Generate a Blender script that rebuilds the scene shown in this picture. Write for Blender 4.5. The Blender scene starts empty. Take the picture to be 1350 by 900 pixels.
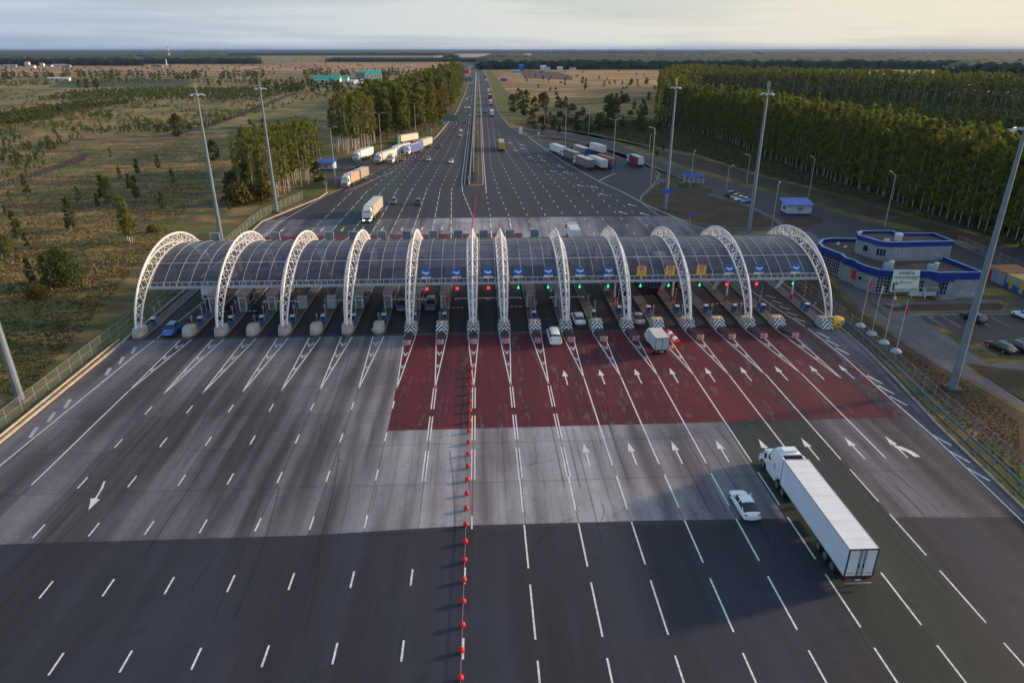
import bpy, bmesh, math, random
import numpy as np
from mathutils import Vector, Matrix
R=math.radians
random.seed(7); rng=np.random.default_rng(7)
scn=bpy.context.scene
# ---------------------------------------------------------------- camera, sky, sun, exposure
CAM_H=43.0; PITCH=R(23.214); YAW=R(2.689)
cam_d=bpy.data.cameras.new('camera'); cam_d.lens=24.0; cam_d.sensor_width=36.0
cam_d.clip_start=0.5; cam_d.clip_end=90000
cam=bpy.data.objects.new('camera',cam_d); scn.collection.objects.link(cam)
cam.location=(0,0,CAM_H); cam.rotation_euler=(R(90)-PITCH,0,-YAW); scn.camera=cam
SUN_EL=R(13.0); SUN_AZ=R(14.0)            # azimuth measured from +X towards +Y
world=bpy.data.worlds.new('World'); scn.world=world; world.use_nodes=True
wn=world.node_tree; wn.nodes.clear()
wo=wn.nodes.new('ShaderNodeOutputWorld'); wb=wn.nodes.new('ShaderNodeBackground')
sky=wn.nodes.new('ShaderNodeTexSky'); sky.sky_type='NISHITA'; sky.sun_disc=False
sky.sun_elevation=SUN_EL; sky.sun_rotation=R(90)-SUN_AZ; sky.altitude=100
sky.air_density=1.0; sky.dust_density=1.5; sky.ozone_density=1.2
tc=wn.nodes.new('ShaderNodeTexCoord'); mp=wn.nodes.new('ShaderNodeMapping')
mp.inputs['Scale'].default_value=(.9,.9,16); mp.inputs['Rotation'].default_value=(R(3),R(-6),0)
nz=wn.nodes.new('ShaderNodeTexNoise'); nz.inputs['Scale'].default_value=1.7; nz.inputs['Detail'].default_value=7; nz.inputs['Roughness'].default_value=.52
rp=wn.nodes.new('ShaderNodeValToRGB'); rp.color_ramp.elements[0].position=.44; rp.color_ramp.elements[1].position=.60
mx=wn.nodes.new('ShaderNodeMix'); mx.data_type='RGBA'
SKYS=.145
wn.links.new(tc.outputs['Generated'],mp.inputs['Vector']); wn.links.new(mp.outputs[0],nz.inputs['Vector'])
wn.links.new(nz.outputs['Fac'],rp.inputs[0])
sep=wn.nodes.new('ShaderNodeSeparateXYZ'); wn.links.new(tc.outputs['Generated'],sep.inputs[0])
el=wn.nodes.new('ShaderNodeMapRange'); el.inputs['From Min'].default_value=0; el.inputs['From Max'].default_value=.65; el.inputs['To Min'].default_value=.86; el.inputs['To Max'].default_value=.06
wn.links.new(sep.outputs['Z'],el.inputs['Value'])
mm=wn.nodes.new('ShaderNodeMath'); mm.operation='MULTIPLY_ADD'; mm.inputs[1].default_value=.20
wn.links.new(rp.outputs[0],mm.inputs[0]); wn.links.new(el.outputs[0],mm.inputs[2]); wn.links.new(mm.outputs[0],mx.inputs['Factor'])
# thin high cloud: grey white, warmer towards the sun
mr=wn.nodes.new('ShaderNodeMapRange'); mr.inputs['From Min'].default_value=-.6; mr.inputs['From Max'].default_value=.75
wn.links.new(sep.outputs['X'],mr.inputs['Value'])
cr=wn.nodes.new('ShaderNodeValToRGB'); cr.color_ramp.elements[0].color=(1.30,1.68,2.20,1); cr.color_ramp.elements[1].color=(2.45,2.30,1.90,1)
wn.links.new(mr.outputs[0],cr.inputs[0])
cl=wn.nodes.new('ShaderNodeMix'); cl.data_type='RGBA'; cl.blend_type='MULTIPLY'; cl.inputs['Factor'].default_value=1
cs=wn.nodes.new('ShaderNodeValToRGB'); cs.color_ramp.elements[0].color=(.74,.80,.88,1); cs.color_ramp.elements[1].color=(1.26,1.20,1.10,1); wn.links.new(rp.outputs[0],cs.inputs[0])
wn.links.new(cr.outputs[0],cl.inputs['A']); wn.links.new(cs.outputs[0],cl.inputs['B'])
wn.links.new(sky.outputs[0],mx.inputs['A']); wn.links.new(cl.outputs['Result'],mx.inputs['B'])
wn.links.new(mx.outputs['Result'],wb.inputs['Color']); wb.inputs['Strength'].default_value=SKYS
wn.links.new(wb.outputs[0],wo.inputs['Surface'])
sd=bpy.data.lights.new('sun','SUN'); sd.energy=2.8; sd.angle=R(4); sd.color=(1,.70,.43)
so=bpy.data.objects.new('sun',sd); scn.collection.objects.link(so)
sv=Vector((math.cos(SUN_EL)*math.cos(SUN_AZ),math.cos(SUN_EL)*math.sin(SUN_AZ),math.sin(SUN_EL)))
so.rotation_euler=sv.to_track_quat('Z','Y').to_euler()
scn.view_settings.view_transform='Standard'; scn.view_settings.look='None'; scn.view_settings.exposure=1.08; scn.view_settings.gamma=1
scn.render.engine='CYCLES'; scn.cycles.max_bounces=5; scn.cycles.diffuse_bounces=2; scn.cycles.glossy_bounces=2
scn.cycles.transparent_max_bounces=16; scn.cycles.transmission_bounces=3; scn.cycles.volume_bounces=0

# ---------------------------------------------------------------- survey: image pixel (1350x900 photo) -> ground point
F=900.0
_fw=Vector((math.sin(YAW)*math.cos(PITCH),math.cos(YAW)*math.cos(PITCH),-math.sin(PITCH)))
_rt=Vector((math.cos(YAW),-math.sin(YAW),0))
_up=Vector((math.sin(YAW)*math.sin(PITCH),math.cos(YAW)*math.sin(PITCH),math.cos(PITCH)))
def g(x,y,z=0.0):
    d=_fw+_rt*((x-675)/F)+_up*((450-y)/F); t=(z-CAM_H)/d.z
    return (d.x*t,d.y*t)
def gl(*pts): return [g(*p) for p in pts]

# ---------------------------------------------------------------- helpers
col=scn.collection
ORD=['zero','first','second','third','fourth','fifth','sixth','seventh','eighth','ninth','tenth','eleventh','twelfth','thirteenth','fourteenth','fifteenth','sixteenth','seventeenth','eighteenth','nineteenth']
TENS=['','','twent','thirt','fort','fift','sixt','sevent','eight','ninet']
def ordw(i):
    if i<20: return ORD[i]
    if i>=100: return 'hundred and '+ordw(i-100) if i>100 else 'hundredth'
    t,u=divmod(i,10)
    return TENS[t]+'ieth' if u==0 else TENS[t]+'y-'+ORD[u]
def tag(o,label=None,cat=None,group=None,kind=None):
    if label: o['label']=label
    if cat: o['category']=cat
    if group: o['group']=group
    if kind: o['kind']=kind
    return o
def empty(name,loc=(0,0,0),rz=0,label=None,cat=None,group=None):
    o=bpy.data.objects.new(name,None); col.objects.link(o); o.location=loc; o.rotation_euler=(0,0,rz); o.empty_display_size=.2
    return tag(o,label,cat,group)
CH={}
def reg(o,p):
    if p is not None: CH.setdefault(p.name,[]).append(o)
def copy_tree(o,parent=None):
    c=o.copy(); col.objects.link(c); c.parent=parent; reg(c,parent)
    for ch in list(CH.get(o.name,[])): copy_tree(ch,c)
    return c
class MB:
    def __init__(s): s.v=[]; s.f=[]; s.m=[]
    def add(s,vs,fs,m=0):
        b=len(s.v); s.v.extend([tuple(p) for p in vs]); s.f.extend([tuple(i+b for i in f) for f in fs]); s.m.extend([m]*len(fs)); return s
    def box(s,c,sz,rz=0,m=0,rx=0,ry=0,taper=1.0):
        hx,hy,hz=sz[0]/2,sz[1]/2,sz[2]/2; M=Matrix.Translation(c)@Matrix.Rotation(rz,4,'Z')@Matrix.Rotation(ry,4,'Y')@Matrix.Rotation(rx,4,'X')
        vs=[M@Vector((x*(taper if z>0 else 1),y*(taper if z>0 else 1),z)) for z in (-hz,hz) for x,y in ((-hx,-hy),(hx,-hy),(hx,hy),(-hx,hy))]
        return s.add(vs,[(3,2,1,0),(4,5,6,7),(0,1,5,4),(1,2,6,5),(2,3,7,6),(3,0,4,7)],m)
    def bb(s,x0,x1,y0,y1,z0,z1,m=0): return s.box(((x0+x1)/2,(y0+y1)/2,(z0+z1)/2),(abs(x1-x0),abs(y1-y0),abs(z1-z0)),m=m)
    def tube(s,p0,p1,r0,r1=None,n=6,m=0,cap=True):
        r1=r0 if r1 is None else r1; p0=Vector(p0); p1=Vector(p1); d=p1-p0
        if d.length<1e-6: return s
        q=d.to_track_quat('Z','Y'); a=[q@Vector((math.cos(2*math.pi*i/n),math.sin(2*math.pi*i/n),0)) for i in range(n)]
        vs=[p0+k*r0 for k in a]+[p1+k*r1 for k in a]
        fs=[(i,(i+1)%n,n+(i+1)%n,n+i) for i in range(n)]
        if cap: fs+=[tuple(range(n-1,-1,-1)),tuple(range(n,2*n))]
        return s.add(vs,fs,m)
    def path(s,pts,r,n=6,m=0):
        for a,b in zip(pts,pts[1:]): s.tube(a,b,r,n=n,m=m)
        return s
    def sheet(s,poly,z,m=0):
        vs=[(p[0],p[1],z) for p in poly]
        ar=sum(poly[i][0]*poly[(i+1)%len(poly)][1]-poly[(i+1)%len(poly)][0]*poly[i][1] for i in range(len(poly)))
        if ar<0: vs=vs[::-1]
        return s.add(vs,[tuple(range(len(vs)))],m)
    def prism(s,poly,z0,z1,m=0,mtop=None):
        ar=sum(poly[i][0]*poly[(i+1)%len(poly)][1]-poly[(i+1)%len(poly)][0]*poly[i][1] for i in range(len(poly)))
        if ar<0: poly=poly[::-1]
        n=len(poly); vs=[(p[0],p[1],z0) for p in poly]+[(p[0],p[1],z1) for p in poly]
        s.add(vs,[(i,(i+1)%n,n+(i+1)%n,n+i) for i in range(n)]+[tuple(range(n-1,-1,-1))],m)
        return s.add([(p[0],p[1],z1) for p in poly],[tuple(range(n))],m if mtop is None else mtop)
    def ribbon(s,pts,w,z0,z1=None,m=0,closed=False):
        P=[Vector((p[0],p[1])) for p in pts]; n=len(P); L=[];Rr=[]
        for i in range(n):
            a=P[i-1] if (i>0 or closed) else None; b=P[(i+1)%n] if (i<n-1 or closed) else None
            d=Vector((0,0))
            if a is not None: d+=(P[i]-a).normalized()
            if b is not None: d+=(b-P[i]).normalized()
            if d.length<1e-6: d=Vector((1,0))
            d.normalize(); nn=Vector((-d.y,d.x))
            L.append(P[i]+nn*w/2); Rr.append(P[i]-nn*w/2)
        for i in range(n if closed else n-1):
            j=(i+1)%n; q=[Rr[i],Rr[j],L[j],L[i]]
            if z1 is None: s.add([(p.x,p.y,z0) for p in q],[(0,1,2,3)],m)
            else:
                s.add([(p.x,p.y,z0) for p in q]+[(p.x,p.y,z1) for p in q],[(4,5,6,7),(0,1,5,4),(1,2,6,5),(2,3,7,6),(3,0,4,7)],m)
        return s
    def sphere(s,c,r,nu=12,nv=8,m=0,sz=1.0):
        vs=[];fs=[]
        for j in range(nv+1):
            t=math.pi*j/nv
            for i in range(nu): u=2*math.pi*i/nu; vs.append((c[0]+r*math.sin(t)*math.cos(u),c[1]+r*math.sin(t)*math.sin(u),c[2]+r*sz*math.cos(t)))
        for j in range(nv):
            for i in range(nu): fs.append((j*nu+i,(j+1)*nu+i,(j+1)*nu+(i+1)%nu,j*nu+(i+1)%nu))
        return s.add(vs,fs,m)
    def lathe(s,c,prof,n=16,m=0):
        vs=[(c[0]+r*math.cos(2*math.pi*i/n),c[1]+r*math.sin(2*math.pi*i/n),c[2]+z) for r,z in prof for i in range(n)]
        fs=[(j*n+i,j*n+(i+1)%n,(j+1)*n+(i+1)%n,(j+1)*n+i) for j in range(len(prof)-1) for i in range(n)]
        fs.append(tuple(range((len(prof)-1)*n,len(prof)*n)))
        return s.add(vs,fs,m)
    def build(s,name,mats,parent=None,smooth=False,angle=35,bevel=0,label=None,cat=None,group=None,kind=None):
        me=bpy.data.meshes.new(name); me.from_pydata(s.v,[],s.f)
        if not isinstance(mats,(list,tuple)): mats=[mats]
        for mt in mats: me.materials.append(mt)
        if len(mats)>1: me.polygons.foreach_set('material_index',s.m)
        if bevel:
            bm=bmesh.new(); bm.from_mesh(me); bmesh.ops.remove_doubles(bm,verts=bm.verts,dist=1e-5)
            es=[e for e in bm.edges if len(e.link_faces)==2 and e.calc_face_angle(0)>R(30)]
            bmesh.ops.bevel(bm,geom=es,offset=bevel,segments=2,affect='EDGES',clamp_overlap=True); bm.to_mesh(me); bm.free()
            smooth=True
        if smooth:
            me.polygons.foreach_set('use_smooth',[True]*len(me.polygons)); me.set_sharp_from_angle(angle=R(angle))
        me.update()
        o=bpy.data.objects.new(name,me); col.objects.link(o)
        if parent is not None: o.parent=parent; reg(o,parent)
        return tag(o,label,cat,group,kind)
MATS={}
def mat(name,c,rough=.6,metal=0,var=.12,scale=2.5,bump=0,alpha=1,emit=0,coat=0,c2=None,stretch=(1,1,1),spec=.5,detail=4):
    if name in MATS: return MATS[name]
    m=bpy.data.materials.new(name); m.use_nodes=True; nt=m.node_tree; b=nt.nodes['Principled BSDF']; N=nt.nodes.new; L=nt.links.new
    t=N('ShaderNodeTexCoord'); mpn=N('ShaderNodeMapping'); mpn.inputs['Scale'].default_value=stretch; no=N('ShaderNodeTexNoise'); no.inputs['Scale'].default_value=scale; no.inputs['Detail'].default_value=detail
    L(t.outputs['Object'],mpn.inputs[0]); L(mpn.outputs[0],no.inputs['Vector'])
    r=N('ShaderNodeValToRGB'); r.color_ramp.elements[0].position=.3; r.color_ramp.elements[1].position=.7
    a=tuple(max(0,x*(1-var)) for x in c[:3]); bb=tuple(x*(1+var) for x in (c2 or c)[:3])
    r.color_ramp.elements[0].color=(*a,1); r.color_ramp.elements[1].color=(*bb,1)
    L(no.outputs['Fac'],r.inputs[0]); L(r.outputs[0],b.inputs['Base Color'])
    b.inputs['Roughness'].default_value=rough; b.inputs['Metallic'].default_value=metal; b.inputs['Specular IOR Level'].default_value=spec
    if alpha<1: b.inputs['Alpha'].default_value=alpha
    if coat: b.inputs['Coat Weight'].default_value=coat
    if emit: L(r.outputs[0],b.inputs['Emission Color']); b.inputs['Emission Strength'].default_value=emit
    if bump:
        bn=N('ShaderNodeBump'); bn.inputs['Strength'].default_value=bump; L(no.outputs['Fac'],bn.inputs['Height']); L(bn.outputs[0],b.inputs['Normal'])
    MATS[name]=m; return m
# node sugar for the bigger ground materials
class NT:
    def __init__(s,name,rough=.85):
        s.m=bpy.data.materials.new(name); s.m.use_nodes=True; s.nt=s.m.node_tree; s.b=s.nt.nodes['Principled BSDF']
        s.b.inputs['Roughness'].default_value=rough; s.b.inputs['Specular IOR Level'].default_value=.25
        s.tc=s.nt.nodes.new('ShaderNodeTexCoord')
    def L(s,a,b): s.nt.links.new(a,b)
    def noise(s,scale,detail=5,stretch=(1,1,1),rough=.55,loc=(0,0,0),dist=0):
        mpn=s.nt.nodes.new('ShaderNodeMapping'); mpn.inputs['Scale'].default_value=stretch; mpn.inputs['Location'].default_value=loc
        n=s.nt.nodes.new('ShaderNodeTexNoise'); n.inputs['Scale'].default_value=scale; n.inputs['Detail'].default_value=detail; n.inputs['Roughness'].default_value=rough; n.inputs['Distortion'].default_value=dist
        s.L(s.tc.outputs['Object'],mpn.inputs[0]); s.L(mpn.outputs[0],n.inputs['Vector']); return n.outputs['Fac']
    def ramp(s,x,a,b,ca=(0,0,0),cb=(1,1,1)):
        r=s.nt.nodes.new('ShaderNodeValToRGB'); r.color_ramp.elements[0].position=a; r.color_ramp.elements[1].position=b
        r.color_ramp.elements[0].color=(*ca,1); r.color_ramp.elements[1].color=(*cb,1); s.L(x,r.inputs[0]); return r.outputs[0]
    def mix(s,f,a,b,mode='MIX'):
        n=s.nt.nodes.new('ShaderNodeMix'); n.data_type='RGBA'; n.blend_type=mode
        if isinstance(f,(int,float)): n.inputs['Factor'].default_value=f
        else: s.L(f,n.inputs['Factor'])
        for k,x in (('A',a),('B',b)):
            if isinstance(x,tuple): n.inputs[k].default_value=(*x,1)
            else: s.L(x,n.inputs[k])
        return n.outputs['Result']
    def math(s,op,a,b=None):
        n=s.nt.nodes.new('ShaderNodeMath'); n.operation=op
        for i,x in enumerate((a,b)):
            if x is None: continue
            if isinstance(x,(int,float)): n.inputs[i].default_value=x
            else: s.L(x,n.inputs[i])
        return n.outputs[0]
    def xyz(s):
        n=s.nt.nodes.new('ShaderNodeSeparateXYZ'); s.L(s.tc.outputs['Object'],n.inputs[0]); return n.outputs
    def out(s,c,bump=None,bs=.2):
        s.L(c,s.b.inputs['Base Color'])
        if bump is not None:
            bn=s.nt.nodes.new('ShaderNodeBump'); bn.inputs['Strength'].default_value=bs; s.L(bump,bn.inputs['Height']); s.L(bn.outputs[0],s.b.inputs['Normal'])
        return s.m
# ---------------------------------------------------------------- ground materials
def m_ground():
    t=NT('grassland',.95)
    big=t.noise(.012,6,(1,.6,1)); mid=t.noise(.06,6,(.5,1.6,1)); fine=t.noise(1.2,6); vf=t.noise(.16,7,(.55,1.3,1),loc=(9,3,0))
    c=t.mix(t.ramp(mid,.42,.6),(.080,.088,.026),(.140,.110,.044))
    c=t.mix(t.ramp(vf,.48,.62),c,(.34,.21,.075))
    yy=t.xyz()['Y']
    far=t.ramp(t.math('MULTIPLY',yy,1/700.),.20,.65)
    gold=t.mix(t.ramp(vf,.40,.62),(.14,.14,.045),(.52,.34,.12))
    c=t.mix(t.math('MULTIPLY',far,t.ramp(big,.36,.58)),c,gold)
    c=t.mix(t.ramp(t.noise(.02,5,loc=(50,20,0)),.53,.64),c,(.066,.100,.024))
    c=t.mix(t.ramp(t.noise(.045,7,(.6,1.3,1),loc=(15,70,0)),.56,.66),c,(.125,.150,.032))
    c=t.mix(t.ramp(t.noise(.03,7,(.7,1.2,1),loc=(90,10,0)),.58,.66),c,(.085,.055,.036))
    c=t.mix(t.ramp(fine,.25,.8),t.mix(.45,c,(0.01,0.012,0.006)),c)
    return t.out(c,fine,.5)
def m_mown(name='mown_dry_grass',a=(.062,.041,.025),b=(.105,.070,.041)):
    t=NT(name,.95); f=t.noise(1.8,6); q=t.noise(.16,5,loc=(4,2,0)); 
    c=t.mix(t.ramp(q,.35,.65),a,b); c=t.mix(t.ramp(t.noise(.09,4,loc=(30,0,0)),.5,.72),c,(.045,.045,.020))
    c=t.mix(t.ramp(f,.3,.75),t.mix(.5,c,(.015,.012,.007)),c)
    return t.out(c,f,.6)
def m_pave(name,base,dark,streak=.6,joint=True,tint=None,lane=5.245,x0=-43.3,worn=None,dirty=(.05,.045,.045),lit_clean=None):
    t=NT(name,.72); X=t.xyz()
    s1=t.noise(1,4,(.55,.012,1)); s2=t.noise(1,5,(2.6,.02,1),loc=(7,0,0)); s3=t.noise(1,5,(.14,.02,1),loc=(0,5,0)); f=t.noise(9,4); p=t.noise(.22,5)
    # wheel tracks, two per lane, strength wandering from lane to lane
    ph=t.math('MULTIPLY',t.math('SUBTRACT',X['X'],x0),2*math.pi*2/lane)
    tr=t.math('MULTIPLY_ADD',t.math('COSINE',ph),-.5); tr.node.inputs[2].default_value=.5
    c=t.mix(t.ramp(p,.3,.7),tuple(x*.9 for x in base),tuple(x*1.12 for x in base))
    if tint: c=t.mix(t.ramp(s3,.45,.62),c,tint)
    k=t.math('MULTIPLY',t.ramp(s3,.38,.62),streak)
    if lit_clean:      # middle lanes paler: stronger light painted in, and less tyre dirt
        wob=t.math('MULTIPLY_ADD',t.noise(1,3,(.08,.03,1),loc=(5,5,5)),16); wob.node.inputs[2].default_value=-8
        xd=t.math('ABSOLUTE',t.math('SUBTRACT',t.math('ADD',X['X'],wob),lit_clean[0])); cf=t.ramp(t.math('DIVIDE',xd,lit_clean[1]*2),.25,.75,(1,1,1),(0,0,0))
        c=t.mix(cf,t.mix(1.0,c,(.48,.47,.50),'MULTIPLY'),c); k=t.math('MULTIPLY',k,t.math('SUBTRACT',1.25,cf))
    c=t.mix(t.math('MULTIPLY',k,t.ramp(s1,.32,.62)),c,dark)
    c=t.mix(t.math('MULTIPLY',t.math('MULTIPLY',tr,t.ramp(s3,.3,.6)),.55*streak),c,dark)
    c=t.mix(t.math('MULTIPLY',t.ramp(s2,.52,.7),.35*streak),c,dark)
    c=t.mix(t.math('MULTIPLY',t.ramp(t.noise(1,5,(.9,.05,1),loc=(33,9,0)),.58,.72),.5*streak),c,dirty)
    if worn:
        wv=t.noise(1,9,(1.3,.35,1),rough=.75,loc=(12,7,0)); wv2=t.noise(1,3,(.22,.02,1),loc=(3,8,0))
        c=t.mix(t.math('MULTIPLY',t.math('MULTIPLY',t.ramp(wv,.535,.56),t.ramp(wv2,.44,.52)),t.ramp(tr,.35,.7)),c,worn)
    if joint:
        br=t.nt.nodes.new('ShaderNodeTexBrick'); br.offset=0; br.inputs['Scale'].default_value=1; br.inputs['Mortar Size'].default_value=.05; br.inputs['Mortar Smooth'].default_value=.3
        br.inputs['Brick Width'].default_value=lane; br.inputs['Row Height'].default_value=7.97
        br.inputs['Color1'].default_value=(.82,.82,.83,1); br.inputs['Color2'].default_value=(1.08,1.06,1.04,1); br.inputs['Mortar'].default_value=(.25,.25,.25,1)
        mpn=t.nt.nodes.new('ShaderNodeMapping'); mpn.inputs['Location'].default_value=(-x0+lane*40,2,0)
        t.L(t.tc.outputs['Object'],mpn.inputs[0]); t.L(mpn.outputs[0],br.inputs['Vector'])
        c=t.mix(.8,c,br.outputs['Color'],'MULTIPLY')
    vo=t.nt.nodes.new('ShaderNodeTexVoronoi'); vo.feature='DISTANCE_TO_EDGE'; vo.inputs['Scale'].default_value=.16; wp=t.nt.nodes.new('ShaderNodeMix'); wp.data_type='RGBA'; wp.blend_type='ADD'; wp.inputs['Factor'].default_value=1
    nn=t.nt.nodes.new('ShaderNodeTexNoise'); nn.inputs['Scale'].default_value=.9; nn.inputs['Detail'].default_value=6; t.L(t.tc.outputs['Object'],nn.inputs['Vector']); t.L(t.tc.outputs['Object'],wp.inputs['A']); t.L(nn.outputs['Color'],wp.inputs['B']); t.L(wp.outputs['Result'],vo.inputs['Vector'])
    crk=t.math('MULTIPLY',t.ramp(vo.outputs['Distance'],.002,.006,(1,1,1),(0,0,0)),t.ramp(t.noise(.05,3,loc=(40,40,0)),.52,.58)); c=t.mix(t.math('MULTIPLY',crk,.55),c,(.012,.012,.014))
    c=t.mix(t.ramp(t.noise(2.2,7,(1,.6,1),loc=(2,2,0),rough=.7),.3,.75),t.mix(.20,c,(0,0,0)),c)
    c=t.mix(t.math('MULTIPLY',t.ramp(t.noise(.7,6,loc=(77,1,0)),.66,.70),.45),c,dark)
    c=t.mix(t.ramp(f,.2,.8),t.mix(.16,c,(0,0,0)),c)
    return t.out(c,f,.15)
M_GROUND=m_ground(); M_MOWN=m_mown()
M_GREENV=m_mown('green_verge',(.085,.115,.028),(.165,.165,.045))
M_CONC=m_pave('plaza_concrete',(.46,.455,.49),(.050,.048,.057),.85,True,(.30,.28,.29),lit_clean=(4,20))
M_ASPH=m_pave('asphalt',(.043,.048,.070),(.020,.023,.034),.6,False,(.046,.041,.045),dirty=(.06,.05,.05))
M_ASPHL=m_pave('asphalt_lit_blend',(.050,.052,.064),(.026,.028,.036),.5,False,(.058,.054,.060),dirty=(.06,.055,.06))
M_RED=m_pave('red_surfacing',(.150,.022,.028),(.045,.022,.030),.62,True,None,worn=(.145,.095,.105),dirty=(.05,.03,.035))
M_GREEN=m_pave('green_surfacing',(.036,.056,.046),(.022,.028,.030),.7,False,(.040,.048,.044),dirty=(.05,.045,.035))
M_GREENF=m_pave('green_surfacing_far',(.045,.075,.066),(.03,.042,.042),.5,False,(.045,.065,.060),dirty=(.05,.045,.05))
M_LANE=m_pave('lane_floor',(.055,.053,.060),(.014,.014,.017),.95,False,(.070,.062,.062))
M_PATH=m_pave('path_paving',(.15,.15,.16),(.09,.09,.095),.4,True,None,1.5,0)
M_GOLD=NT('ripe_field',.95)
def _gold():
    t=M_GOLD; v=t.noise(.05,7,(.35,1.6,1)); w=t.noise(.25,6,(.3,2,1),loc=(3,3,0)); u=t.noise(.011,7,(.5,1.6,1),loc=(8,1,0),rough=.65)
    c=t.mix(t.ramp(v,.36,.62),(.20,.125,.055),(.52,.31,.11)); c=t.mix(t.ramp(w,.52,.68),c,(.10,.075,.035)); c=t.mix(t.ramp(u,.47,.56),c,(.17,.115,.050)); c=t.mix(t.ramp(t.noise(.02,6,(.4,1.5,1),loc=(60,4,0)),.56,.62),c,(.085,.085,.030))
    return t.out(c)
M_GOLD=_gold()
def _flat(name,a,b,sc=.02,st=(1,1,1)):
    t=NT(name,.95); v=t.noise(sc,7,st); c=t.mix(t.ramp(v,.38,.62),a,b); return t.out(t.mix(t.ramp(t.noise(sc*.3,6,st,loc=(31,7,0)),.5,.6),c,t.mix(.45,c,(.02,.018,.01))))
M_PINKF=_flat('stubble_field',(.20,.115,.065),(.42,.25,.12),.02,(.4,1.5,1))
M_PALEF=_flat('pale_field',(.30,.24,.17),(.42,.33,.23),.004)
M_DKSOIL=_flat('ploughed_soil',(.045,.037,.034),(.075,.06,.055),.3,(1,.1,1))
M_DIRT=_flat('dirt_track',(.030,.027,.029),(.050,.044,.045),.4)
M_GRNF=_flat('crop_field',(.030,.048,.020),(.055,.070,.026),.05,(2,.2,1))
M_LINE=mat('road_paint_white',(.62,.62,.62),.6,var=.28,scale=3.5,c2=(.66,.66,.66),detail=8)
M_LINEF=mat('road_paint_faded',(.36,.36,.38),.7,var=.25,scale=1.2)
M_KERB=mat('kerb_concrete',(.27,.26,.25),.85,var=.2,scale=1.2)
M_KERBW=mat('kerb_warm_concrete',(.36,.31,.25),.85,var=.18,scale=.8)

# ---------------------------------------------------------------- ground and roads
def struct(name,mb,mats): return mb.build(name,mats,kind='structure')
S=34000
mb=MB(); mb.add([(-S,-3000,0),(S,-3000,0),(S,S,0),(-S,S,0)],[(0,1,2,3)]); struct('ground',mb,M_GROUND)
# main carriageways beyond the plaza
Lk=[(-57.6,-30),(-57.5,60),(-57.2,103),(-57.2,152)]+gl((345,293),(420,262),(440,250))
Lk2=gl((440,250),(480,237),(520,215),(548,199),(575,180),(600,150),(612,125),(618,105),(622,92),(624,84))
LkFull=[(-57.6,-30),(-57.5,60),(-57.2,103),(-57.2,152)]+gl((345,293),(420,262),(480,237),(520,215),(548,199),(575,180),(600,150),(612,125),(619,103),(623,88))
RkFull=[(54.0,20),(54.6,54),(56.3,71.4),(58.2,84),(59.5,94.5),(60.0,104),(60.0,150),(57.5,172)]+gl((905,302),(868,284),(840,262),(760,212),(700,180),(668,165),(655,145),(648,120),(641,100),(634,88))
mb=MB(); poly=LkFull+RkFull[::-1]; mb.sheet(poly,.03)
struct('road_asphalt',mb,M_ASPHL)
mb=MB(); mb.add([(-57.6,-30,.034),(54,-30,.034),(54.6,53.6,.034),(-57.5,54.4,.034)],[(0,1,2,3)]); struct('road_near_asphalt',mb,M_ASPH)
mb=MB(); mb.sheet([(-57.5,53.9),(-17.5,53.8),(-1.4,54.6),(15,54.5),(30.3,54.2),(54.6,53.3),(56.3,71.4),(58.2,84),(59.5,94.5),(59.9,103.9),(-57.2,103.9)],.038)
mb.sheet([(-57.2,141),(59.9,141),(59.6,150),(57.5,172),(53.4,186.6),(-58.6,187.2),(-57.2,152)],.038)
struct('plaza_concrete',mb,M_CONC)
mb=MB(); mb.sheet([(-57.0,103.6),(59.8,103.6),(59.9,141.4),(-57.2,141.4)],.036); struct('lane_floor',mb,M_LANE)
# expansion joint in front of the gates
mb=MB(); mb.add([(-57,103.3,.044),(59.8,103.3,.044),(59.8,103.75,.044),(-57,103.75,.044)],[(0,1,2,3)]); struct('drain_channel',mb,mat('dark_channel',(.03,.022,.022),.7))
# red surfacing with an irregular right edge
rp_=[(-11.75,73.1),(-12.4,103.25)]
xs=[52.4,53.2,52.0,53.0,52.0,51.4,52.3,51.2,52.4,51.3,52.2,51.0]
edge=[(xs[i%12]-1.2+random.uniform(-.7,.7)+.05*i,102.9-29.5*i/40) for i in range(41)]
mb=MB(); mb.sheet(rp_+[(51,103.25)]+edge,.046)
mb.sheet([(-53.4,163),(10.5,163),(10.5,169.6),(-53.4,169.0)],.046)
struct('red_surfacing',mb,M_RED)
# loose worn flecks of red paint along that edge
mb=MB()
for i in range(46):
    y=76+27*random.random(); x=53.4+random.uniform(-.6,.7)+(.8 if y<90 else -.3); w=random.uniform(.25,.8); h=random.uniform(.4,1.5)
    mb.sheet([(x+w*math.cos(a)*random.uniform(.6,1),y+h*math.sin(a)*random.uniform(.6,1)) for a in [k*math.pi/4 for k in range(8)]],.0465+i*2e-5)
struct('red_surfacing_flakes',mb,M_RED)
mb=MB(); mb.sheet([(29.9,73.3),(40.4,73.3),(40.6,10),(29.6,10)],.042); struct('green_surfacing',mb,M_GREEN)
mb=MB(); mb.sheet([(-38.3,163),(-28.2,163),(-27.6,187),(-27.0,211),(-26.9,240),(-27.8,274.5),(-33.5,276),(-37.2,218)],.044); struct('green_surfacing_far',mb,M_GREENF)
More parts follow.
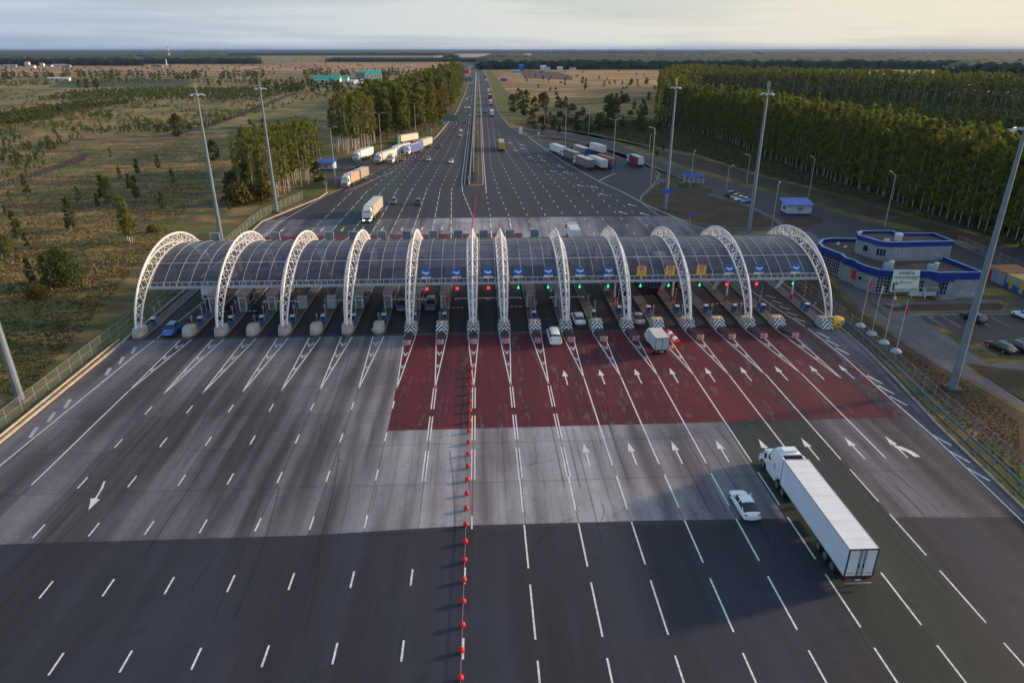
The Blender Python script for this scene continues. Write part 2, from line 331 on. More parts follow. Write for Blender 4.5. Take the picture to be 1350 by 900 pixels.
# median (earth strip with kerb)
medL=gl((612,246),(613.5,230),(618,190),(622,150),(624,120),(626,100)); medR=gl((637,244),(636.5,225),(635,200),(634,165),(632.5,130),(630.5,102))
mb=MB(); mb.prism(medL+medR[::-1],.03,.16,0); struct('median_earth',mb,m_mown('median_soil',(.065,.060,.030),(.115,.095,.050)))
mb=MB(); mb.ribbon(medR[::-1]+[((medL[0][0]-.2),medL[0][1]-1)]*0+medL,.45,.03,.20) ; struct('median_kerb',mb,M_KERB)
# lots, aprons, service road
apron=gl((684,174),(700,180),(725,190),(745,189),(770,191),(800,197),(822,205),(860,222),(869,232),(862,243),(847,258),(845,266),(870,284),(905,303),(868,284),(800,238))
mb=MB(); mb.sheet(gl((690,181),(712,186),(745,188),(775,191),(805,197),(832,207),(860,221),(870,230),(862,243),(847,257),(842,263),(760,212)),.026); struct('truck_parking_asphalt',mb,M_ASPHL)
up_=gl((680,168),(700,172),(752,177),(800,185),(840,202),(880,217),(920,229),(960,240),(980,247),(1020,257),(1060,266),(1110,284),(1160,297),(1200,305),(1290,332),(1350,352))
lo_=gl((1350,372),(1292,352),(1262,343),(1130,303),(1082,299),(1060,307),(1085,330),(1078,345),(1060,330),(1010,306),(960,303),(915,303),(880,291),(868,283),(905,292),(960,299),(1000,302),(1033,298),(1026,292),(952,258),(930,250),(870,226),(830,205),(780,191),(745,181),(700,178))
mb=MB(); mb.sheet(up_+gl((1350,370),(1150,322),(1082,330),(1078,318),(1040,303),(960,306),(915,304),(875,292),(855,276),(900,292),(960,300),(1027,302),(1046,300),(1034,292),(1022,286),(944,256),(934,247),(890,232),(840,208),(790,193),(745,181),(700,178)),.022); struct('service_road',mb,M_ASPHL)
mb=MB(); mb.ribbon(gl((867,225),(877,237),(908,248),(952,260),(984,270),(1020,288),(1032,299)),1.5,.027)
mb.ribbon(gl((866,230),(872,238),(866,248),(847,262)),2.6,.0275)
mb.ribbon(gl((1062,305),(1082,322),(1098,350),(1109,370),(1130,395),(1160,418),(1205,455),(1252,485),(1300,505),(1350,535)),2.4,.027)
mb.sheet(gl((1092,348),(1110,384),(1150,398),(1165,412),(1208,412),(1270,412),(1325,412),(1322,396),(1290,393),(1180,400),(1140,380),(1100,352)),.0282)
mb.sheet(gl((1165,412),(1205,412),(1300,479),(1350,479),(1350,487),(1290,488),(1262,492),(1240,480),(1205,450)),.0262)
struct('footpaths',mb,M_PATH)
mb=MB(); mb.sheet([(74.8,108.1),(140,107.2),(150,125),(150,150),(109,150),(101,140),(101.5,117.2),(96,113),(95.2,108.4)],.0245)
mb.sheet([(75.3,108.05),(81.5,91),(150,89),(150,107.4)],.0255); struct('car_park_asphalt',mb,m_pave('car_park_surface',(.070,.062,.066),(.040,.038,.042),.5,False,(.08,.07,.07)))
mb=MB()
for px0,px1 in (((1222,417),(1246,431)),((1242,417),(1266,431)),((1260,417),(1288,431)),((1283,417),(1306,431)),((1305,417),(1333,431)),((1288,455),(1315,471)),((1312,455),(1339,471))):
    a=g(*px0); b=g(*px1); mb.ribbon([a,b],.12,.031)
for i in range(6):
    a=(77.2+i*.0+i*1.2,215.5-i*2.1); mb.ribbon([(a[0]-.2,a[1]+8),(a[0]+3.2,a[1]+9.5)],.12,.029)
for c in ((94.0,104.6),(98.2,104.4)):
    for k in range(12):
        a0,a1=k*math.pi/6,(k+1)*math.pi/6; mb.ribbon([(c[0]+.8*math.cos(a0),c[1]+.8*math.sin(a0)),(c[0]+.8*math.cos(a1),c[1]+.8*math.sin(a1))],.14,.031)
struct('parking_lines',mb,M_LINEF)
# mown verges (brown dry lawn)
mb=MB(); mb.sheet([(60.4,20)]+[(60.4,107)]+[(60.4,150),(58.0,172.6)]+gl((905,305),(960,308),(1010,310),(1040,309),(1056,316),(1076,338),(1086,362),(1110,392),(1160,430),(1230,478),(1300,515),(1350,545))+[(78,20)],.012)
mb.sheet(gl((868,281),(852,268),(846,262),(862,247),(871,240),(908,250),(952,262),(984,272),(1020,290),(1028,297),(1000,301),(960,299),(905,290)),.032)
mb.sheet(gl((700,179),(745,182),(780,192),(830,206),(870,226),(905,240),(937,250),(940,255),(925,257),(868,233),(862,221),(832,207),(805,197),(775,190),(745,187),(712,185)),.031)
mb.sheet(gl((1033,290),(1045,285),(1070,284),(1085,288),(1080,296),(1060,300),(1042,299)),.034)
mb.sheet(gl((1162,402),(1178,410),(1318,409),(1324,403),(1316,399),(1290,400),(1200,402)),.034)
mb.sheet(gl((1272,478.5),(1350,489),(1350,530),(1290,492)),.027)
mb.sheet(gl((676,162),(700,170),(752,174),(800,181),(850,198),(900,218),(960,234),(1000,246),(1060,260),(1110,277),(1160,290),(1200,298),(1290,325),(1350,344),(1350,330),(1280,308),(1180,280),(1100,257),(1000,232),(920,207),(880,200),(820,188),(760,172),(700,165)),.014)
struct('mown_lawn',mb,M_MOWN)
mb=MB(); mb.sheet(gl((690,160),(760,168),(820,184),(880,197),(920,204),(1000,229),(1100,254),(1180,277),(1280,305),(1350,327),(1420,345),(1420,320),(1350,300),(1280,280),(1200,258),(1130,238),(1060,212),(1000,192),(945,172),(905,162),(870,158),(800,150),(700,152)),.009)
ff=MB(); ff.sheet([(152,90),(136,116),(130.2,142),(129.3,154.6),(126.8,170),(124.5,193),(123.5,222),(122.8,260),(120.7,301),(122,335),(122.8,364),(117,400),(110,432),(118,470),(150,460),(152,364),(150,260),(152,193),(165,120),(170,90)],.016)
struct('forest_floor',ff,_flat('shaded_litter',(.030,.022,.013),(.060,.042,.022),.4))  # dark ground sheet: shade under the trees put into its colour
struct('ditch_grass',mb,m_mown('rank_green_grass',(.034,.054,.017),(.085,.078,.028)))
mb=MB(); mb.sheet(gl((640,95),(650,120),(656,145),(670,162),(700,165),(712,160),(690,140),(668,118),(650,97),(642,88)),.013)
mb.sheet(gl((612,128),(602,150),(577,180),(548,198),(500,200),(490,198),(540,180),(580,158),(600,135),(611,110),(617,105)),.013)
mb.sheet([(-63,75),(-58,75),(-58,150)]+gl((343,290),(418,259),(432,240),(400,245),(340,275))+[(-63,150)],.013)
struct('green_verge_strip',mb,M_GREENV)
mb=MB(); mb.sheet(gl((432,246),(478,236),(548,200),(560,187),(545,181),(515,190),(490,202),(440,212),(430,224)),.028); struct('left_truck_lot',mb,m_pave('left_lot_surface',(.085,.072,.068),(.045,.04,.042),.5,False,(.10,.08,.07)))
# white and faded markings on the plaza
LX=[-43.3,-38.08,-32.83,-27.65,-22.37,-17.15,-11.85]
mb=MB(); fd=MB()
def dash(x,y0,y1,w=.15,b=None): (b or mb).add([(x-w/2,y0,.052),(x+w/2,y0,.052),(x+w/2,y1,.052),(x-w/2,y1,.052)],[(0,1,2,3)])
for k in range(0,8):
    y=78.7-8.02*k
    for x in LX+[-6.65,-1.95]:
        if x>-7 and y>50: continue
        if x==-43.3 and y<52: continue
        dash(x,y,y+2.05,.17)
RX=[3.75,9.1,14.37,19.68,24.87,30.1,35.15,40.55]
for x in RX:
    top=62.3 if x<12 else (64.3 if x>16 else 62.3)
    ends=[(56.4,62.3),(48.3,54.4),(40.25,46.3),(32.1,38.2),(24,30)]
    for a,b in ends: dash(x,a,b,.16)
dash(-1.38,54,56.05)
for x in (-6.66,-1.3,3.86,9.13):                  # double long dashes
    for a,b in ((78.3,84.3),(70.4,76.4),(62.3,68.4)):
        dash(x-.17,a,b,.15); dash(x+.17,a,b,.15)
for x in (14.3,19.6,24.95,30.15,35.2,40.5): dash(x,64.3,86.5,.17)
dash(45.75,64.3,86.4,.17)
IS=[-1.5+5.12*k for k in range(-9,11)]            # island centre lines
def vee(x,tipx,tipy,w=.88,far=False):
    y0=103.2
    for sx in (-1,1): mb.ribbon([(tipx,tipy),(x+sx*w,y0)],.16,.0524)
    for q in (.35,.58,.8):
        cy=tipy+(y0-tipy)*q; cx=tipx+(x-tipx)*q; ww=w*q*.72
        fd.add([(cx-ww,cy+1.1*q+.2,.049),(cx,cy-.2,.049),(cx,cy+.7,.049),(cx-ww,cy+1.5*q+.8,.049)],[(0,1,2,3)])
        fd.add([(cx,cy-.2,.049),(cx+ww,cy+1.1*q+.2,.049),(cx+ww,cy+1.5*q+.8,.049),(cx,cy+.7,.049)],[(0,1,2,3)])
for i,x in enumerate(IS):
    k=i-9
    tips={-9:(-48.4,85.2),-8:(-43.3,83.9),-7:(-38.1,83.9),-6:(-32.8,84),-5:(-27.6,84.1),-4:(-22.4,84.2),-3:(-17.15,84.2),-2:(-11.9,84.2),-1:(-6.64,84.3),0:(-1.3,84.4),1:(3.8,84.4),2:(9.1,84.5),3:(14.3,86.4),4:(19.6,86.5),5:(24.95,86.5),6:(30.15,86.4),7:(35.2,86.5),8:(40.4,86.4),9:(45.7,86.4),10:(50.75,84.3)}
    vee(x,*tips[k])
mb.ribbon([(-48.56,63.5),(-48.4,85.3)],.17,.0528)
mb.ribbon([(-54.6,20),(-54.3,67.4),(-52.9,98),(-52.5,103.2)],.17,.0528)
mb.ribbon([(53.0,52.3),(53.0,20)],.17,.0528); mb.ribbon([(53.0,52.3),(54.15,69.1),(54.3,78.7),(54.7,92.2),(54.3,103.2)],.17,.0528)
def arrow(x,y0,y1,b=fd,head=1.9,hw=.42):
    dr=1 if y1>y0 else -1
    b.add([(x-.09,y0,.0535),(x+.09,y0,.0535),(x+.09,y1-dr*head,.0535),(x-.09,y1-dr*head,.0535)],[(0,1,2,3)])
    b.add([(x-hw,y1-dr*head*1.05,.0535),(x+hw,y1-dr*head*1.05,.0535),(x,y1,.0535)],[(0,1,2)])
for x in (11.7,16.9,22.1,27.25,32.5,37.7,42.9,48.1,52.5): arrow(x,84.35,89.1,mb)
for x in (11.75,17.05,22.25,27.6,32.8,38.0,43.3,48.3): arrow(x,64.3,69.1,mb)
mb.sheet([(48.0,66.9),(48.9,66.7),(49.6,65.6),(49.9,64.4),(49.2,64.4),(48.9,65.6),(48.2,66.2)],.0537)
mb.sheet([(-41.2,63.9),(-41.0,63.9),(-40.62,62.6),(-40.38,60.75),(-39.95,60.6),(-40.2,58.8),(-41.0,60.8),(-40.56,60.8),(-40.8,62.4)],.0537)
for a in ((-54.6,75.0),(-54.6,78.8),(-54.5,82.3),(-54.0,92.1),(-53.9,95.9),(-53.8,99.7)): fd.add([(a[0]-.8,a[1]+1.0,.049),(a[0]-.2,a[1]-1.5,.049),(a[0]+.25,a[1]-1.5,.049),(a[0]-.3,a[1]+1.0,.049)],[(0,1,2,3)])
for a in ((54.0,68.2),(53.8,64.6),(53.6,61),(54.5,78),(54.6,81.2),(54.7,84.4),(55.0,94.2),(55.0,97.4),(55.0,100.5)): mb.ribbon([(a[0]+.1,a[1]+1.0),(a[0]+.95,a[1]-1.6)],.26,.0522)
# interior lane line left, and chevrons right inside the gate lanes
mb.ribbon([(-52.5,104),(-51.4,120),(-49.8,140)],.14,.05); mb.ribbon([(54.2,104),(52.8,114),(50.4,140)],.14,.05)
for k in range(5): mb.ribbon([(54.0-.05*k,108+3*k),(55.2-.05*k,106.2+3*k)],.2,.0504)
# behind the plaza
LL=[((-43.3,171.7),(-41.6,228)),((-38.2,166.5),(-36.8,228.4)),((-32.7,163),(-32,228.2)),((-27.6,165),(-27.2,229.4)),((-22.8,163),(-22.4,229)),((-17.3,163),(-17.5,230)),((-12.2,164),(-13.1,230)),((-7.2,163),(-9.4,230))]
for (x0,y0),(x1,y1) in LL:
    y=y0
    while y<y1:
        e=min(y+5.9,y1); f0=(y-y0)/(y1-y0); f1=(e-y0)/(y1-y0); mb.ribbon([(x0+(x1-x0)*f0,y),(x0+(x1-x0)*f1,e)],.2 if x0>-8 and y<186 else .16,.052); y+=8
def dots(pts,y0,y1,w=.2,step=8,dl=2.2):
    y=y0
    while y<y1:
        for a,b in zip(pts,pts[1:]):
            if a[1]<=y<b[1]:
                f=(y-a[1])/(b[1]-a[1]); x=a[0]+(b[0]-a[0])*f; s_=(b[0]-a[0])/(b[1]-a[1]); mb.ribbon([(x,y),(x+s_*dl,y+dl)],w,.052)
        y+=step
for pts in ([(-41.68,228),(-35.6,263.5),(-31,294.4),(-21.9,378.7),(-15.4,510.5),(-11.5,700)],[(-36.7,227.8),(-31.6,276.9),(-26.5,329.8),(-17.9,432.3),(-12.4,600),(-9.7,900)],[(-32,228),(-28.5,290),(-24.6,340),(-16.5,450)],
  [(-27.2,227.3),(-25,283.8),(-22,336.4),(-13.5,500)],[(-22.35,227),(-17.75,343),(-10.8,543)],[(-17.6,226.9),(-14.5,310.5),(-8.9,526),(-8.0,900)],[(-13.25,226.7),(-10.64,293.5),(-6.9,481)],[(-9.2,226.5),(-7.5,283)]):
    dots(pts,pts[0][1]+2,pts[-1][1])
for pts in ([(2.7,172),(2.87,188.8),(2.1,217.6),(1.9,232)],[(7.9,172),(7.97,189.2),(6.04,226.1),(4.54,281.8),(5.48,384.4),(5.2,900)],[(13.3,172),(13.2,188.4),(11.4,228.8),(7.8,315.7),(8.6,430),(9.2,1100)],[(18.5,172),(18.24,188.8),(16.7,239.7),(12.6,315.6),(11,400)],
  [(23.6,150),(23.35,188.7),(21.86,225.7),(17,320),(15.5,360)],[(28.8,150),(28.56,188.3),(27.2,224),(21.5,320),(18.5,360)],[(33.7,150),(33.63,188.2),(32.5,223.7),(25.5,310)],[(39.1,150),(38.66,188.4),(37.5,222),(32,280)],[(44,150),(43.8,188.2),(41.4,216),(39,236)]):
    dots(pts,pts[0][1]+1,pts[-1][1])
dash(2.75,165,186,.3); dash(8.0,165,186,.3)
mb.ribbon([(-2.19,163),(-2.06,188.7)],.17,.052)
for k in range(5): mb.ribbon([(-2.06-.7*k,188.7+7*k),(-2.06-.7*k-.6,188.7+7*k+5.5)],.18,.052)
mb.ribbon([(-5.56,224),(-6.3,242),(-6.1,345),(-5.9,515),(-6,800),(-6.3,1400)],.2,.052); mb.ribbon([(2.12,223.7),(1.9,300),(2.1,380),(2.3,600),(2,1400)],.2,.052)
mb.ribbon([(-53.7,166.4),(-53.9,184),(-51.9,198.5),(-48.9,219),(-45,236)],.17,.052)
for k in range(5): fd.ribbon([(-54.9,170+4.4*k),(-54.0,173.2+4.4*k)],.4,.05)
mb.ribbon(gl((684,172),(742,213),(789,239),(822,254),(851,270),(898,290)),.25,.052)
mb.ribbon(gl((789,239),(803,232),(812,229)),.35,.0525); mb.ribbon(gl((455,252),(478,244),(502,233),(520,226)),.2,.052)
for x in (-51,-40.8,-35.6,-30.5,-25.4,-20.3,-15.1,-10): arrow(x,178,173.4,mb)
for x,y in ((15.7,348),(21,340),(16.9,322),(20.7,327),(21.9,300),(26.5,303),(26.8,290),(27.9,263),(32,274),(32.7,260),(34.4,233),(38.5,230),(39.5,217.5),(45.3,201),(40.7,191),(46.4,189)):
    mb.sheet([(x-1.3,y+1.5),(x-.3,y+2.2),(x-.3,y+1.4),(x+1.2,y-1.5),(x+.8,y-1.5),(x-.4,y+.6),(x-.9,y+.5)],.053)
tm=MB()
for k in range(46):
    x=random.uniform(-45,50); y=random.uniform(40,98); l=random.uniform(6,22); dx=random.uniform(-1.2,1.2); off=[(x+dx*(q/6)**2,y+l*q/6) for q in range(7)]
    for o_ in ((0,),(0,1.7))[k%2]: tm.ribbon([(a+o_,b) for a,b in off],random.uniform(.10,.2),.0475)
for cx,cy,r_,a0 in ((7,57,5,-.9),(30,52,9,.4),(44,60,14,1.2),(-20,46,11,-1),(12,48,8,2)):
    tm.ribbon([(cx+r_*math.cos(a0+q*.12),cy+r_*math.sin(a0+q*.12)) for q in range(9)],.14,.0478)
for x in (-40.7,-30.2,-24.9,-14.5,-4.0,6.4,17,22.3,32.6,43): tm.ribbon([(x+random.uniform(-.1,.1),y) for y in range(10,55,5)],.035,.0482)
for y in (46.5,31): tm.ribbon([(x,y+random.uniform(-.03,.03)) for x in range(3,50,6)],.04,.0484)
struct('tyre_marks',tm,mat('tyre_mark_rubber',(.030,.030,.036),.8,var=.5,scale=2,alpha=.26))
struct('road_markings',mb,M_LINE); struct('road_markings_faded',fd,M_LINEF)
# kerbs
mb=MB(); mb.ribbon(LkFull[:6]+gl((432,254)),.35,.0,.30); mb.ribbon(gl((550,199),(575,181),(600,151),(612,126),(619,104)),.5,0,.3)
struct('left_kerb',mb,M_KERBW)
mb=MB(); mb.ribbon(RkFull[:8]+gl((868,285),(843,266),(846,258),(862,243),(870,230),(860,221),(832,207),(805,197),(775,190.5),(745,187),(712,185),(690,178),(672,168),(656,146)),.3,0,.17)
mb.ribbon([(74.8,108.3),(95.3,107.9)],.2,0,.15)
struct('right_kerb',mb,M_KERB)
# fields and tracks
def field(name,px,m,z=.012): struct(name,MB().sheet(gl(*px),z),m)
field('field_gold',[(668,121),(690,129),(865,129),(905,110),(1250,106),(1350,108),(1350,95),(1000,92.8),(740,93),(664,96),(656,104)],M_GOLD,.016)
field('field_stubble',[(0,101),(0,88),(150,86.5),(340,86),(470,78.5),(600,77),(608,84),(608,92),(460,96),(340,96.5),(200,98)],M_PINKF,.016)
field('field_ploughed',[(683,93),(692,103),(755,106),(755,101),(735,95.5),(705,93)],M_DKSOIL,.03)
field('field_rows',[(60,116),(160,115),(240,116),(262,107),(240,105.5),(160,106),(80,109)],M_GRNF,.03)
field('field_far_left',[(0,78),(30,78),(110,79.5),(30,80.5),(0,80)],M_PALEF,.03)
field('field_far_strip',[(120,69.6),(180,69),(180,71),(125,72)],M_PALEF,.03)
field('field_far_middle',[(570,72),(700,70.8),(780,70.8),(690,76.5),(640,77.5),(580,77)],M_PALEF,.03)
field('field_far_slot',[(850,79.5),(880,78.6),(900,79.5),(880,81.5),(852,81)],M_PALEF,.03)
field('field_far_right',[(1230,80),(1350,76.5),(1350,83),(1300,84)],M_PINKF,.03)
field('field_far_bright',[(1020,77),(1080,76),(1085,79),(1030,80)],M_PALEF,.03)
mb=MB(); mb.ribbon(gl((-60,268),(0,244),(60,225),(100,212),(112,203),(122,203)),7,.018); mb.ribbon(gl((225,178),(262,170),(310,154),(345,140),(390,122)),6.5,.018)
mb.ribbon(gl((150,178),(190,180),(230,178)),4,.0185)
struct('dirt_track',mb,M_DIRT)
mb=MB(); mb.ribbon(gl((0,134.5),(150,133),(330,133)),5,.018); mb.ribbon(gl((0,118.6),(150,117),(340,114.5)),7,.018); mb.ribbon(gl((0,133),(40,126),(52,120),(35,118)),8,.0185)
struct('field_lanes',mb,_flat('sandy_lane',(.10,.085,.075),(.15,.125,.105),.3))
# ---------------------------------------------------------------- materials for things
WHITE=mat('white_steel',(.70,.70,.70),.45,var=.06,scale=.8); WHITE2=mat('white_panel',(.55,.56,.57),.5,var=.07,scale=.9)
GALV=mat('galvanised_steel',(.42,.44,.46),.4,.6,var=.12,scale=1.5); GREYP=mat('grey_painted_steel',(.17,.21,.26),.5,.1,var=.15,scale=.6)
DARK=mat('dark_metal',(.03,.03,.035),.5,.3); BLACK=mat('black_rubber',(.012,.012,.013),.85,var=.2); GLASS=mat('dark_glass',(.018,.022,.028),.08,0,var=.3,scale=.6,spec=.8)
CONB=mat('bare_concrete',(.40,.38,.34),.85,var=.16,scale=1.1,bump=.2); BLUE=mat('blue_cabinet',(.02,.10,.32),.5); REDP=mat('red_paint',(.55,.02,.03),.45,var=.15)
ORANGE=mat('orange_lamp',(.9,.28,.03),.4,emit=.25); CHROME=mat('rim_metal',(.5,.5,.52),.3,.8); TAIL=mat('red_lens',(.38,.015,.015),.25,var=.2,emit=.06); HEAD=mat('clear_lens',(.7,.72,.75),.15); HEADL=mat('lit_headlamp',(1,.95,.85),.3,emit=3.0,var=.02)
GREENL=mat('green_signal',(.05,.9,.45),.4,emit=.7,var=.1); REDL=mat('red_signal',(1,.06,.10),.4,emit=.7,var=.1); SIGNB=mat('sign_blue',(.01,.13,.55),.45,var=.08); SIGNY=mat('sign_yellow',(.80,.50,.03),.5,var=.05); SIGNW=mat('sign_white',(.75,.77,.76),.5,var=.04)
PURP=mat('sign_purple',(.35,.04,.30),.5); BLKP=mat('black_paint',(.015,.015,.016),.5)
def text(parent,name,s,size,loc,rot,m,align='CENTER',shear=0,ext=.005):
    cu=bpy.data.curves.new(name,'FONT'); cu.body=s; cu.size=size; cu.align_x=align; cu.align_y='CENTER'; cu.extrude=ext; cu.shear=shear; cu.offset=size*.018; cu.materials.append(m)
    o=bpy.data.objects.new(name,cu); col.objects.link(o); bpy.context.view_layer.update(); me=bpy.data.meshes.new_from_object(o.evaluated_get(bpy.context.evaluated_depsgraph_get())); bpy.data.objects.remove(o); me.materials.clear(); me.materials.append(m); o=bpy.data.objects.new(name,me); col.objects.link(o); o.location=loc; o.rotation_euler=rot; o.parent=parent; reg(o,parent); return o
# ---------------------------------------------------------------- arches
YC=120.3
def onarc(a,b,t): return (YC-a*math.cos(t),b*math.sin(t))
def make_arch():
    n=24; t0,t1=R(9),R(171); O=[];A=[];B=[]
    for i in range(n+1):
        f=i/n; t=t0+(t1-t0)*f; y,z=onarc(17.1,12.65,t); s=math.sin(t)**.8
        dep=.55+1.15*s; wid=.30+.62*s
        nx,nz_=-math.cos(t)*12.65,math.sin(t)*17.9; l=math.hypot(nx,nz_); nx/=l; nz_/=l
        O.append((0,y-YC,z)); A.append((-wid,y-YC-nx*dep,z-nz_*dep)); B.append((wid,y-YC-nx*dep,z-nz_*dep))
    root=empty('canopy_arch',(0,YC,0))
    MB().path(O,.17,8).build('outer_chord',WHITE,root,smooth=True)
    MB().path(A,.13,8).build('inner_chord',WHITE,root,smooth=True); MB().path(B,.13,8).build('inner_chord',WHITE,root,smooth=True)
    mb=MB()
    for i in range(n):
        for Q in (A,B): mb.tube(O[i],Q[i+1],.05,n=5); mb.tube(Q[i],O[i+1],.05,n=5)
        if i%2==0: mb.tube(A[i],B[i+1],.045,n=4)
        else: mb.tube(B[i],A[i+1],.045,n=4)
        if i%2==0:
            mb.tube(O[i],A[i],.05,n=5); mb.tube(O[i],B[i],.05,n=5)
    mb.build('lattice_bracing',WHITE,root)
    MB().box((0,O[0][1]+.25,O[0][2]-.1),(1.0,1.1,.12)).build('foot_plate',GALV,root); MB().box((0,O[-1][1]-.25,O[-1][2]-.1),(1.0,1.1,.12)).build('foot_plate',GALV,root)
    return root
arch0=make_arch()
AX=[-55.1,-42.35,-32.0,-21.8,-11.75,-1.5,3.6,13.8,24.0,34.2,44.35,58.0]
lampspan={2:1,4:1,5:1,6:1,1:0}
for i,x in enumerate(AX):
    o=arch0 if i==0 else copy_tree(arch0); o.location.x=x
    tag(o,'%s white lattice arch from the left end of the toll canopy'%ordw(i+1),'arch','white lattice arches carrying the canopy')
    if i in (2,3,4,5,6,7):
        mb=MB(); mb.tube((-2.7,-16.2,6.0),(2.7,-16.2,6.0),.05); mb.box((-2.7,-16.3,5.9),(.22,.3,.12)); mb.box((2.7,-16.3,5.9),(.22,.3,.12)); mb.tube((0,-16.2,6.0),(0,-15.3,6.6),.04)
        mb.build('camera_bar',GALV,o)
# ---------------------------------------------------------------- canopy roof
def m_canopy():
    m=bpy.data.materials.new('smoked_polycarbonate'); m.use_nodes=True; nt=m.node_tree; nt.nodes.clear(); N=nt.nodes.new; L=nt.links.new
    out=N('ShaderNodeOutputMaterial'); mix=N('ShaderNodeMixShader'); tr=N('ShaderNodeBsdfTransparent'); tr.inputs[0].default_value=(.62,.60,.70,1)
    p=N('ShaderNodeBsdfPrincipled'); p.inputs['Roughness'].default_value=.28; p.inputs['Specular IOR Level'].default_value=.6
    t=N('ShaderNodeTexCoord'); no=N('ShaderNodeTexNoise'); no.inputs['Scale'].default_value=.6; no.inputs['Detail'].default_value=6; L(t.outputs['Object'],no.inputs['Vector'])
    r=N('ShaderNodeValToRGB'); r.color_ramp.elements[0].color=(.045,.045,.066,1); r.color_ramp.elements[1].color=(.095,.095,.125,1); r.color_ramp.elements[0].position=.35; r.color_ramp.elements[1].position=.7
    L(no.outputs['Fac'],r.inputs[0]); L(r.outputs[0],p.inputs['Base Color'])
    mix.inputs[0].default_value=.74; L(tr.outputs[0],mix.inputs[1]); L(p.outputs[0],mix.inputs[2]); L(mix.outputs[0],out.inputs['Surface']); return m
CANO=m_canopy(); SEAM=mat('roof_seam_dark',(.05,.05,.06),.5)
roof=empty('canopy_roof',(0,YC,0),0,'long curved smoky translucent canopy roof over the toll lanes','canopy')
RA,RB=15.6,10.95; t0=R(41.5); t1=R(138.5); NS=28
X0,X1=-53.9,56.9
def rc(t,o=0): 
    y,z=onarc(RA+o,RB+o,t); return (y-YC,z)
mb=MB(); vs=[];fs=[]
for i in range(NS+1):
    y,z=rc(t0+(t1-t0)*i/NS)
    vs+=[(X0,y,z),(X1,y,z)]
for i in range(NS): fs.append((2*i,2*i+1,2*i+3,2*i+2))
mb.add(vs,fs); mb.build('roof_glazing',CANO,roof,smooth=True)
def ribpts(x,o,n=20): return [(x,*rc(t0+(t1-t0)*i/n,o)) for i in range(n+1)]
ribx=[]
for a,b in zip(AX,AX[1:]):
    n=max(2,round((b-a)/2.05)); ribx+= [a+(b-a)*(k+.5)/n for k in range(n)]
for x in sorted(ribx):
    MB().path(ribpts(x,.08),.035,5).build('rib',mat('rib_grey',(.44,.44,.46),.5),roof,smooth=True)
mb=MB(); x=X0
while x<X1:
    mb.path(ribpts(x,.02,12),.016,3); x+=.69
for k in range(1,16):
    y,z=rc(t0+(t1-t0)*k/16,.02); mb.tube((X0,y,z),(X1,y,z),.014,n=3)
mb.build('roof_seams',SEAM,roof)
y,z=rc(R(63),.1); MB().tube((X0,y,z),(X1,y,z),.06).build('purlin',WHITE2,roof)
for yy,s in ((rc(t0)[0],-1),(rc(t1)[0],1)):
    z=rc(t0)[1]; mb=MB(); mb.bb(X0-.4,X1+.4,yy+s*.05,yy+s*.42,z-.32,z+.02); mb.build('gutter_beam',mat('gutter_grey',(.40,.44,.48),.45,.2),roof)
    mb=MB(); mb.tube((X0,yy+s*.05,z+.72),(X1,yy+s*.05,z+.72),.05)
    x=X0
    while x<X1: mb.tube((x,yy+s*.05,z),(x,yy+s*.05,z+.72),.03,n=4); x+=1.02
    mb.build('eave_rail',WHITE2,roof)
# inner steel: cross gantry under the roof
mb=MB()
for x in np.arange(-50,56,5.12):
    for ty in (R(55),R(90),R(125)):
        y,z=rc(ty,-.35); mb.tube((x,y,z),(x+5.12,y,z),.06,n=4)
mb.build('under_purlin',GALV,roof)
# ---------------------------------------------------------------- islands
def chevmat(name,a,b,sc,ang):
    m=bpy.data.materials.new(name); m.use_nodes=True; nt=m.node_tree; N=nt.nodes.new; L=nt.links.new
    t=N('ShaderNodeTexCoord'); s=N('ShaderNodeSeparateXYZ'); L(t.outputs['Object'],s.inputs[0])
    ab=N('ShaderNodeMath'); ab.operation='ABSOLUTE'; L(s.outputs['X'],ab.inputs[0])
    ad=N('ShaderNodeMath'); ad.operation='MULTIPLY_ADD'; ad.inputs[1].default_value=ang; L(ab.outputs[0],ad.inputs[0]); L(s.outputs['Z'],ad.inputs[2])
    mu=N('ShaderNodeMath'); mu.operation='MULTIPLY'; mu.inputs[1].default_value=sc; L(ad.outputs[0],mu.inputs[0])
    fr=N('ShaderNodeMath'); fr.operation='FRACT'; L(mu.outputs[0],fr.inputs[0])
    gt=N('ShaderNodeMath'); gt.operation='GREATER_THAN'; gt.inputs[1].default_value=.5; L(fr.outputs[0],gt.inputs[0])
    mx=N('ShaderNodeMix'); mx.data_type='RGBA'; mx.inputs['A'].default_value=(*a,1); mx.inputs['B'].default_value=(*b,1); L(gt.outputs[0],mx.inputs['Factor'])
    L(mx.outputs['Result'],nt.nodes['Principled BSDF'].inputs['Base Color']); nt.nodes['Principled BSDF'].inputs['Roughness'].default_value=.6; return m
CHEV=chevmat('black_white_chevron',(.02,.025,.035),(.70,.71,.72),1.9,.9); CHEVR=chevmat('red_white_chevron',(.42,.03,.04),(.50,.50,.50),2.2,.9)
ISL_LEN=37
def make_island():
    r=empty('lane_island',(0,104.3,0)); w=.85
    p=[(-w,0),(-w,ISL_LEN),(w,ISL_LEN),(w,0),(.5,-.9),(-.5,-.9)]
    MB().prism(p,.036,.24,0).build('kerb_body',mat('island_concrete',(.11,.105,.105),.85,var=.25,scale=.8),r)
    mb=MB(); mb.bb(-w-.012,-w+.1,.3,ISL_LEN,.05,.255); mb.bb(w-.1,w+.012,.3,ISL_LEN,.05,.255); mb.build('kerb_edge',mat('island_edge',(.26,.23,.19),.8,var=.2),r)
    return r
isl0=make_island()
def side(i): return 'left' if i<10 else 'right'
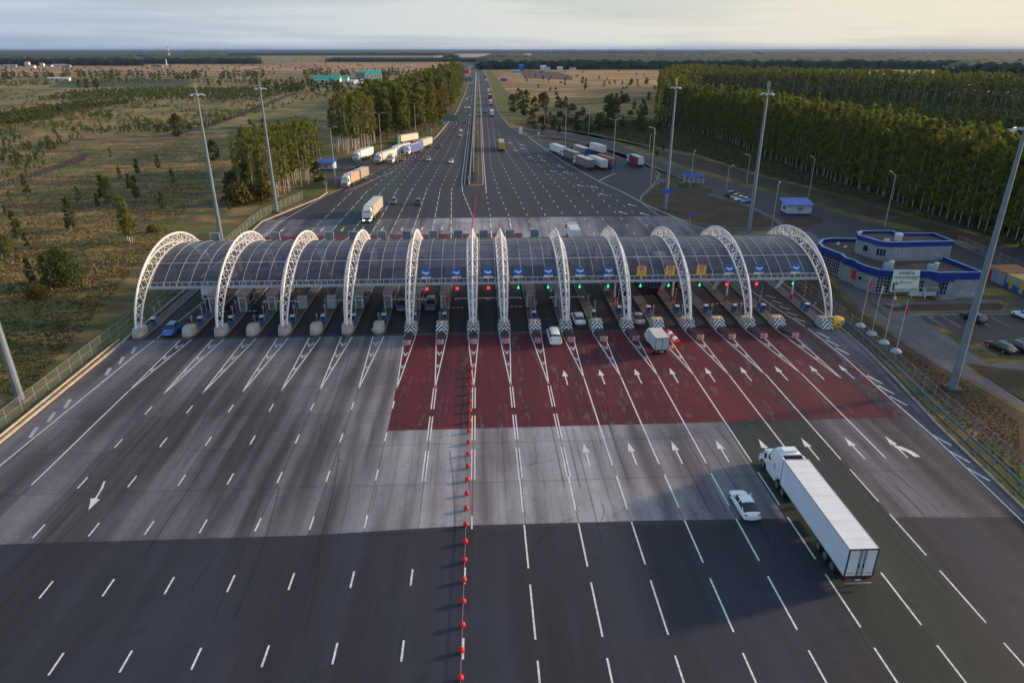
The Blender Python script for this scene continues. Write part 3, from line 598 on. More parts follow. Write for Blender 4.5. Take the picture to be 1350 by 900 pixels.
def islname(i): return '%s lane island from the left'%ordw(i+1)
ISX=[-55.3]+IS+[57.6]
for i,x in enumerate(ISX):
    o=isl0 if i==0 else copy_tree(isl0); o.location.x=x
    tag(o,'long low concrete strip, %s of the kerbed islands between toll lanes counted from the left'%ordw(i+1),'traffic island','kerbed islands between the toll lanes')
# nose blocks: plain rounded concrete lumps left, chevron boards right
def make_nose():
    r=empty('concrete_nose',(0,0,0)); mb=MB()
    sec=[(-1.75,.62,.75,.72),(-1.1,.98,1.35,.85),(-.2,1.05,1.62,.95),(.9,1.02,1.62,.95),(1.45,.98,1.55,.9)]
    vs=[]
    for y,w,h,k in sec: vs+=[(-w,y,0),(-w*1.0,y,h*.3),(-w*k,y,h*.92),(-w*k*.75,y,h),(w*k*.75,y,h),(w*k,y,h*.92),(w,y,h*.3),(w,y,0)]
    fs=[(j*8+i,j*8+i+1,(j+1)*8+i+1,(j+1)*8+i) for j in range(4) for i in range(7)]+[(7,6,5,4,3,2,1,0),tuple(range(32,40))]
    mb.add(vs,fs); mb.build('nose_body',CONB,r,bevel=.07); return r
nose0=make_nose()
for i in range(8):
    x=ISX[i]+(.0 if i else -.2); o=nose0 if i==0 else copy_tree(nose0); o.location=(x-.2,105.4,.05); o.scale=(.86,.86,.92)
    tag(o,'rounded bare concrete crash block, %s from the left before the arches'%ordw(i+1),'crash block','bare concrete blocks at the left lanes')
def make_block():
    r=empty('chevron_block',(0,0,0)); mb=MB()
    vs=[(-1.0,-.95,0),(1.0,-.95,0),(1.1,1.9,0),(-1.1,1.9,0),(-.92,.25,1.5),(.92,.25,1.5),(.95,1.8,1.55),(-.95,1.8,1.55)]
    mb.add(vs,[(3,2,1,0),(4,5,6,7),(0,1,5,4),(1,2,6,5),(2,3,7,6),(3,0,4,7)]); mb.build('block_body',CONB,r,bevel=.08)
    mb=MB(); mb.add([(-.93,-.88,.10),(.93,-.88,.10),(.88,.24,1.50),(-.88,.24,1.50),(-.93,-.98,.14),(.93,-.98,.14),(.88,.14,1.54),(-.88,.14,1.54)],[(4,5,6,7),(7,6,2,3),(4,7,3,0),(5,1,2,6),(0,1,5,4)]); mb.build('chevron_board',CHEV,r)
    mb=MB(); mb.lathe((0,.45,1.55),[(.17,0),(.17,.12),(.13,.26),(.05,.32)],10); mb.build('warning_lamp',ORANGE,r,smooth=True); return r
def make_cushion():
    r=empty('crash_cushion',(0,0,0)); mb=MB()
    for sx in (-1,1):
        mb.box((sx*.55,-.1,.55),(.09,3.9,.34),m=0)
        for k in range(5): mb.box((sx*.50,-1.7+k*.85,.36),(.08,.12,.7))
    mb.build('side_rail',mat('cushion_steel',(.09,.09,.10),.6,.3),r)
    for k in range(4): MB().box((0,-1.35+.85*k,.45),(.82,.42,.62)).build('absorber_box',mat('absorber_grey',(.055,.06,.07),.7),r)
    for sx in (-1,1):
        for k in range(4): MB().box((sx*.62,-1.4+k*.95,.72),(.03,.34,.12)).build('red_reflector',REDP,r)
    mb=MB(); vs=[]
    for j in range(9):
        a=math.pi*j/8; vs+=[(-.62*math.cos(a),-2.05-.32*math.sin(a),.12),(-.62*math.cos(a),-2.05-.32*math.sin(a),.86)]
    mb.add(vs,[(2*j,2*j+2,2*j+3,2*j+1) for j in range(8)]+[tuple(2*j+1 for j in range(9))]); mb.build('nose_cap',CHEVR,r); return r
blk0=make_block(); cus0=make_cushion()
for j,i in enumerate(range(8,21)):
    x=ISX[i]
    o=blk0 if j==0 else copy_tree(blk0); o.location=(x,104.15,.05)
    tag(o,'concrete block with black and white chevron board and orange lamp, %s counted from the left'%ordw(j+1),'chevron block','chevron fronted blocks at the gate islands')
    o.scale=(1,1,1)
    if i<21 and j<13:
        c=cus0 if j==0 else copy_tree(cus0); tipdx=[-.2,-.15,-.05,0,.1,.22,.3,.4,.45,.5,.55,.6,.65][j]
        c.location=(x+tipdx*.4,101.3,.05); c.rotation_euler=(0,0,math.atan2(tipdx,3.2) if True else 0)
        tag(c,'dark steel crash cushion with red and white nose, %s counted from the left'%ordw(j+1),'crash cushion','crash cushions in front of chevron blocks')
o=copy_tree(blk0); o.location=(57.4,103.4,.05); tag(o,'chevron board block at the far right arch foot behind the yellow drum','chevron block','chevron fronted blocks at the gate islands')
# booths
def make_booth(kind):
    r=empty('toll_booth',(0,0,0)); red=kind=='red'
    MB().bb(-.75,.75,-2.1,2.1,0,2.55).build('booth_wall',WHITE2,r,bevel=.05)
    mb=MB(); mb.bb(-.85,.85,-2.3,2.3,2.55,3.0); mb.build('roof',mat('booth_roof',(.50,.47,.44),.6,var=.12),r,bevel=.16 if red else .08)
    MB().bb(-.55,.55,-2.36,-2.31,2.62,2.9).build('air_grille',mat('grille_grey',(.30,.32,.35),.5,.4),r)
    MB().bb(-.42,.42,-2.15,-2.103,.15,2.1).build('door',mat('booth_door_grey',(.15,.19,.25),.5),r,label='grey blue door on the end wall'); MB().bb(-.10,.10,-2.175,-2.152,1.5,1.72).build('door_sign',SIGNW,r)
    for sx in (-1,1):
        MB().bb(sx*.753,sx*.79,-.5,1.7,1.05,2.15).build('window',GLASS,r)
        MB().bb(sx*.752,sx*.78,-2.05,2.05,2.25,2.52).build('upper_band',mat('band_blue',(.015,.09,.22),.5) if not red else WHITE2,r)
        MB().bb(sx*.752,sx*.78,-2.05,2.05,.05,.8).build('lower_band',mat('band_blue',(.015,.09,.22),.5) if not red else WHITE2,r)
        MB().bb(sx*.753,sx*.785,-2.0,-.6,.85,2.2).build('advert_panel',mat('panel_orange',(.55,.27,.06),.6) if not red else REDP,r)
    if red: MB().bb(.45,.62,-2.37,-2.31,.3,2.95).build('red_stripe',REDP,r)
    return r
bA=make_booth('blue'); bB=make_booth('red'); ai=bi=0
for i in (1,2,3,6,7): 
    o=bA if ai==0 else copy_tree(bA); ai+=1; o.location=(ISX[i]+.1,118.0,.25); tag(o,'white booth with blue bands and orange panel, %s of its kind from the left'%ordw(ai),'toll booth','white booths with blue bands in left lanes')
for i in (8,9,10,11,12,13):
    o=bB if bi==0 else copy_tree(bB); o.location=(ISX[i],117.2,.25); bi+=1
    tag(o,'white booth with red stripe and rounded roof, %s of its kind from the left'%ordw(bi),'toll booth','white booths with red stripe in middle lanes')
# payment machines, cabinets, poles, barriers
def make_payment():
    r=empty('payment_cabinet',(0,0,0)); MB().bb(-.3,.3,-.35,.35,0,1.25).build('cabinet_body',BLUE,r,bevel=.04); MB().bb(-.34,.34,-.4,.4,1.25,1.38).build('cabinet_lid',SIGNW,r)
    MB().bb(-.2,.2,-.38,-.352,.75,1.1).build('screen',GLASS,r); return r
def make_post():
    r=empty('signal_post',(0,0,0)); MB().tube((0,0,0),(0,0,2.7),.06,n=8).build('post',GALV,r,smooth=True); MB().bb(-.16,.16,-.12,.1,2.35,2.9).build('signal_head',mat('signal_head_grey',(.30,.33,.36),.5),r)
    MB().bb(-.09,.09,-.135,-.12,2.5,2.75).build('lens',mat('post_lens',(.08,.10,.11),.3),r); return r
def make_cab2():
    r=empty('equipment_cabinet',(0,0,0)); MB().bb(-.75,.75,-.5,.5,.1,2.2).build('cabinet_body',mat('cabinet_pale_blue',(.36,.43,.48),.5),r,bevel=.04); MB().bb(-.8,.8,-.56,.56,2.2,2.3).build('cabinet_roof',WHITE2,r); MB().tube((-.5,.3,2.3),(-.5,.3,3.6),.05).build('antenna_pipe',GALV,r); return r
p0=make_payment(); s0=make_post(); c0=make_cab2()
first=True; n=0; m_=0
for i,x in enumerate(ISX):
    o=p0 if i==0 else copy_tree(p0); yy=109.3 if i<15 else 111; o.location=(x+(.2 if i<15 else -.1),yy,.25)
    tag(o,'blue payment cabinet on the %s'%islname(i),'cabinet','blue payment cabinets on the islands')
    spots=((-.45,107.6),(-.1,113.2),(.5,109.8)) if i<15 else ((.35,109.2),)
    for k,(dx,y) in enumerate(spots):
        o=s0 if n==0 else copy_tree(s0); n+=1; o.location=(x+dx,y,.25); o.scale=(1,1,(.75,1.0,1.05)[k])
        tag(o,'thin grey signal post, %s along the %s'%(('nearest','farthest','middle one')[k],islname(i)),'post','grey signal posts on the islands')
for k,i in enumerate((4,5)):
    o=c0 if k==0 else copy_tree(c0); o.location=(ISX[i]+.3,116.3,.25); tag(o,('pale blue equipment cabinet behind the fifth arch block','pale blue equipment cabinet right of its twin between booths')[k],'cabinet','pale equipment cabinets')
def striped(mb,p0,p1,r,n=8,m0=0,m1=1):
    p0=Vector(p0);p1=Vector(p1)
    for k in range(n): mb.tube(p0.lerp(p1,k/n),p0.lerp(p1,(k+1)/n),r,m=m0 if k%2==0 else m1)
def make_barrier(up):
    r=empty('boom_barrier',(0,0,0)); MB().bb(-.2,.2,-.2,.2,0,1.1).build('drive_box',BLUE,r,bevel=.03); mb=MB()
    if up: striped(mb,(0,0,1.0),(.35,.3,4.3),.055,9)
    else: striped(mb,(0,0,1.0),(3.4,0,1.05),.05,9)
    mb.build('boom_arm',[REDP,SIGNW],r); MB().sphere((0,-.05,1.18),.09,8,6).build('lamp',TAIL,r); return r
bu=make_barrier(True); bd=make_barrier(False); nu=nd=0
for i,u in ((15,1),(17,1),(20,1),(18,0),(19,0),(21,1),(1,0),(2,0),(9,0),(11,0)):
    src=bu if u else bd; cnt=nu if u else nd; o=src if cnt==0 else copy_tree(src)
    if u: nu+=1
    else: nd+=1
    o.location=(ISX[i]-.2+(.5 if not u else 0),112.6,.25)
    tag(o,'%s red and white boom barrier on the %s'%('raised' if u else 'lowered',islname(i)),'barrier','red and white boom barriers at the gates')
# stair towers behind
def make_stair(plat):
    r=empty('access_stair',(0,0,0)); mb=MB()
    if plat:
        MB().tube((0,0,0),(0,0,4.9),.2,n=8).build('column',WHITE2,r,smooth=True); MB().tube((0,0,0),(0,0,1.0),.24,n=8).build('red_column_foot',REDP,r)
        MB().bb(-1.2,1.2,-.9,.9,4.9,5.05).build('platform',GALV,r)
        for sy in (-.9,.9):
            for z in (5.5,6.0): mb.tube((-1.2,sy,z),(1.2,sy,z),.03,n=4)
            for x in (-1.2,-.6,0,.6,1.2): mb.tube((x,sy,5.05),(x,sy,6.0),.025,n=4)
        mb.build('handrail',GALV,r)
        mb=MB()
        for k in range(14): mb.box((-.6,1.2+k*.32,4.7-k*.33),(1.0,.3,.05))
        for sx in (-1.1,-.1): mb.tube((sx,.9,4.9),(sx,5.6,.2),.07,n=4); mb.tube((sx,.9,5.9),(sx,5.6,1.2),.03,n=4)
        mb.build('stair_flight',GALV,r)
    else:
        for sx in (-.5,.5):
            for sy in (-.4,.4): mb.tube((sx,sy,0),(sx,sy,7.5),.05,n=4)
        for k in range(22): mb.box((0,-.4,.3+k*.33),(1.0,.08,.05)); 
        for k in range(10): mb.box((0,0,.6+k*.7),(1.0,.8,.04))
        mb.build('ladder_frame',WHITE2,r)
    return r
sp=make_stair(True); sl=make_stair(False)
for k,x in enumerate((13.9,24.3,35.0,45.1,57.4)):
    o=sp if k==0 else copy_tree(sp); o.location=(x,117.2,.25); tag(o,'steel platform on a post with stair flight, %s from the left under the canopy'%ordw(k+1),'stair','steel platforms with stairs under the canopy')
for k,x in enumerate((-52.5,-42.5,-32.0,-21.8,-11.6)):
    o=sl if k==0 else copy_tree(sl); o.location=(x+1.6 if k==0 else x+.4,124.5,.1); tag(o,'white caged ladder tower, %s from the left under the canopy'%ordw(k+1),'ladder','white ladder towers under the canopy')
# signs on the eave and lane signals
ez=rc(t0)[1]; ey=YC+rc(t0)[0]-.6
def make_bsign(kind):
    r=empty('lane_sign',(0,0,0)); W=.72
    MB().bb(-W,W,-.05,.03,.35 if kind=='b' else 0,1.55).build('board',SIGNB if kind=='b' else SIGNY,r)
    MB().tube((0,.1,-1.0),(0,.1,.9),.05).build('bracket',GALV,r)
    mb=MB()
    if kind=='b':
        MB().bb(-W,W,-.05,.03,0,.345).build('lower_strip',SIGNW,r)
        mb.add([(-.58,-.06,.95),(-.25,-.06,.9),(-.1,-.06,.72),(.1,-.06,.66),(.2,-.06,.78),(.42,-.06,.85),(.55,-.06,1.05),(.36,-.06,1.3),(.2,-.06,1.02),(-.1,-.06,1.12),(-.35,-.06,1.2),(-.58,-.06,1.22)],[tuple(range(12))]); mb.build('vehicle_emblem',SIGNW,r)
        mb=MB(); mb.add([(.08,-.061,.06),(.62,-.061,.06),(.62,-.061,.28),(.08,-.061,.28)],[(0,1,2,3)]); mb.build('strip_patch',SIGNY,r)
    else:
        for x in (-.22,.18): mb.add([(x-.12,-.062,.25),(x+.0,-.062,.25),(x+.2,-.062,1.2),(x-.12,-.062,1.2),(x-.18,-.062,1.05),(x+.02,-.062,1.05)],[(0,1,2,3,4,5)])
        mb.build('emblem',PURP,r); MB().bb(-.4,.4,-.064,-.05,1.32,1.5).build('top_strip',PURP,r)
    return r
def make_sig(kind):
    r=empty('lane_signal',(0,0,0)); MB().bb(-.38,.38,0,.16,-.38,.38).build('housing',BLKP,r); MB().tube((0,.08,.38),(0,.08,.7),.04).build('hanger',GALV,r); mb=MB()
    if kind=='x':
        mb.box((0,-.02,0),(.72,.03,.16),ry=R(45)); mb.box((0,-.03,0),(.72,.03,.16),ry=R(-45)); mb.build('red_cross',REDL,r)
    else:
        mb.add([(-.07,-.02,.32),(-.07,-.02,-.02),(-.28,-.02,-.02),(0,-.02,-.33),(.28,-.02,-.02),(.07,-.02,-.02),(.07,-.02,.32)],[(6,5,1,0),(2,3,4,5,1)]); mb.build('green_arrow',GREENL,r)
    return r
SG={k:make_bsign(k) for k in 'by'}; SI={k:make_sig(k) for k in 'xa'}; us={}
SX=[-9.1,-4.1,1.1,6.1,11.1,16.4,21.2,26.7,31.5,36.8,41.5,46.6,52.9]
cnt=0
for k,x in enumerate(SX):
    kd='y' if k in (7,8,9) else 'b'; o=SG[kd] if kd not in us else copy_tree(SG[kd]); us[kd]=us.get(kd,0)+1; o.location=(x,ey,ez+.85); o.scale=(1.06,1.06,1.06)
    tag(o,('square blue lane sign with white emblem, %s blue one from the left on the eave' if kd=='b' else 'square yellow lane sign with purple emblem, %s yellow one from the left')%ordw(us[kd]),'sign','lane signs along the canopy eave')
    sk='x' if k in (0,1,2,10,11) else 'a'; o=SI[sk] if sk not in us else copy_tree(SI[sk]); us[sk]=us.get(sk,0)+1; o.location=(x+.05,ey+.3,ez-.95)
    tag(o,'%s hanging under the eave, %s of its colour from the left'%('red cross lane signal' if sk=='x' else 'green arrow lane signal',ordw(us[sk])),'lane signal','lit lane signals under the eave')
# backs of signs on the rear eave
def make_rear():
    r=empty('rear_sign',(0,0,0)); MB().bb(-.85,.85,-.04,.04,0,1.5).build('board_back',GREYP,r); mb=MB()
    for sx in (-.85,.85): mb.bb(sx-.05,sx+.05,-.07,.07,-.05,1.55)
    mb.bb(-.9,.9,-.07,.07,1.5,1.6); mb.tube((0,0,-1),(0,0,0),.06); mb.build('frame',WHITE2,r); return r
rs=make_rear()
for k,px in enumerate((276,356,428,461,499,533,569,603,638,674,708)):
    x=g(px,318,9.3)[0]; o=rs if k==0 else copy_tree(rs); o.location=(x,YC-rc(t0)[0]+.6,8.55)
    tag(o,'grey back of a sign showing above the rear eave, %s from the left'%ordw(k+1),'sign','rear facing signs behind the canopy')
# yellow drum, red-white tubes
r=empty('traffic_drum',(59.5,103.9,.05),0,'fat yellow water drum with blue and red arrow signs by the right arch foot','drum')
MB().lathe((0,0,0),[(.95,0),(1.12,.3),(1.15,1.0),(1.0,1.5),(.55,1.75),(.0,1.78)],20).build('drum_body',mat('drum_yellow',(.80,.52,.06),.5,var=.08),r,smooth=True)
mb=MB(); 
for k in range(16):
    a0,a1=k*math.pi/8,(k+1)*math.pi/8; mb.add([(.45,-1.17,1.05),(.45+.36*math.cos(a0),-1.17,1.05+.36*math.sin(a0)),(.45+.36*math.cos(a1),-1.17,1.05+.36*math.sin(a1))],[(0,1,2)])
mb.build('blue_sign',SIGNB,r); MB().box((.45,-1.19,1.05),(.46,.02,.09),ry=R(-40)).build('white_arrow',SIGNW,r); MB().bb(-.62,-.15,-1.16,-1.12,.6,.95).build('red_sign',REDP,r)
for k,(x,y,h) in enumerate(((28.9,99.3,0),(30.1,98.9,.3))):
    mb=MB(); striped(mb,(x-.3,y+1.7,1.2),(x+(.6 if k else .2),y-(2.2 if k else .2),.65),.42,5 if k else 3); 
    mb.build('barrier_tube',[REDP,SIGNW],None,smooth=True,label=('short red and white inflated tube ahead of the box truck','long red and white inflated tube right of the box truck')[k],cat='barrier tube')
# ---------------------------------------------------------------- red buoy line
M_BALL=mat('red_buoy',(.50,.012,.022),.6,var=.3,scale=5)
mbp=MB(); mbp.sphere((0,0,.28),.27,18,12); b0=mbp.build('buoy',M_BALL,None,smooth=True,angle=80); 
by=[36.7+2.53*k for k in range(22)]
for k,y in enumerate(by):
    o=b0 if k==0 else b0.copy()
    if k: col.objects.link(o)
    o.location=(-2.1+.008*(y-36.7),y,.05); tag(o,'round red buoy on the lane rope, %s counting from the near end'%ordw(k+1),'buoy','red buoys strung along the front lane rope')
y=166.0;k=0
while y<217:
    o=b0.copy(); col.objects.link(o); o.location=(-2.2+(y-166)*.012,y,.05); k+=1
    tag(o,'red buoy in the close-set row behind the canopy, %s counting from the canopy'%ordw(k),'buoy','red buoys in the row behind the canopy'); y+=3.2
mb=MB(); mb.tube((-2.1,34,.3),(-1.65,96,.3),.018,n=4); mb.build('lane_rope',mat('rope',(.25,.2,.2),.8),None,label='thin rope threading the front row of red buoys',cat='rope')
# ---------------------------------------------------------------- vehicles (forward = +Y)
def wheel(par,x,y,r,w,sub=True):
    s=1 if x>0 else -1; mb=MB(); mb.tube((x-s*w,y,r),(x,y,r),r,n=18); o=mb.build('wheel',BLACK,par,smooth=True,angle=50)
    if sub:
        mb=MB(); mb.tube((x-s*.02,y,r),(x+s*.012,y,r),r*.62,n=14); mb.build('rim',CHROME,o)
    return o
PAINT={}
def paint(n,c,**k): 
    return mat('paint_'+n,c,.32,.0,var=.03,scale=.7,coat=.6,**k)
def loft(mb,secs):
    n=len(secs[0]); vs=[p for s in secs for p in s]
    fs=[(j*n+i,j*n+(i+1)%n,(j+1)*n+(i+1)%n,(j+1)*n+i) for j in range(len(secs)-1) for i in range(n)]
    fs=[f[::-1] for f in fs]; fs.append(tuple(range(n))); fs.append(tuple(range((len(secs)-1)*n,len(secs)*n))[::-1]); return mb.add(vs,fs)
CAR={'sedan':dict(L=4.55,W=1.82,H=1.46,belt=.92,st=[(-2.27,.55,.86),(-2.22,.88,.93),(-1.75,.98,.98),(-1.2,.98,1),(.95,.93,1),(1.7,.85,.95),(2.12,.72,.84),(2.27,.50,.66)],b=(-2.0,1.18),t=(-.95,.30)),
 'hatch':dict(L=4.2,W=1.8,H=1.52,belt=.95,st=[(-2.1,.6,.9),(-2.05,.95,.95),(-1.5,1.0,1),(.95,.96,1),(1.6,.88,.95),(2.0,.74,.85),(2.1,.5,.70)],b=(-2.0,1.05),t=(-1.55,.25)),
 'wagon':dict(L=4.7,W=1.84,H=1.52,belt=.95,st=[(-2.35,.55,.9),(-2.3,.92,.96),(-1.9,.98,1),(1.0,.95,1),(1.75,.86,.97),(2.2,.72,.92),(2.35,.5,.84)],b=(-2.25,1.1),t=(-1.85,.3)),
 'suv':dict(L=4.65,W=1.9,H=1.74,belt=1.08,st=[(-2.32,.6,.92),(-2.28,1.08,.97),(-1.8,1.12,1),(1.0,1.09,1),(1.7,1.02,.98),(2.2,.90,.95),(2.32,.6,.88)],b=(-2.22,1.1),t=(-1.95,.42)),
 'van':dict(L=4.85,W=1.9,H=1.92,belt=1.12,st=[(-2.42,.55,.95),(-2.40,1.12,.98),(-1.8,1.14,1),(1.4,1.12,1),(1.9,1.02,.98),(2.3,.86,.94),(2.42,.55,.88)],b=(-2.38,1.75),t=(-2.22,1.0))}
def make_car(style,cname,c,lit=False,box=False,metal=0):
    S_=CAR[style]; W=S_['W']/2; H=S_['H']; pm=paint(cname,c); r=empty('car' if style not in('van',) else 'minivan',(0,0,0)); mb=MB()
    secs=[]
    for y,zt,k in S_['st']:
        w=W*k*1.045; y=y*1.02; secs.append([(-w*.93,y,.22),(-w,y,.42),(-w,y,zt*.72),(-w*.965,y,zt-.10),(-w*.86,y,zt),(w*.86,y,zt),(w*.965,y,zt-.10),(w,y,zt*.72),(w,y,.42),(w*.93,y,.22)])
    loft(mb,secs); b0_,b1=S_['b']; t0_,t1_=S_['t']; bz=S_['belt']-.05
    ob=mb.build('body',pm,r,smooth=True,angle=60); sm=ob.modifiers.new('round','SUBSURF'); sm.levels=1; sm.render_levels=2
    wb=W*.93; wt=W*.70; mid=(t0_+t1_)/2-.05
    def sst(a): a=max(0,min(1,a)); return a*a*(3-2*a)*.35+a*.65
    def Sf(y):
        if y<t0_: return sst((y-b0_)/(t0_-b0_))
        if y>t1_: return sst((b1-y)/(b1-t1_))
        return 1+.035*math.sin(math.pi*(y-t0_)/(t1_-t0_))
    ys=[b0_,b0_+.10]+[b0_+.1+(t0_-b0_-.1)*k/3 for k in (1,2)]+[t0_,t0_+.12,(t0_+mid)/2,mid-.05,mid+.05,(mid+t1_)/2,t1_-.10,t1_]+[t1_+(b1-t1_-.1)*k/4 for k in (1,2,3)]+[b1-.10,b1]
    vs_=[1,.94,.82,.70,.63,.56,.40,.2,0,-.2,-.40,-.56,-.63,-.70,-.82,-.94,-1]
    def pt(y,v):
        q=Sf(y); hh=(H-bz)*q; w_=wb-(wb-wt)*min(1,q); a=abs(v); sg=1 if v>=0 else -1
        if a>=.6: f=(1-a)/.4; return (sg*(wb+(w_-wb)*f**1.15),y,bz+hh*.90*f)
        f=(.6-a)/.6; return (sg*w_*(1-f)**.9 if f<1 else 0,y,bz+hh*(.90+.10*math.sin(f*math.pi/2)))
    grid=[[pt(y,v) for v in vs_] for y in ys]
    reg_={k:MB() for k in ('cabin','rear_window','windshield','swl','swr','swl2','swr2')}
    for i in range(len(ys)-1):
        for j in range(len(vs_)-1):
            ym=(ys[i]+ys[i+1])/2; vm=(vs_[j]+vs_[j+1])/2; a=abs(vm); k='cabin'
            if a<.6 or (a<.63):
                if ym>t1_ and ym<b1-.1: k='windshield'
                elif ym<t0_ and ym>b0_+.1: k='rear_window'
            elif .63<a<.94:
                lo=b0_+(t0_-b0_)*(.45 if a>.8 else .75); hi=b1-(b1-t1_)*(.30 if a>.8 else .72)
                if lo<ym<hi and not (mid-.05<ym<mid+.05): k=('swl' if vm<0 else 'swr')+('2' if ym>mid else '')
            q=[grid[i][j],grid[i][j+1],grid[i+1][j+1],grid[i+1][j]]
            reg_[k].add(q,[(3,2,1,0)])
    for k,mbk in reg_.items():
        if not mbk.f: continue
        nm={'cabin':'cabin','rear_window':'rear_window','windshield':'windshield'}.get(k,'side_window')
        o=mbk.build(nm,pm if k=='cabin' else GLASS,r); bm=bmesh.new(); bm.from_mesh(o.data); bmesh.ops.remove_doubles(bm,verts=bm.verts,dist=1e-4); bmesh.ops.recalc_face_normals(bm,faces=bm.faces); bm.to_mesh(o.data); bm.free()
        o.data.polygons.foreach_set('use_smooth',[True]*len(o.data.polygons)); o.data.set_sharp_from_angle(angle=R(50))
    L=S_['L']; wr=.34 if style in('suv','van') else .32
    for y in (-L*.29,L*.30):
        for s in (-1,1):
            MB().tube((s*(W-.12),y,wr+.02),(s*(W-.005),y,wr+.02),wr+.06,n=18).build('wheel_arch',BLKP,r); wheel(r,s*(W+.01),y,wr,.22)
    for s in (-1,1):
        MB().box((s*W*.74,-L/2+.13,.80 if style!='van' else .95),(.28,.22,.11 if style!='van' else .3)).build('taillight',TAIL,r)
        MB().box((s*W*.58,L/2-.26,.60),(.34,.26,.12)).build('headlight',HEADL if lit else HEAD,r)
        MB().box((s*(W+.10),b1-.25,S_['belt']+.06),(.2,.12,.14)).build('mirror',pm,r)
    MB().box((0,-L/2-.0,.62),(.5,.06,.12)).build('license_plate',SIGNW,r); MB().box((0,L/2+.0,.45),(.5,.06,.11)).build('license_plate',SIGNW,r)
    MB().box((0,L/2-.02,.36),(W*1.4,.12,.16)).build('grille',BLKP,r)
    MB().box((0,-L/2+.03,.36),(W*1.5,.12,.16)).build('bumper_trim',BLKP,r)
    if box: MB().box((0,-.4,H+.22),(.85,1.7,.36),taper=.85).build('roof_box',BLKP,r,bevel=.08)
    return r
WHEELBASE=None
protos={}
def car(style,cname,c,x,y,rz,label,group=None,lit=False,box=False,cat='car'):
    key=(style,cname,lit,box)
    if key in protos: o=copy_tree(protos[key])
    else: o=make_car(style,cname,c,lit,box); protos[key]=o
    o.location=(x,y,.05); o.rotation_euler=(0,0,R(rz)); o.name='minivan' if style=='van' else 'car'
    return tag(o,label,cat,group)
CW=(.82,.84,.86);CB=(.012,.013,.016);CS=(.34,.36,.39);CR=(.30,.015,.02);CBL=(.01,.12,.42);CG=(.12,.125,.13);CD=(.03,.045,.07)
car('sedan','white',CW,26.2,56.0,1,'white sedan driving away left of the long white articulated truck','',cat='car')
car('hatch','blue',CBL,-51.0,106.3,183,'bright blue hatchback leaving the leftmost lane with headlights on','',lit=True)
car('van','white',CW,11.45,100.3,1,'white minivan just past the crash cushions on red paving','',cat='minivan')
car('wagon','white',CW,16.4,108.4,2,'white station wagon between the chevron blocks near the white minivan','')
car('sedan','silver',CS,26.6,108.0,0,'silver sedan entering a gate lane ahead of the small box truck','')
car('hatch','grey',CG,-14.3,115.9,180,'dark car with black roof box and bright headlights under the canopy','',lit=True,box=True)
car('suv','slate',(.10,.13,.17),-9.2,116.1,180,'slate blue off-roader facing out beside the red striped booth','')
car('hatch','grey',CG,-26,207.5,180,'pale lit car coming towards the plaza right of the white truck','',lit=True).name='car'
car('hatch','black',CB,-18.5,205.9,180,'black car approaching the gates in the middle of the rear plaza','',lit=True)
car('sedan','slate',(.10,.13,.17),10.6,160.5,0,'dark car just beyond the canopy ridge on red paving','')
cars=[(-21.1,292.6,'silver','silver car approaching alone beside the parked trucks'),(-11.4,286,'white','white car approaching nearest the median beyond the plaza'),(-18.4,333,'black','black car approaching level with the green fronted truck'),(-10.1,378,'silver','silver car approaching just behind a dark one near the median'),(-10.2,401,'white','white car near the blue roadside board'),(-8.5,446,'black','black car closest in the bunch of oncoming traffic'),(-8.0,472,'red','red car in the bunch of oncoming traffic'),(-7.0,491,'grey','grey car behind the red one in oncoming traffic'),(-9.2,529,'red','dark red car farther up the oncoming side'),(-7.4,564,'white','white car farther up the oncoming side'),(-10.2,564,'white','white car driving beside its white twin on the oncoming side'),(-10.5,664,'white','white oncoming car well before the overhead mast'),(-8,697,'silver','silver oncoming car passing the lamp posts'),(-10.5,960,'white','white oncoming car small in the distance'),(-7.4,960,'white','white oncoming car beside another small in the distance'),(-8,1024,'white','white oncoming car beyond the close pair'),(-10,1200,'silver','silver oncoming car far up the highway'),(-8,1500,'white','white oncoming car near the distant junction')]
cc={'white':CW,'silver':CS,'black':CB,'red':CR,'grey':CG}
for x,y,cn,lb in cars: car('sedan',cn,cc[cn],x,y,180,lb,'oncoming cars on the highway',lit=True)
for x,y,cn,lb in ((7.6,637,'black','black car leaving on the highway between white trucks'),(5.8,570,'grey','dark car leaving left of a white truck'),(5.2,520,'black','black car leaving nearest on the inner lane'),(9.4,891,'black','black car leaving far up the highway'),(6.2,1000,'grey','grey car leaving far up the highway'),(12.2,1290,'black','black car leaving farthest of all')):
    car('sedan',cn,cc[cn],x,y,0,lb,'departing cars on the highway')
for x,y,rz,cn,c,st,lb in ((79.6,213.3,-57,'black',CB,'suv','black off-roader first in the row beside the blue gazebo lot'),(79.9,209.9,-57,'yellow',(.50,.42,.18),'hatch','pale yellow hatchback parked second in the small roadside row'),(80.2,206.9,-57,'white',CW,'sedan','white sedan parked third in the small roadside row'),(81.0,204.2,-57,'skyblue',(.25,.42,.58),'hatch','light blue hatchback parked last in the small roadside row'),
    (84.3,105.6,12,'black',CB,'hatch','black hatchback parked behind the tall lamp mast'),(93.9,105.9,12,'white',CW,'sedan','white sedan cut by the right edge beside the lawn strip'),(80.2,93.3,12,'black',CB,'sedan','black sedan parked nearest the mast in the front row'),(83.0,93.6,12,'midnight',(.012,.016,.03),'sedan','midnight blue sedan at the right edge beside a black one'),(86.0,94.0,12,'olive',(.08,.07,.05),'sedan','olive dark sedan barely in view behind the midnight one')):
    car(st,cn,c,x,y,rz+(0),lb,'parked cars on the right')
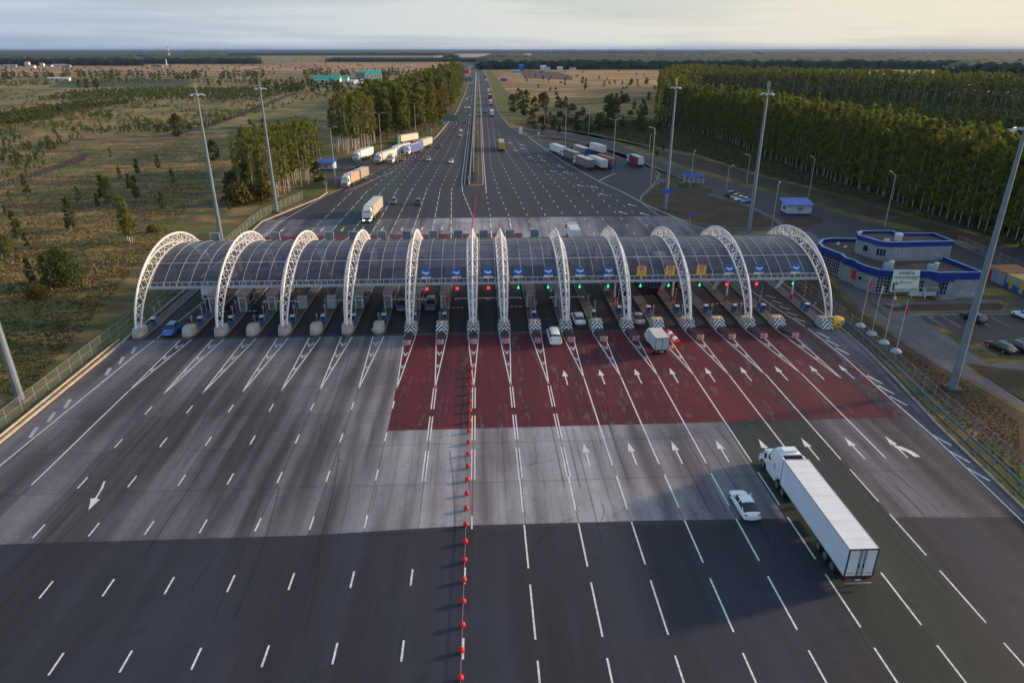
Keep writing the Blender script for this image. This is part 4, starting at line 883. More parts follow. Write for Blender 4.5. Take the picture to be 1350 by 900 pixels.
# trucks
TW=paint('truck_white',(.78,.81,.84)); CURT={}
def euro_truck(cab,box,x,y,rz,label,group,L=13.4,H=4.0,front=None,side=None,rear=None,two=None,flat=False,boxtop=None,lit=False,rigid=False,name='semi_truck'):
    """origin at the front bumper, forward +Y"""
    r=empty(name,(x,y,.05),R(rz),label,'truck',group); cm=paint('cab_'+cab[0],cab[1]); w=1.22
    mb=MB(); vs=[]
    for yy,z0,z1,k in ((-2.25,.95,3.3,1),(-.35,.95,3.3,1),(-.12,.6,2.1,.98),(0,.45,1.5,.95)):
        vs.append([(-w*k,yy,z0 if yy<-.3 else z0-.1),(-w*k,yy,z1-.12),(-w*k*.93,yy,z1),(w*k*.93,yy,z1),(w*k,yy,z1-.12),(w*k,yy,z0 if yy<-.3 else z0-.1)])
    loft(mb,vs); mb.build('cab',cm,r,smooth=True,angle=30)
    mb=MB(); mb.add([(-w*.92,-2.1,3.3),(w*.92,-2.1,3.3),(w*.86,-.6,3.3),(-w*.86,-.6,3.3),(-w*.9,-2.1,3.95),(w*.9,-2.1,3.95),(w*.7,-1.3,3.75),(-w*.7,-1.3,3.75)],[(4,5,6,7),(2,3,7,6),(1,2,6,5),(3,0,4,7),(0,1,5,4)]); mb.build('roof_deflector',cm,r)
    mb=MB(); mb.add([(-w*.93,-.12,2.02),(w*.93,-.12,2.02),(w*.9,-.33,3.02),(-w*.9,-.33,3.02),(-w*.93,-.2,2.02),(w*.93,-.2,2.02),(w*.9,-.4,3.02),(-w*.9,-.4,3.02)],[(0,1,2,3),(4,0,3,7),(1,5,6,2),(3,2,6,7),(4,5,1,0)]); mb.build('windshield',GLASS,r)
    for s in (-1,1):
        MB().bb(s*(w+.004),s*(w+.02),-1.35,-.5,2.1,2.85).build('side_window',GLASS,r); MB().box((s*.85,.0,.72),(.42,.12,.22)).build('headlight',HEADL if lit else HEAD,r); MB().box((s*(w+.18),-.25,2.35),(.2,.14,.75)).build('mirror',BLKP,r)
    MB().box((0,.01,1.15),(1.7,.06,.55)).build('grille',BLKP,r); MB().bb(-w,w,-.3,.05,.32,.6).build('bumper',cm if cab[0]!='white' else DARK,r); MB().box((0,-.1,3.12),(2.2,.45,.06)).build('sun_visor',BLKP,r)
    Lt=L; yb=-2.75; end=yb-Lt; bm=mat('box_'+box[0],box[1],.55,var=.08,scale=.6); 
    MB().bb(-.45,.45,end+.2,-.6,.65,1.0).build('chassis',DARK,r)
    if flat:
        MB().bb(-1.2,1.2,end,yb+1,1.0,1.2).build('flat_bed',DARK,r); mb=MB()
        for k in range(5): mb.tube((-1.15,yb-1-k*2.4,1.2),(-1.15,yb-1-k*2.4,2.6),.07); mb.tube((1.15,yb-1-k*2.4,1.2),(1.15,yb-1-k*2.4,2.6),.07)
        mb.tube((-1.15,yb,2.6),(-1.15,end,2.6),.06); mb.tube((1.15,yb,2.6),(1.15,end,2.6),.06); mb.build('carrier_frame',GALV,r)
    else:
        segs=[(yb,end,bm)] if not two else [(yb,yb-Lt*.47,bm),(yb-Lt*.53,end,mat('box_'+two[0],two[1],.55,var=.08,scale=.6))]
        for k,(a,b,m) in enumerate(segs):
            o=MB().bb(-1.26,1.26,b,a,1.15,H).build('trailer_box' if k==0 else 'rear_trailer_box',m,r,bevel=.03)
            MB().bb(-1.22,1.22,b+.05,a-.05,H,H+.03).build('trailer_roof',mat('box_roof_'+(boxtop[0] if boxtop else 'pale'),boxtop[1] if boxtop else (.55,.54,.52),.6,var=.1),r)
            mb=MB(); 
            for s in (-1,1):
                mb.bb(s*1.262,s*1.285,b,b+.1,1.15,H); mb.bb(s*1.262,s*1.285,a-.1,a,1.15,H); mb.bb(s*1.262,s*1.28,b+.1,a-.1,1.15,1.27)
            mb.build('side_trim',GALV,r)
        if rear: MB().bb(-1.2,1.2,end-.03,end-.001,1.25,H-.08).build('rear_door',mat('rear_'+rear[0],rear[1],.5,var=.08),r)
        else:
            for s in (-1,1): MB().bb(s*.03,s*1.2,end-.03,end-.001,1.25,H-.08).build('rear_door',bm,r)
            mb=MB(); 
            for xx in (-.65,-.12,.12,.65): mb.tube((xx,end-.05,1.3),(xx,end-.05,H-.15),.025,n=5)
            mb.build('lock_rods',GALV,r)
        if side:
            for s in (-1,1): MB().bb(s*1.264,s*1.275,end+1,yb-1,1.9,H-.6).build('side_panel',mat('side_'+side[0],side[1],.5,var=.1),r)
    MB().bb(-1.2,1.2,end-.06,end+.05,.55,.72).build('rear_bumper',DARK,r)
    for s in (-1,1): MB().box((s*1.0,end-.08,.85),(.4,.06,.14)).build('taillight',TAIL,r); MB().bb(s*1.15,s*1.2,end+4.5,-4.6,.55,1.05).build('side_guard',DARK,r)
    ys=[-1.1,-4.6]+([end+1.3,end+2.6] if L<8 else [end+1.4,end+2.7,end+4.0])
    for yy in ys:
        for s in (-1,1): wheel(r,s*1.24,yy,.5,.32)
    return r
LG='trucks parked in the left lot'; RG='trucks parked in the right lot'
W_=('white',(.72,.74,.76)); BW=('white',(.72,.73,.74)); GRB=('grey_curtain',(.17,.175,.18)); CRM=('cream',(.66,.56,.46))
def ang(p0,p1): # heading so that forward points from rear p1 to front p0
    dx,dy=p0[0]-p1[0],p0[1]-p1[1]; return math.degrees(math.atan2(-dx,dy))
euro_truck(W_,('salmon',(.48,.30,.21)),-45.2,233.3,167,'parked truck with salmon front box and khaki rear trailer nearest the left kerb',LG,L=16.5,two=('khaki',(.30,.28,.22)))
euro_truck(W_,BW,-50.7,289.5,165,'parked white truck with dark striped grille, leftmost in its lot',LG,H=4.2)
euro_truck(W_,CRM,-41.3,284.5,161,'parked white truck with cream trailer beside the lamp post',LG)
euro_truck(W_,BW,-36.0,283.5,163,'parked white car carrier with an empty open frame',LG,flat=True,L=12)
euro_truck(W_,('grey_pale',(.55,.60,.66)),-37.2,305,161,'white truck parked behind the empty car carrier',LG)
euro_truck(W_,('royal',(.06,.10,.36)),-31.7,307.5,161,'parked white truck with royal blue curtain trailer',LG)
euro_truck(('green',(.02,.36,.08)),('beige',(.52,.47,.40)),-27.9,325.5,164,'bright green truck with beige trailer behind the blue curtain one',LG)
euro_truck(('green_dark',(.01,.20,.09)),CRM,-40.4,345,146,'dark green truck with long cream trailer at the back of the left lot',LG)
euro_truck(('navy',CD),('navy',CD),-45.8,268,190,'small dark blue van-bodied lorry behind the salmon truck',LG,L=3.2,H=2.6)
hd=20
for fx,lb,cab,bx,kw in (((32.6,317,),'white trailer truck parked foremost in the right lot',W_,BW,{}),((36.2,299),'grey topped trailer truck second along the right lot edge',W_,GRB,dict(boxtop=('tan',(.38,.33,.28)))),((38.9,280),'plain dark grey trailer truck nearest in the right lot',W_,GRB,{}),
    ((44.0,279.5),'white trailer truck with a dark emblem beside the dark grey one',W_,BW,dict(side=('emblem',(.60,.60,.62)),rear=('white_marked',(.55,.56,.58)))),((47.8,282.5),'rust red container truck beside the lamp pole',('maroon',(.16,.02,.02)),('rust',(.16,.045,.035)),dict(boxtop=('rust',(.22,.09,.07)))),((42.0,311.5),'grey trailer truck with blue rear doors in the right lot',('dark',CD),GRB,dict(rear=('blue',(.03,.07,.30)))),
    ((50.5,319.5),'white trailer truck with dark cab farthest back in the right lot',('dark',CD),BW,{}),((61.0,282.0),'short maroon truck with white rear doors parked apart at right',W_,('maroon',(.22,.02,.035)),dict(L=9.5,rear=('white_logo',(.62,.62,.64)))),):
    euro_truck(cab,bx,fx[0],fx[1],-hd if fx[0]<60 else -14,lb,RG,**{**dict(L=13.2),**kw}) if False else euro_truck(cab,bx,fx[0],fx[1],14 if fx[0]<60 else 10,lb,RG,**{**dict(L=13.2),**kw})
euro_truck(W_,('taupe',(.40,.37,.34)),-30.3,182,176,'white truck with taupe trailer approaching on green surfacing','',lit=True)
euro_truck(W_,('taupe_dark',(.20,.18,.16)),-50.1,120.8,180,'white truck stopped behind the leftmost toll booths','')
euro_truck(('yellow',(.60,.36,.02)),('yellow',(.62,.40,.04)),10.3,334,0,'yellow trailer truck driving away beyond the parking lot','',boxtop=('tan',(.38,.33,.28)))
for x,y,bx,lb in ((9.4,504,BW,'white trailer truck leaving, nearest on the far highway'),(10.4,603,BW,'white trailer truck leaving, second on the far highway'),(11.0,681,('dark_green',(.03,.05,.05)),'dark trailer truck leaving between white ones'),(11.4,765,BW,'white trailer truck leaving, fourth on the far highway'),(11.6,1016,BW,'small white truck leaving in the distance'),(11.6,1170,GRB,'grey truck leaving in the distance')):
    euro_truck(W_,bx,x,y,0,lb,'trucks leaving on the highway')
euro_truck(('navy',CD),('navy_box',(.012,.04,.10)),32.0,137,2,'dark blue trailer truck passing under the canopy','',L=13)
euro_truck(('navy',CD),('blue_box',(.015,.08,.22)),37.0,141,2,'blue trailer truck half hidden under the canopy beside the navy one','',L=13,H=3.7)
euro_truck(('navy',CD),('green_box',(.02,.07,.07)),16.4,142.5,2,'dark teal lorry deep under the canopy in the middle lanes','',L=8,H=3.6)
euro_truck(W_,BW,22.5,166.5,0,'white box truck showing above the canopy ridge behind it','',L=5.5,H=3.4)
# small box truck at the gates
r=empty('box_truck',(27.1,93.4,.05),R(3),'small white box truck on red paving behind the silver sedan','truck')
mb=MB(); vs=[]
for yy,z0,z1,k in ((4.3,.5,2.3,.95),(5.3,.5,2.3,.95),(5.8,.5,1.55,.93),(6.5,.5,1.25,.88),(6.65,.45,.9,.82)): vs.append([(-.98*k,yy,z0),(-.98*k,yy,z1-.1),(-.9*k,yy,z1),(.9*k,yy,z1),(.98*k,yy,z1-.1),(.98*k,yy,z0)])
loft(mb,vs); mb.build('cab',TW,r,smooth=True,angle=30)
MB().bb(-1.08,1.08,0,4.15,.95,2.95).build('cargo_box',mat('box_offwhite',(.52,.55,.58),.5,var=.08),r,bevel=.02); MB().bb(-1.04,1.04,.05,4.1,2.95,2.99).build('box_roof',mat('box_roof_pale',(.55,.54,.52),.6),r)
for s in (-1,1): MB().bb(s*.02,s*1.0,-.03,-.001,1.05,2.87).build('rear_door',mat('door_bluegrey',(.40,.46,.52),.5,var=.06),r); MB().box((s*.8,-.06,.75),(.35,.06,.12)).build('taillight',TAIL,r)
mb=MB()
for x in (-1.04,0,1.04): mb.bb(x-.035,x+.035,-.05,-.032,.95,2.95)
mb.bb(-1.0,1.0,-.052,-.034,2.86,2.93); mb.bb(-1.0,1.0,-.052,-.034,.97,1.04); mb.build('door_frame',DARK,r); MB().bb(-.95,.95,-.08,0,.5,.62).build('rear_bumper',DARK,r); MB().bb(-.3,.3,-.09,-.06,.66,.78).build('license_plate',SIGNW,r)
MB().bb(-.4,.4,.1,5,.55,.85).build('chassis',DARK,r)
MB().add([(-.85,5.78,1.58),(.85,5.78,1.58),(.8,5.33,2.22),(-.8,5.33,2.22)],[(0,1,2,3)]).build('windshield',GLASS,r)
for y in (1.1,5.6):
    for s in (-1,1): wheel(r,s*1.0,y,.37,.25)
# the long white articulated truck in the foreground
r=empty('articulated_truck',(32.0,44.75,.05),R(-.3),'long white conventional-cab truck with box trailer in the right foreground','truck')
TWp=mat('trailer_white',(.70,.75,.80),.42,var=.05,scale=.5); TRF=mat('trailer_roof_white',(.74,.75,.76),.5,var=.06,scale=.5)
MB().bb(-1.28,1.28,0,13.7,1.15,4.03).build('trailer_box',TWp,r,bevel=.02)
o=MB().bb(-1.25,1.25,.03,13.67,4.03,4.045).build('trailer_roof',TRF,r)
mb=MB()
for k in range(1,11): mb.bb(-1.24,1.24,k*1.25-.012,k*1.25+.012,4.045,4.052)
mb.build('roof_ribs',mat('roof_rib_grey',(.50,.51,.52),.6),o)
mb=MB()
for s in (-1,1): mb.bb(s*1.25,s*1.295,-.03,13.73,3.96,4.06); mb.bb(s*1.25,s*1.295,-.0,13.7,1.1,1.22); mb.bb(s*1.282,s*1.30,13.6,13.73,1.22,3.96)
mb.bb(-1.25,1.25,13.6,13.73,3.98,4.065); mb.build('edge_rails',GALV,r)
for s in (-1,1):
    mb=MB()
    for k in range(1,11): mb.bb(s*1.281,s*1.286,k*1.25-.012,k*1.25+.012,1.22,3.96)
    mb.bb(s*1.281,s*1.2855,1.0,13.0,2.35,2.37); mb.build('side_seams',mat('seam_bluegrey',(.60,.64,.68),.5),r)
mb=MB()
for s in (-1,1):
    for k in range(9): mb.bb(s*1.282,s*1.30,.6+k*1.5,.68+k*1.5,1.28,1.36)
mb.build('marker_lamps',ORANGE,r)
mb=MB(); 
for s in (-1,1): mb.bb(s*1.17,s*1.30,-.06,-.005,1.05,4.07)
mb.bb(-1.17,1.17,-.06,-.005,3.93,4.07); mb.bb(-1.17,1.17,-.06,-.005,1.05,1.2); mb.build('rear_frame',mat('frame_dark_grey',(.06,.065,.075),.5,.3),r)
for s in (-1,1):
    o=MB().bb(s*.03,s*1.165,-.045,-.008,1.21,3.92).build('rear_door',mat('door_pale',(.66,.70,.72),.45,var=.05,scale=.8),r)
    mb=MB(); mb.tube((s*.14,-.075,1.15),(s*.14,-.075,3.95),.022,n=6); mb.tube((s*.26,-.075,1.15),(s*.26,-.075,3.95),.022,n=6); mb.box((s*.2,-.08,1.55),(.22,.03,.05)); mb.box((s*.2,-.08,2.3),(.06,.03,.35)); mb.build('lock_bars',DARK,o)
    MB().bb(s*.52,s*1.08,-.052,-.045,1.44,1.56).build('reflector_strip',mat('reflector_orange',(.75,.22,.06),.4),o)
    MB().box((s*.95,-.12,.92),(.32,.06,.1)).build('taillight',TAIL,r); MB().bb(s*.7,s*1.1,.45,.47,.25,.9).build('mudflap',BLACK,r)
MB().bb(-1.15,1.15,-.02,.1,.82,1.02).build('light_beam',DARK,r); MB().bb(-1.2,1.2,-.22,-.12,.42,.52).build('underrun_bumper',GALV,r); MB().bb(-.25,.25,-.16,-.14,.78,.9).build('license_plate',SIGNW,r)
MB().bb(-.45,.45,.2,18.9,.75,1.05).build('chassis',DARK,r)
MB().bb(-.9,.9,2.0,6.4,.5,1.1).build('bogie_frame',DARK,r); MB().bb(.5,1.1,7.2,9.6,.5,1.1).build('pallet_box',DARK,r)
for s in (-1,1):
    MB().bb(s*.5,s*.58,11.2,11.35,.1,1.1).build('landing_leg',GALV,r)
    for y in (2.0,3.35,4.7,13.0,14.35): wheel(r,s*1.25,y,.52,.55)
    wheel(r,s*1.18,18.3,.52,.34)
TC=mat('tractor_white',(.76,.80,.84),.3,var=.03,scale=.5,coat=.6)
mb=MB(); vs=[]
for yy,zt,k,z0 in ((14.6,4.05,1.0,1.1),(16.3,3.95,1.0,1.1),(16.9,3.45,.97,1.1),(17.4,2.85,.94,1.1),(17.55,2.2,.92,1.1)):
    vs.append([(-1.24*k,yy,z0),(-1.24*k,yy,zt*.72),(-1.08*k,yy,zt-.12),(-.85*k,yy,zt),(.85*k,yy,zt),(1.08*k,yy,zt-.12),(1.24*k,yy,zt*.72),(1.24*k,yy,z0)])
loft(mb,vs); mb.build('sleeper_cab',TC,r,smooth=True,angle=30)
mb=MB(); vs=[]
for yy,zt,k in ((17.5,2.25,.86),(18.3,2.1,.84),(19.2,1.9,.78),(19.6,1.45,.66),(19.68,.9,.62)):
    vs.append([(-1.2*k,yy,.55),(-1.24*k,yy,1.1),(-1.0*k,yy,zt-.1),(-.75*k,yy,zt),(.75*k,yy,zt),(1.0*k,yy,zt-.1),(1.24*k,yy,1.1),(1.2*k,yy,.55)])
loft(mb,vs); mb.build('hood',TC,r,smooth=True,angle=35)
for s in (-1,1):
    mb=MB(); vs=[]
    for yy,z0,z1 in ((17.6,.95,1.05),(17.8,1.0,1.28),(18.3,1.05,1.42),(18.8,1.0,1.3),(19.15,.45,1.05),(19.5,.42,.85)): vs.append([(s*.75,yy,z0),(s*1.22,yy,z0),(s*1.2,yy,z1),(s*.75,yy,z1+.05)] if s>0 else [(s*1.22,yy,z0),(s*.75,yy,z0),(s*.75,yy,z1+.05),(s*1.2,yy,z1)])
    loft(mb,vs); mb.build('fender',TC,r,smooth=True,angle=40)
    MB().box((s*.95,19.45,.95),(.35,.25,.25)).build('headlight',HEAD,r); MB().box((s*1.42,17.55,2.1),(.16,.3,.6)).build('mirror',BLKP,r)
    MB().bb(s*1.0,s*1.2,13.9,14.6,1.4,3.9).build('side_fairing',TC,r); MB().bb(s*1.0,s*1.22,15.0,17.5,.45,1.08).build('fuel_tank_cover',TC,r,bevel=.06)
    MB().add([(s*1.243,16.6,2.05),(s*1.20,17.35,2.05),(s*1.13,17.28,2.55),(s*1.19,16.6,2.75)],[(0,1,2,3) if s>0 else (3,2,1,0)]).build('side_window',GLASS,r)
    MB().bb(s*1.245,s*1.255,15.2,15.8,1.8,2.4).build('locker_door',mat('locker_line',(.45,.47,.5),.4),r)
MB().add([(-1.0,17.58,2.28),(1.0,17.58,2.28),(.9,17.2,3.08),(-.9,17.2,3.08)],[(0,1,2,3)]).build('windshield',GLASS,r)
MB().bb(-.95,.95,14.4,14.55,3.3,3.98).build('fairing_gap',DARK,r)
mb=MB(); mb.bb(-.85,.85,15.0,16.0,4.0,4.22); mb.build('roof_fairing',TC,r,bevel=.1)
# ---------------------------------------------------------------- masts, lamps, fences
def make_mast(h,r0,heads=6):
    r=empty('light_mast',(0,0,0)); mb=MB(); mb.tube((0,0,.3),(0,0,h),r0,r0*.42,10); mb.build('mast_pole',GREYP if r0>.4 else GALV,r,smooth=True)
    MB().bb(-.95,.95,-.95,.95,0,.32).build('mast_base',mat('mast_base_dark',(.09,.07,.06),.8),r)
    mb=MB(); n=14
    for k in range(n):
        a,b=2*math.pi*k/n,2*math.pi*(k+1)/n; mb.tube((1.25*math.cos(a),1.25*math.sin(a),h-.9),(1.25*math.cos(b),1.25*math.sin(b),h-.9),.06,n=5)
    for k in range(4): a=k*math.pi/2; mb.tube((0,0,h-.9),(1.25*math.cos(a),1.25*math.sin(a),h-.9),.05,n=4); mb.tube((.3*math.cos(a),.3*math.sin(a),h),(.3*math.cos(a),.3*math.sin(a),h+1.6),.02,n=4)
    mb.build('lamp_ring',GALV,r)
    for k in range(heads):
        a=2*math.pi*k/heads; MB().box((1.4*math.cos(a),1.4*math.sin(a),h-1.1),(.55,.45,.22),rz=a,ry=R(20)).build('floodlight',mat('lamp_head_pale',(.55,.56,.56),.4),r)
    return r
m1=make_mast(35.2,.52)
for k,(px,h,lb) in enumerate((((1255,512),1,'tall grey floodlight mast on brown lawn, nearest at the right'),((293,322),.985,'tall floodlight mast behind the leftmost arch'),((365,280),.97,'tall floodlight mast beside the left birch clump'),((877,276),.97,'tall floodlight mast with blue signs at its foot'),((985,318),.985,'tall floodlight mast behind the second arch from the right'))):
    x,y=g(*px); o=m1 if k==0 else copy_tree(m1); o.location=(x,y,0); o.scale=(1,1,h); tag(o,lb,'mast','tall floodlight masts')
o=copy_tree(m1); x,y=g(28,529); o.location=(x,y,0); tag(o,'tall floodlight mast cut off by the left edge of the photo','mast','tall floodlight masts')
def make_lamp(h,two):
    r=empty('street_lamp',(0,0,0)); MB().tube((0,0,0),(0,0,h),.16,.09,8).build('pole',GALV,r,smooth=True); mb=MB()
    for s in ((-1,1) if two else (1,)): mb.tube((0,0,h-.1),(s*1.6,0,h+.4),.06,n=5)
    mb.build('lamp_arm',GALV,r)
    for s in ((-1,1) if two else (1,)): MB().box((s*1.9,0,h+.42),(.8,.3,.14)).build('lamp_head',mat('lamp_head_pale',(.55,.56,.56),.4),r)
    return r
L2=make_lamp(19,True); L1=make_lamp(19.5,False); S1=make_lamp(9,False)
u={}
def lamp(src,key,px,lb,sc=1,rz=0,grp='street lamps'):
    x,y=g(*px); o=src if key not in u else copy_tree(src); u[key]=1; o.location=(x,y,0); o.scale=(1,1,sc); o.rotation_euler=(0,0,rz); tag(o,lb,'street lamp',grp)
lamp(L2,'a',(443,246),'lamp post at the kerb in front of the salmon truck'); lamp(L2,'a',(504,214),'lamp post between the parked cream and white trucks'); lamp(L2,'a',(548.6,184),'lamp post behind the dark green truck',.92)
lamp(L2,'a',(745,196),'lamp post behind the foremost white truck in the right lot',.95); lamp(L2,'a',(807.7,228),'lamp post beside the rust red container truck')
lamp(L1,'b',(857,253),'curved lamp post at the tip of the right truck lot',1.02,R(200)); lamp(S1,'c',(957,256),'short lamp post behind the row of four parked cars',.95,R(30)); lamp(S1,'c',(984,244),'short lamp post on the far side of the service road',1.1,R(200)); lamp(S1,'c',(1066,260),'short lamp post beside the blue roofed hut',1.3,R(100)); lamp(S1,'c',(1166,300),'thin lamp post behind the blue and white office',1.5,R(100)); lamp(S1,'c',(910,247),'thin lamp post behind the blue gazebo',1.25,R(60)); lamp(S1,'c',(1018,299),'thin lamp post on the island lawn before the hut',1.2,R(60)); lamp(S1,'c',(855,213),'thin lamp post by the grass verge behind the maroon truck',1.2,R(0)); lamp(S1,'c',(776,180),'thin lamp post at the dark shrubs beyond the right lot',1.5,R(0)); lamp(S1,'c',(718,172),'thin lamp post at the start of the service road',1.5,R(0))
ML=make_lamp(14,True)
for k in range(26):
    o=ML if k==0 else copy_tree(ML); o.location=(-2.2,262+36*k,.15); o.scale=(1,1,1); tag(o,'double armed lamp on the median, %s from the near end'%ordw(k+1),'street lamp','lamps along the motorway median')
mb=MB(); mb.ribbon([(-3.6,234),(-3.3,345),(-3.3,515),(-3.6,800),(-3.8,1400)],.28,.16,.95); mb.ribbon([(-.4,240),(-.4,345),(-.6,515),(-.9,1400)],.06,.55,.9,m=1)
mb.build('median_barrier',[KB if False else M_KERB,GALV],None,label='long concrete and steel barrier along the motorway median',cat='barrier')
# chain link mesh
def m_link():
    m=bpy.data.materials.new('chain_link'); m.use_nodes=True; nt=m.node_tree; nt.nodes.clear(); N=nt.nodes.new; L=nt.links.new
    out=N('ShaderNodeOutputMaterial'); mix=N('ShaderNodeMixShader'); tr=N('ShaderNodeBsdfTransparent'); p=N('ShaderNodeBsdfPrincipled'); p.inputs['Roughness'].default_value=.5
    t=N('ShaderNodeTexCoord'); no=N('ShaderNodeTexNoise'); no.inputs['Scale'].default_value=3; L(t.outputs['Object'],no.inputs[0]); r=N('ShaderNodeValToRGB'); r.color_ramp.elements[0].color=(.16,.17,.17,1); r.color_ramp.elements[1].color=(.28,.29,.29,1); L(no.outputs['Fac'],r.inputs[0]); L(r.outputs[0],p.inputs[0])
    mix.inputs[0].default_value=.16; L(tr.outputs[0],mix.inputs[1]); L(p.outputs[0],mix.inputs[2]); L(mix.outputs[0],out.inputs['Surface']); return m
LINK=m_link()
def fence(pts,sp,h,label,mesh=True):
    r=empty('chain_link_fence',(0,0,0),0,label,'fence'); post=None; P=[Vector(p) for p in pts]; n=0
    for a,b in zip(P,P[1:]):
        d=(b-a); k=max(1,round(d.length/sp))
        for i in range(k):
            q=a+d*i/k
            if post is None: post=MB().tube((0,0,0),(0,0,h),.045,n=6).build('post',GALV,r); o=post
            else: o=post.copy(); col.objects.link(o); o.parent=r
            o.location=(q.x,q.y,0); n+=1
    mb=MB()
    for z in (.15,h*.5,h-.05):
        for a,b in zip(P,P[1:]): mb.tube((a.x,a.y,z),(b.x,b.y,z),.018,n=4)
    mb.build('rail_wire',GALV,r)
    if mesh:
        mb=MB()
        for a,b in zip(P,P[1:]): mb.add([(a.x,a.y,.1),(b.x,b.y,.1),(b.x,b.y,h),(a.x,a.y,h)],[(0,1,2,3)])
        mb.build('wire_mesh',LINK,r)
fence([(-59.3,52),(-59.2,80),(-59.2,103),(-59.4,150),(-60.4,180)]+gl((345,287),(400,262)),3.0,2.3,'wire fence along the grass at the left edge of the plaza')
fence([(57.4,44),(58.6,57),(59.6,75),(61.2,92),(62.1,104),(62.0,125),(62.0,150)],2.9,2.1,'wire fence on the brown lawn along the right edge of the plaza')
fence(gl((1262,322),(1283,332),(1305,342),(1350,362))+[(112,118),(112,100)],3.0,2.2,'wire fence behind the office and the coloured cabins')
# guardrails right
def rail(name,pts,h,label,m=GALV):
    r=empty(name,(0,0,0),0,label,'guardrail'); mb=MB(); mb.ribbon(pts,.10,h-.30,h); mb.ribbon(pts,.16,h-.20,h-.12); mb.build('beam',m,r); P=[Vector(p) for p in pts]; post=None
    for a,b in zip(P,P[1:]):
        d=b-a
        for i in range(max(1,int(d.length/2.5))):
            q=a+d*i/max(1,int(d.length/2.5))
            if post is None: post=MB().bb(-.06,.06,-.08,.08,0,h-.1).build('post',GALV,r); o=post
            else: o=post.copy(); col.objects.link(o); o.parent=r
            o.location=(q.x,q.y,0)
RP=[(54.2,40),(55.6,50),(56.9,60),(58.2,75),(59.6,86),(60.7,95),(61.2,104)]
rail('guardrail',RP,.95,'outer steel guardrail curving along the right plaza edge',mat('rail_bluegrey',(.10,.17,.25),.45,.3))
rail('guardrail',[(x-1.1,y-.6) for x,y in RP],.7,'inner steel guardrail beside the right plaza edge',mat('rail_dark',(.09,.10,.12),.5,.3))
rail('guardrail',[(-57.9,52),(-57.9,103)],.55,'low warm grey guardrail along the left plaza edge',M_KERBW)
# ---------------------------------------------------------------- office building at the right
BL=mat('fascia_blue',(.004,.024,.22),.4,var=.1,scale=.8); PANEL=None
def m_panel():
    t=NT('white_tile_cladding',.5); br=t.nt.nodes.new('ShaderNodeTexBrick'); br.offset=0; br.inputs['Scale'].default_value=1; br.inputs['Brick Width'].default_value=1.2; br.inputs['Row Height'].default_value=.6; br.inputs['Mortar Size'].default_value=.02
    br.inputs['Color1'].default_value=(.29,.31,.34,1); br.inputs['Color2'].default_value=(.23,.25,.285,1); br.inputs['Mortar'].default_value=(.20,.20,.21,1)
    X=t.xyz(); cb=t.nt.nodes.new('ShaderNodeCombineXYZ'); t.L(t.math('ADD',X['X'],X['Y']),cb.inputs[0]); t.L(X['Z'],cb.inputs[1]); t.L(cb.outputs[0],br.inputs['Vector']); return t.out(br.outputs['Color'])
PANEL=m_panel(); RF=_flat('flat_roof_felt',(.075,.060,.056),(.12,.095,.088),.5)
bd_=empty('office_building',(0,0,0),0,'two storey blue and white toll office with rounded corners and flat roofs','building')
foot=[(72.6,133.2),(71.9,136.5),(72.6,139.6),(74.6,142.4),(77.2,143.4),(82,142.8),(104,142),(104,130.5),(93.4,117.8),(85.2,118.0),(83.9,119.2),(77.2,119.6),(75.1,120.4),(73.9,122.2),(73.4,124.6),(73.6,126.2),(72.7,128.4),(73.2,131.0)]
foot=[(72.6,133.2),(71.9,136.5),(72.6,139.6),(74.6,142.4),(77.2,143.4),(82,142.8),(92.0,142),(92.5,128),(93.4,117.8),(85.2,118.0),(83.9,119.2),(77.2,119.6),(75.1,120.4),(73.9,122.2),(73.4,124.6),(73.6,126.2),(72.7,128.4),(73.2,131.0)]
def offs(poly,d):
    c=Vector((sum(p[0] for p in poly)/len(poly),sum(p[1] for p in poly)/len(poly))); out=[]
    ar=sum(poly[i][0]*poly[(i+1)%len(poly)][1]-poly[(i+1)%len(poly)][0]*poly[i][1] for i in range(len(poly))); s=1 if ar<0 else -1
    for i in range(len(poly)):
        a=Vector(poly[i-1]);b=Vector(poly[i]);c_=Vector(poly[(i+1)%len(poly)]); e=((b-a).normalized()+(c_-b).normalized()); 
        if e.length<1e-6: e=(b-a)
        e.normalize(); n=Vector((-e.y,e.x))*s*d; out.append((b.x+n.x,b.y+n.y))
    return out
MB().prism(foot,0,4.0,0,1).build('wall',[PANEL,RF],bd_); 
MB().ribbon(foot,.5,3.35,4.7,closed=True).build('parapet_fascia',BL,bd_); MB().ribbon(foot,.6,4.7,4.76,closed=True).build('parapet_cap',mat('cap_pale_blue',(.13,.24,.48),.4),bd_)
upf=[(78.4,130.8),(77.4,133.4),(78.3,135.8),(80.2,136.8),(86.1,136.6),(86.0,134.5),(93.6,134.2),(93.6,127.9),(80.6,127.6),(79.0,128.6)]
MB().prism(upf,4.03,7.4,0,1).build('upper_wall',[PANEL,RF],bd_); MB().ribbon(upf,.4,7.0,7.95,closed=True).build('upper_fascia',BL,bd_); MB().ribbon(upf,.5,7.95,8.0,closed=True).build('upper_cap',mat('cap_pale_blue',(.13,.24,.48),.4),bd_)

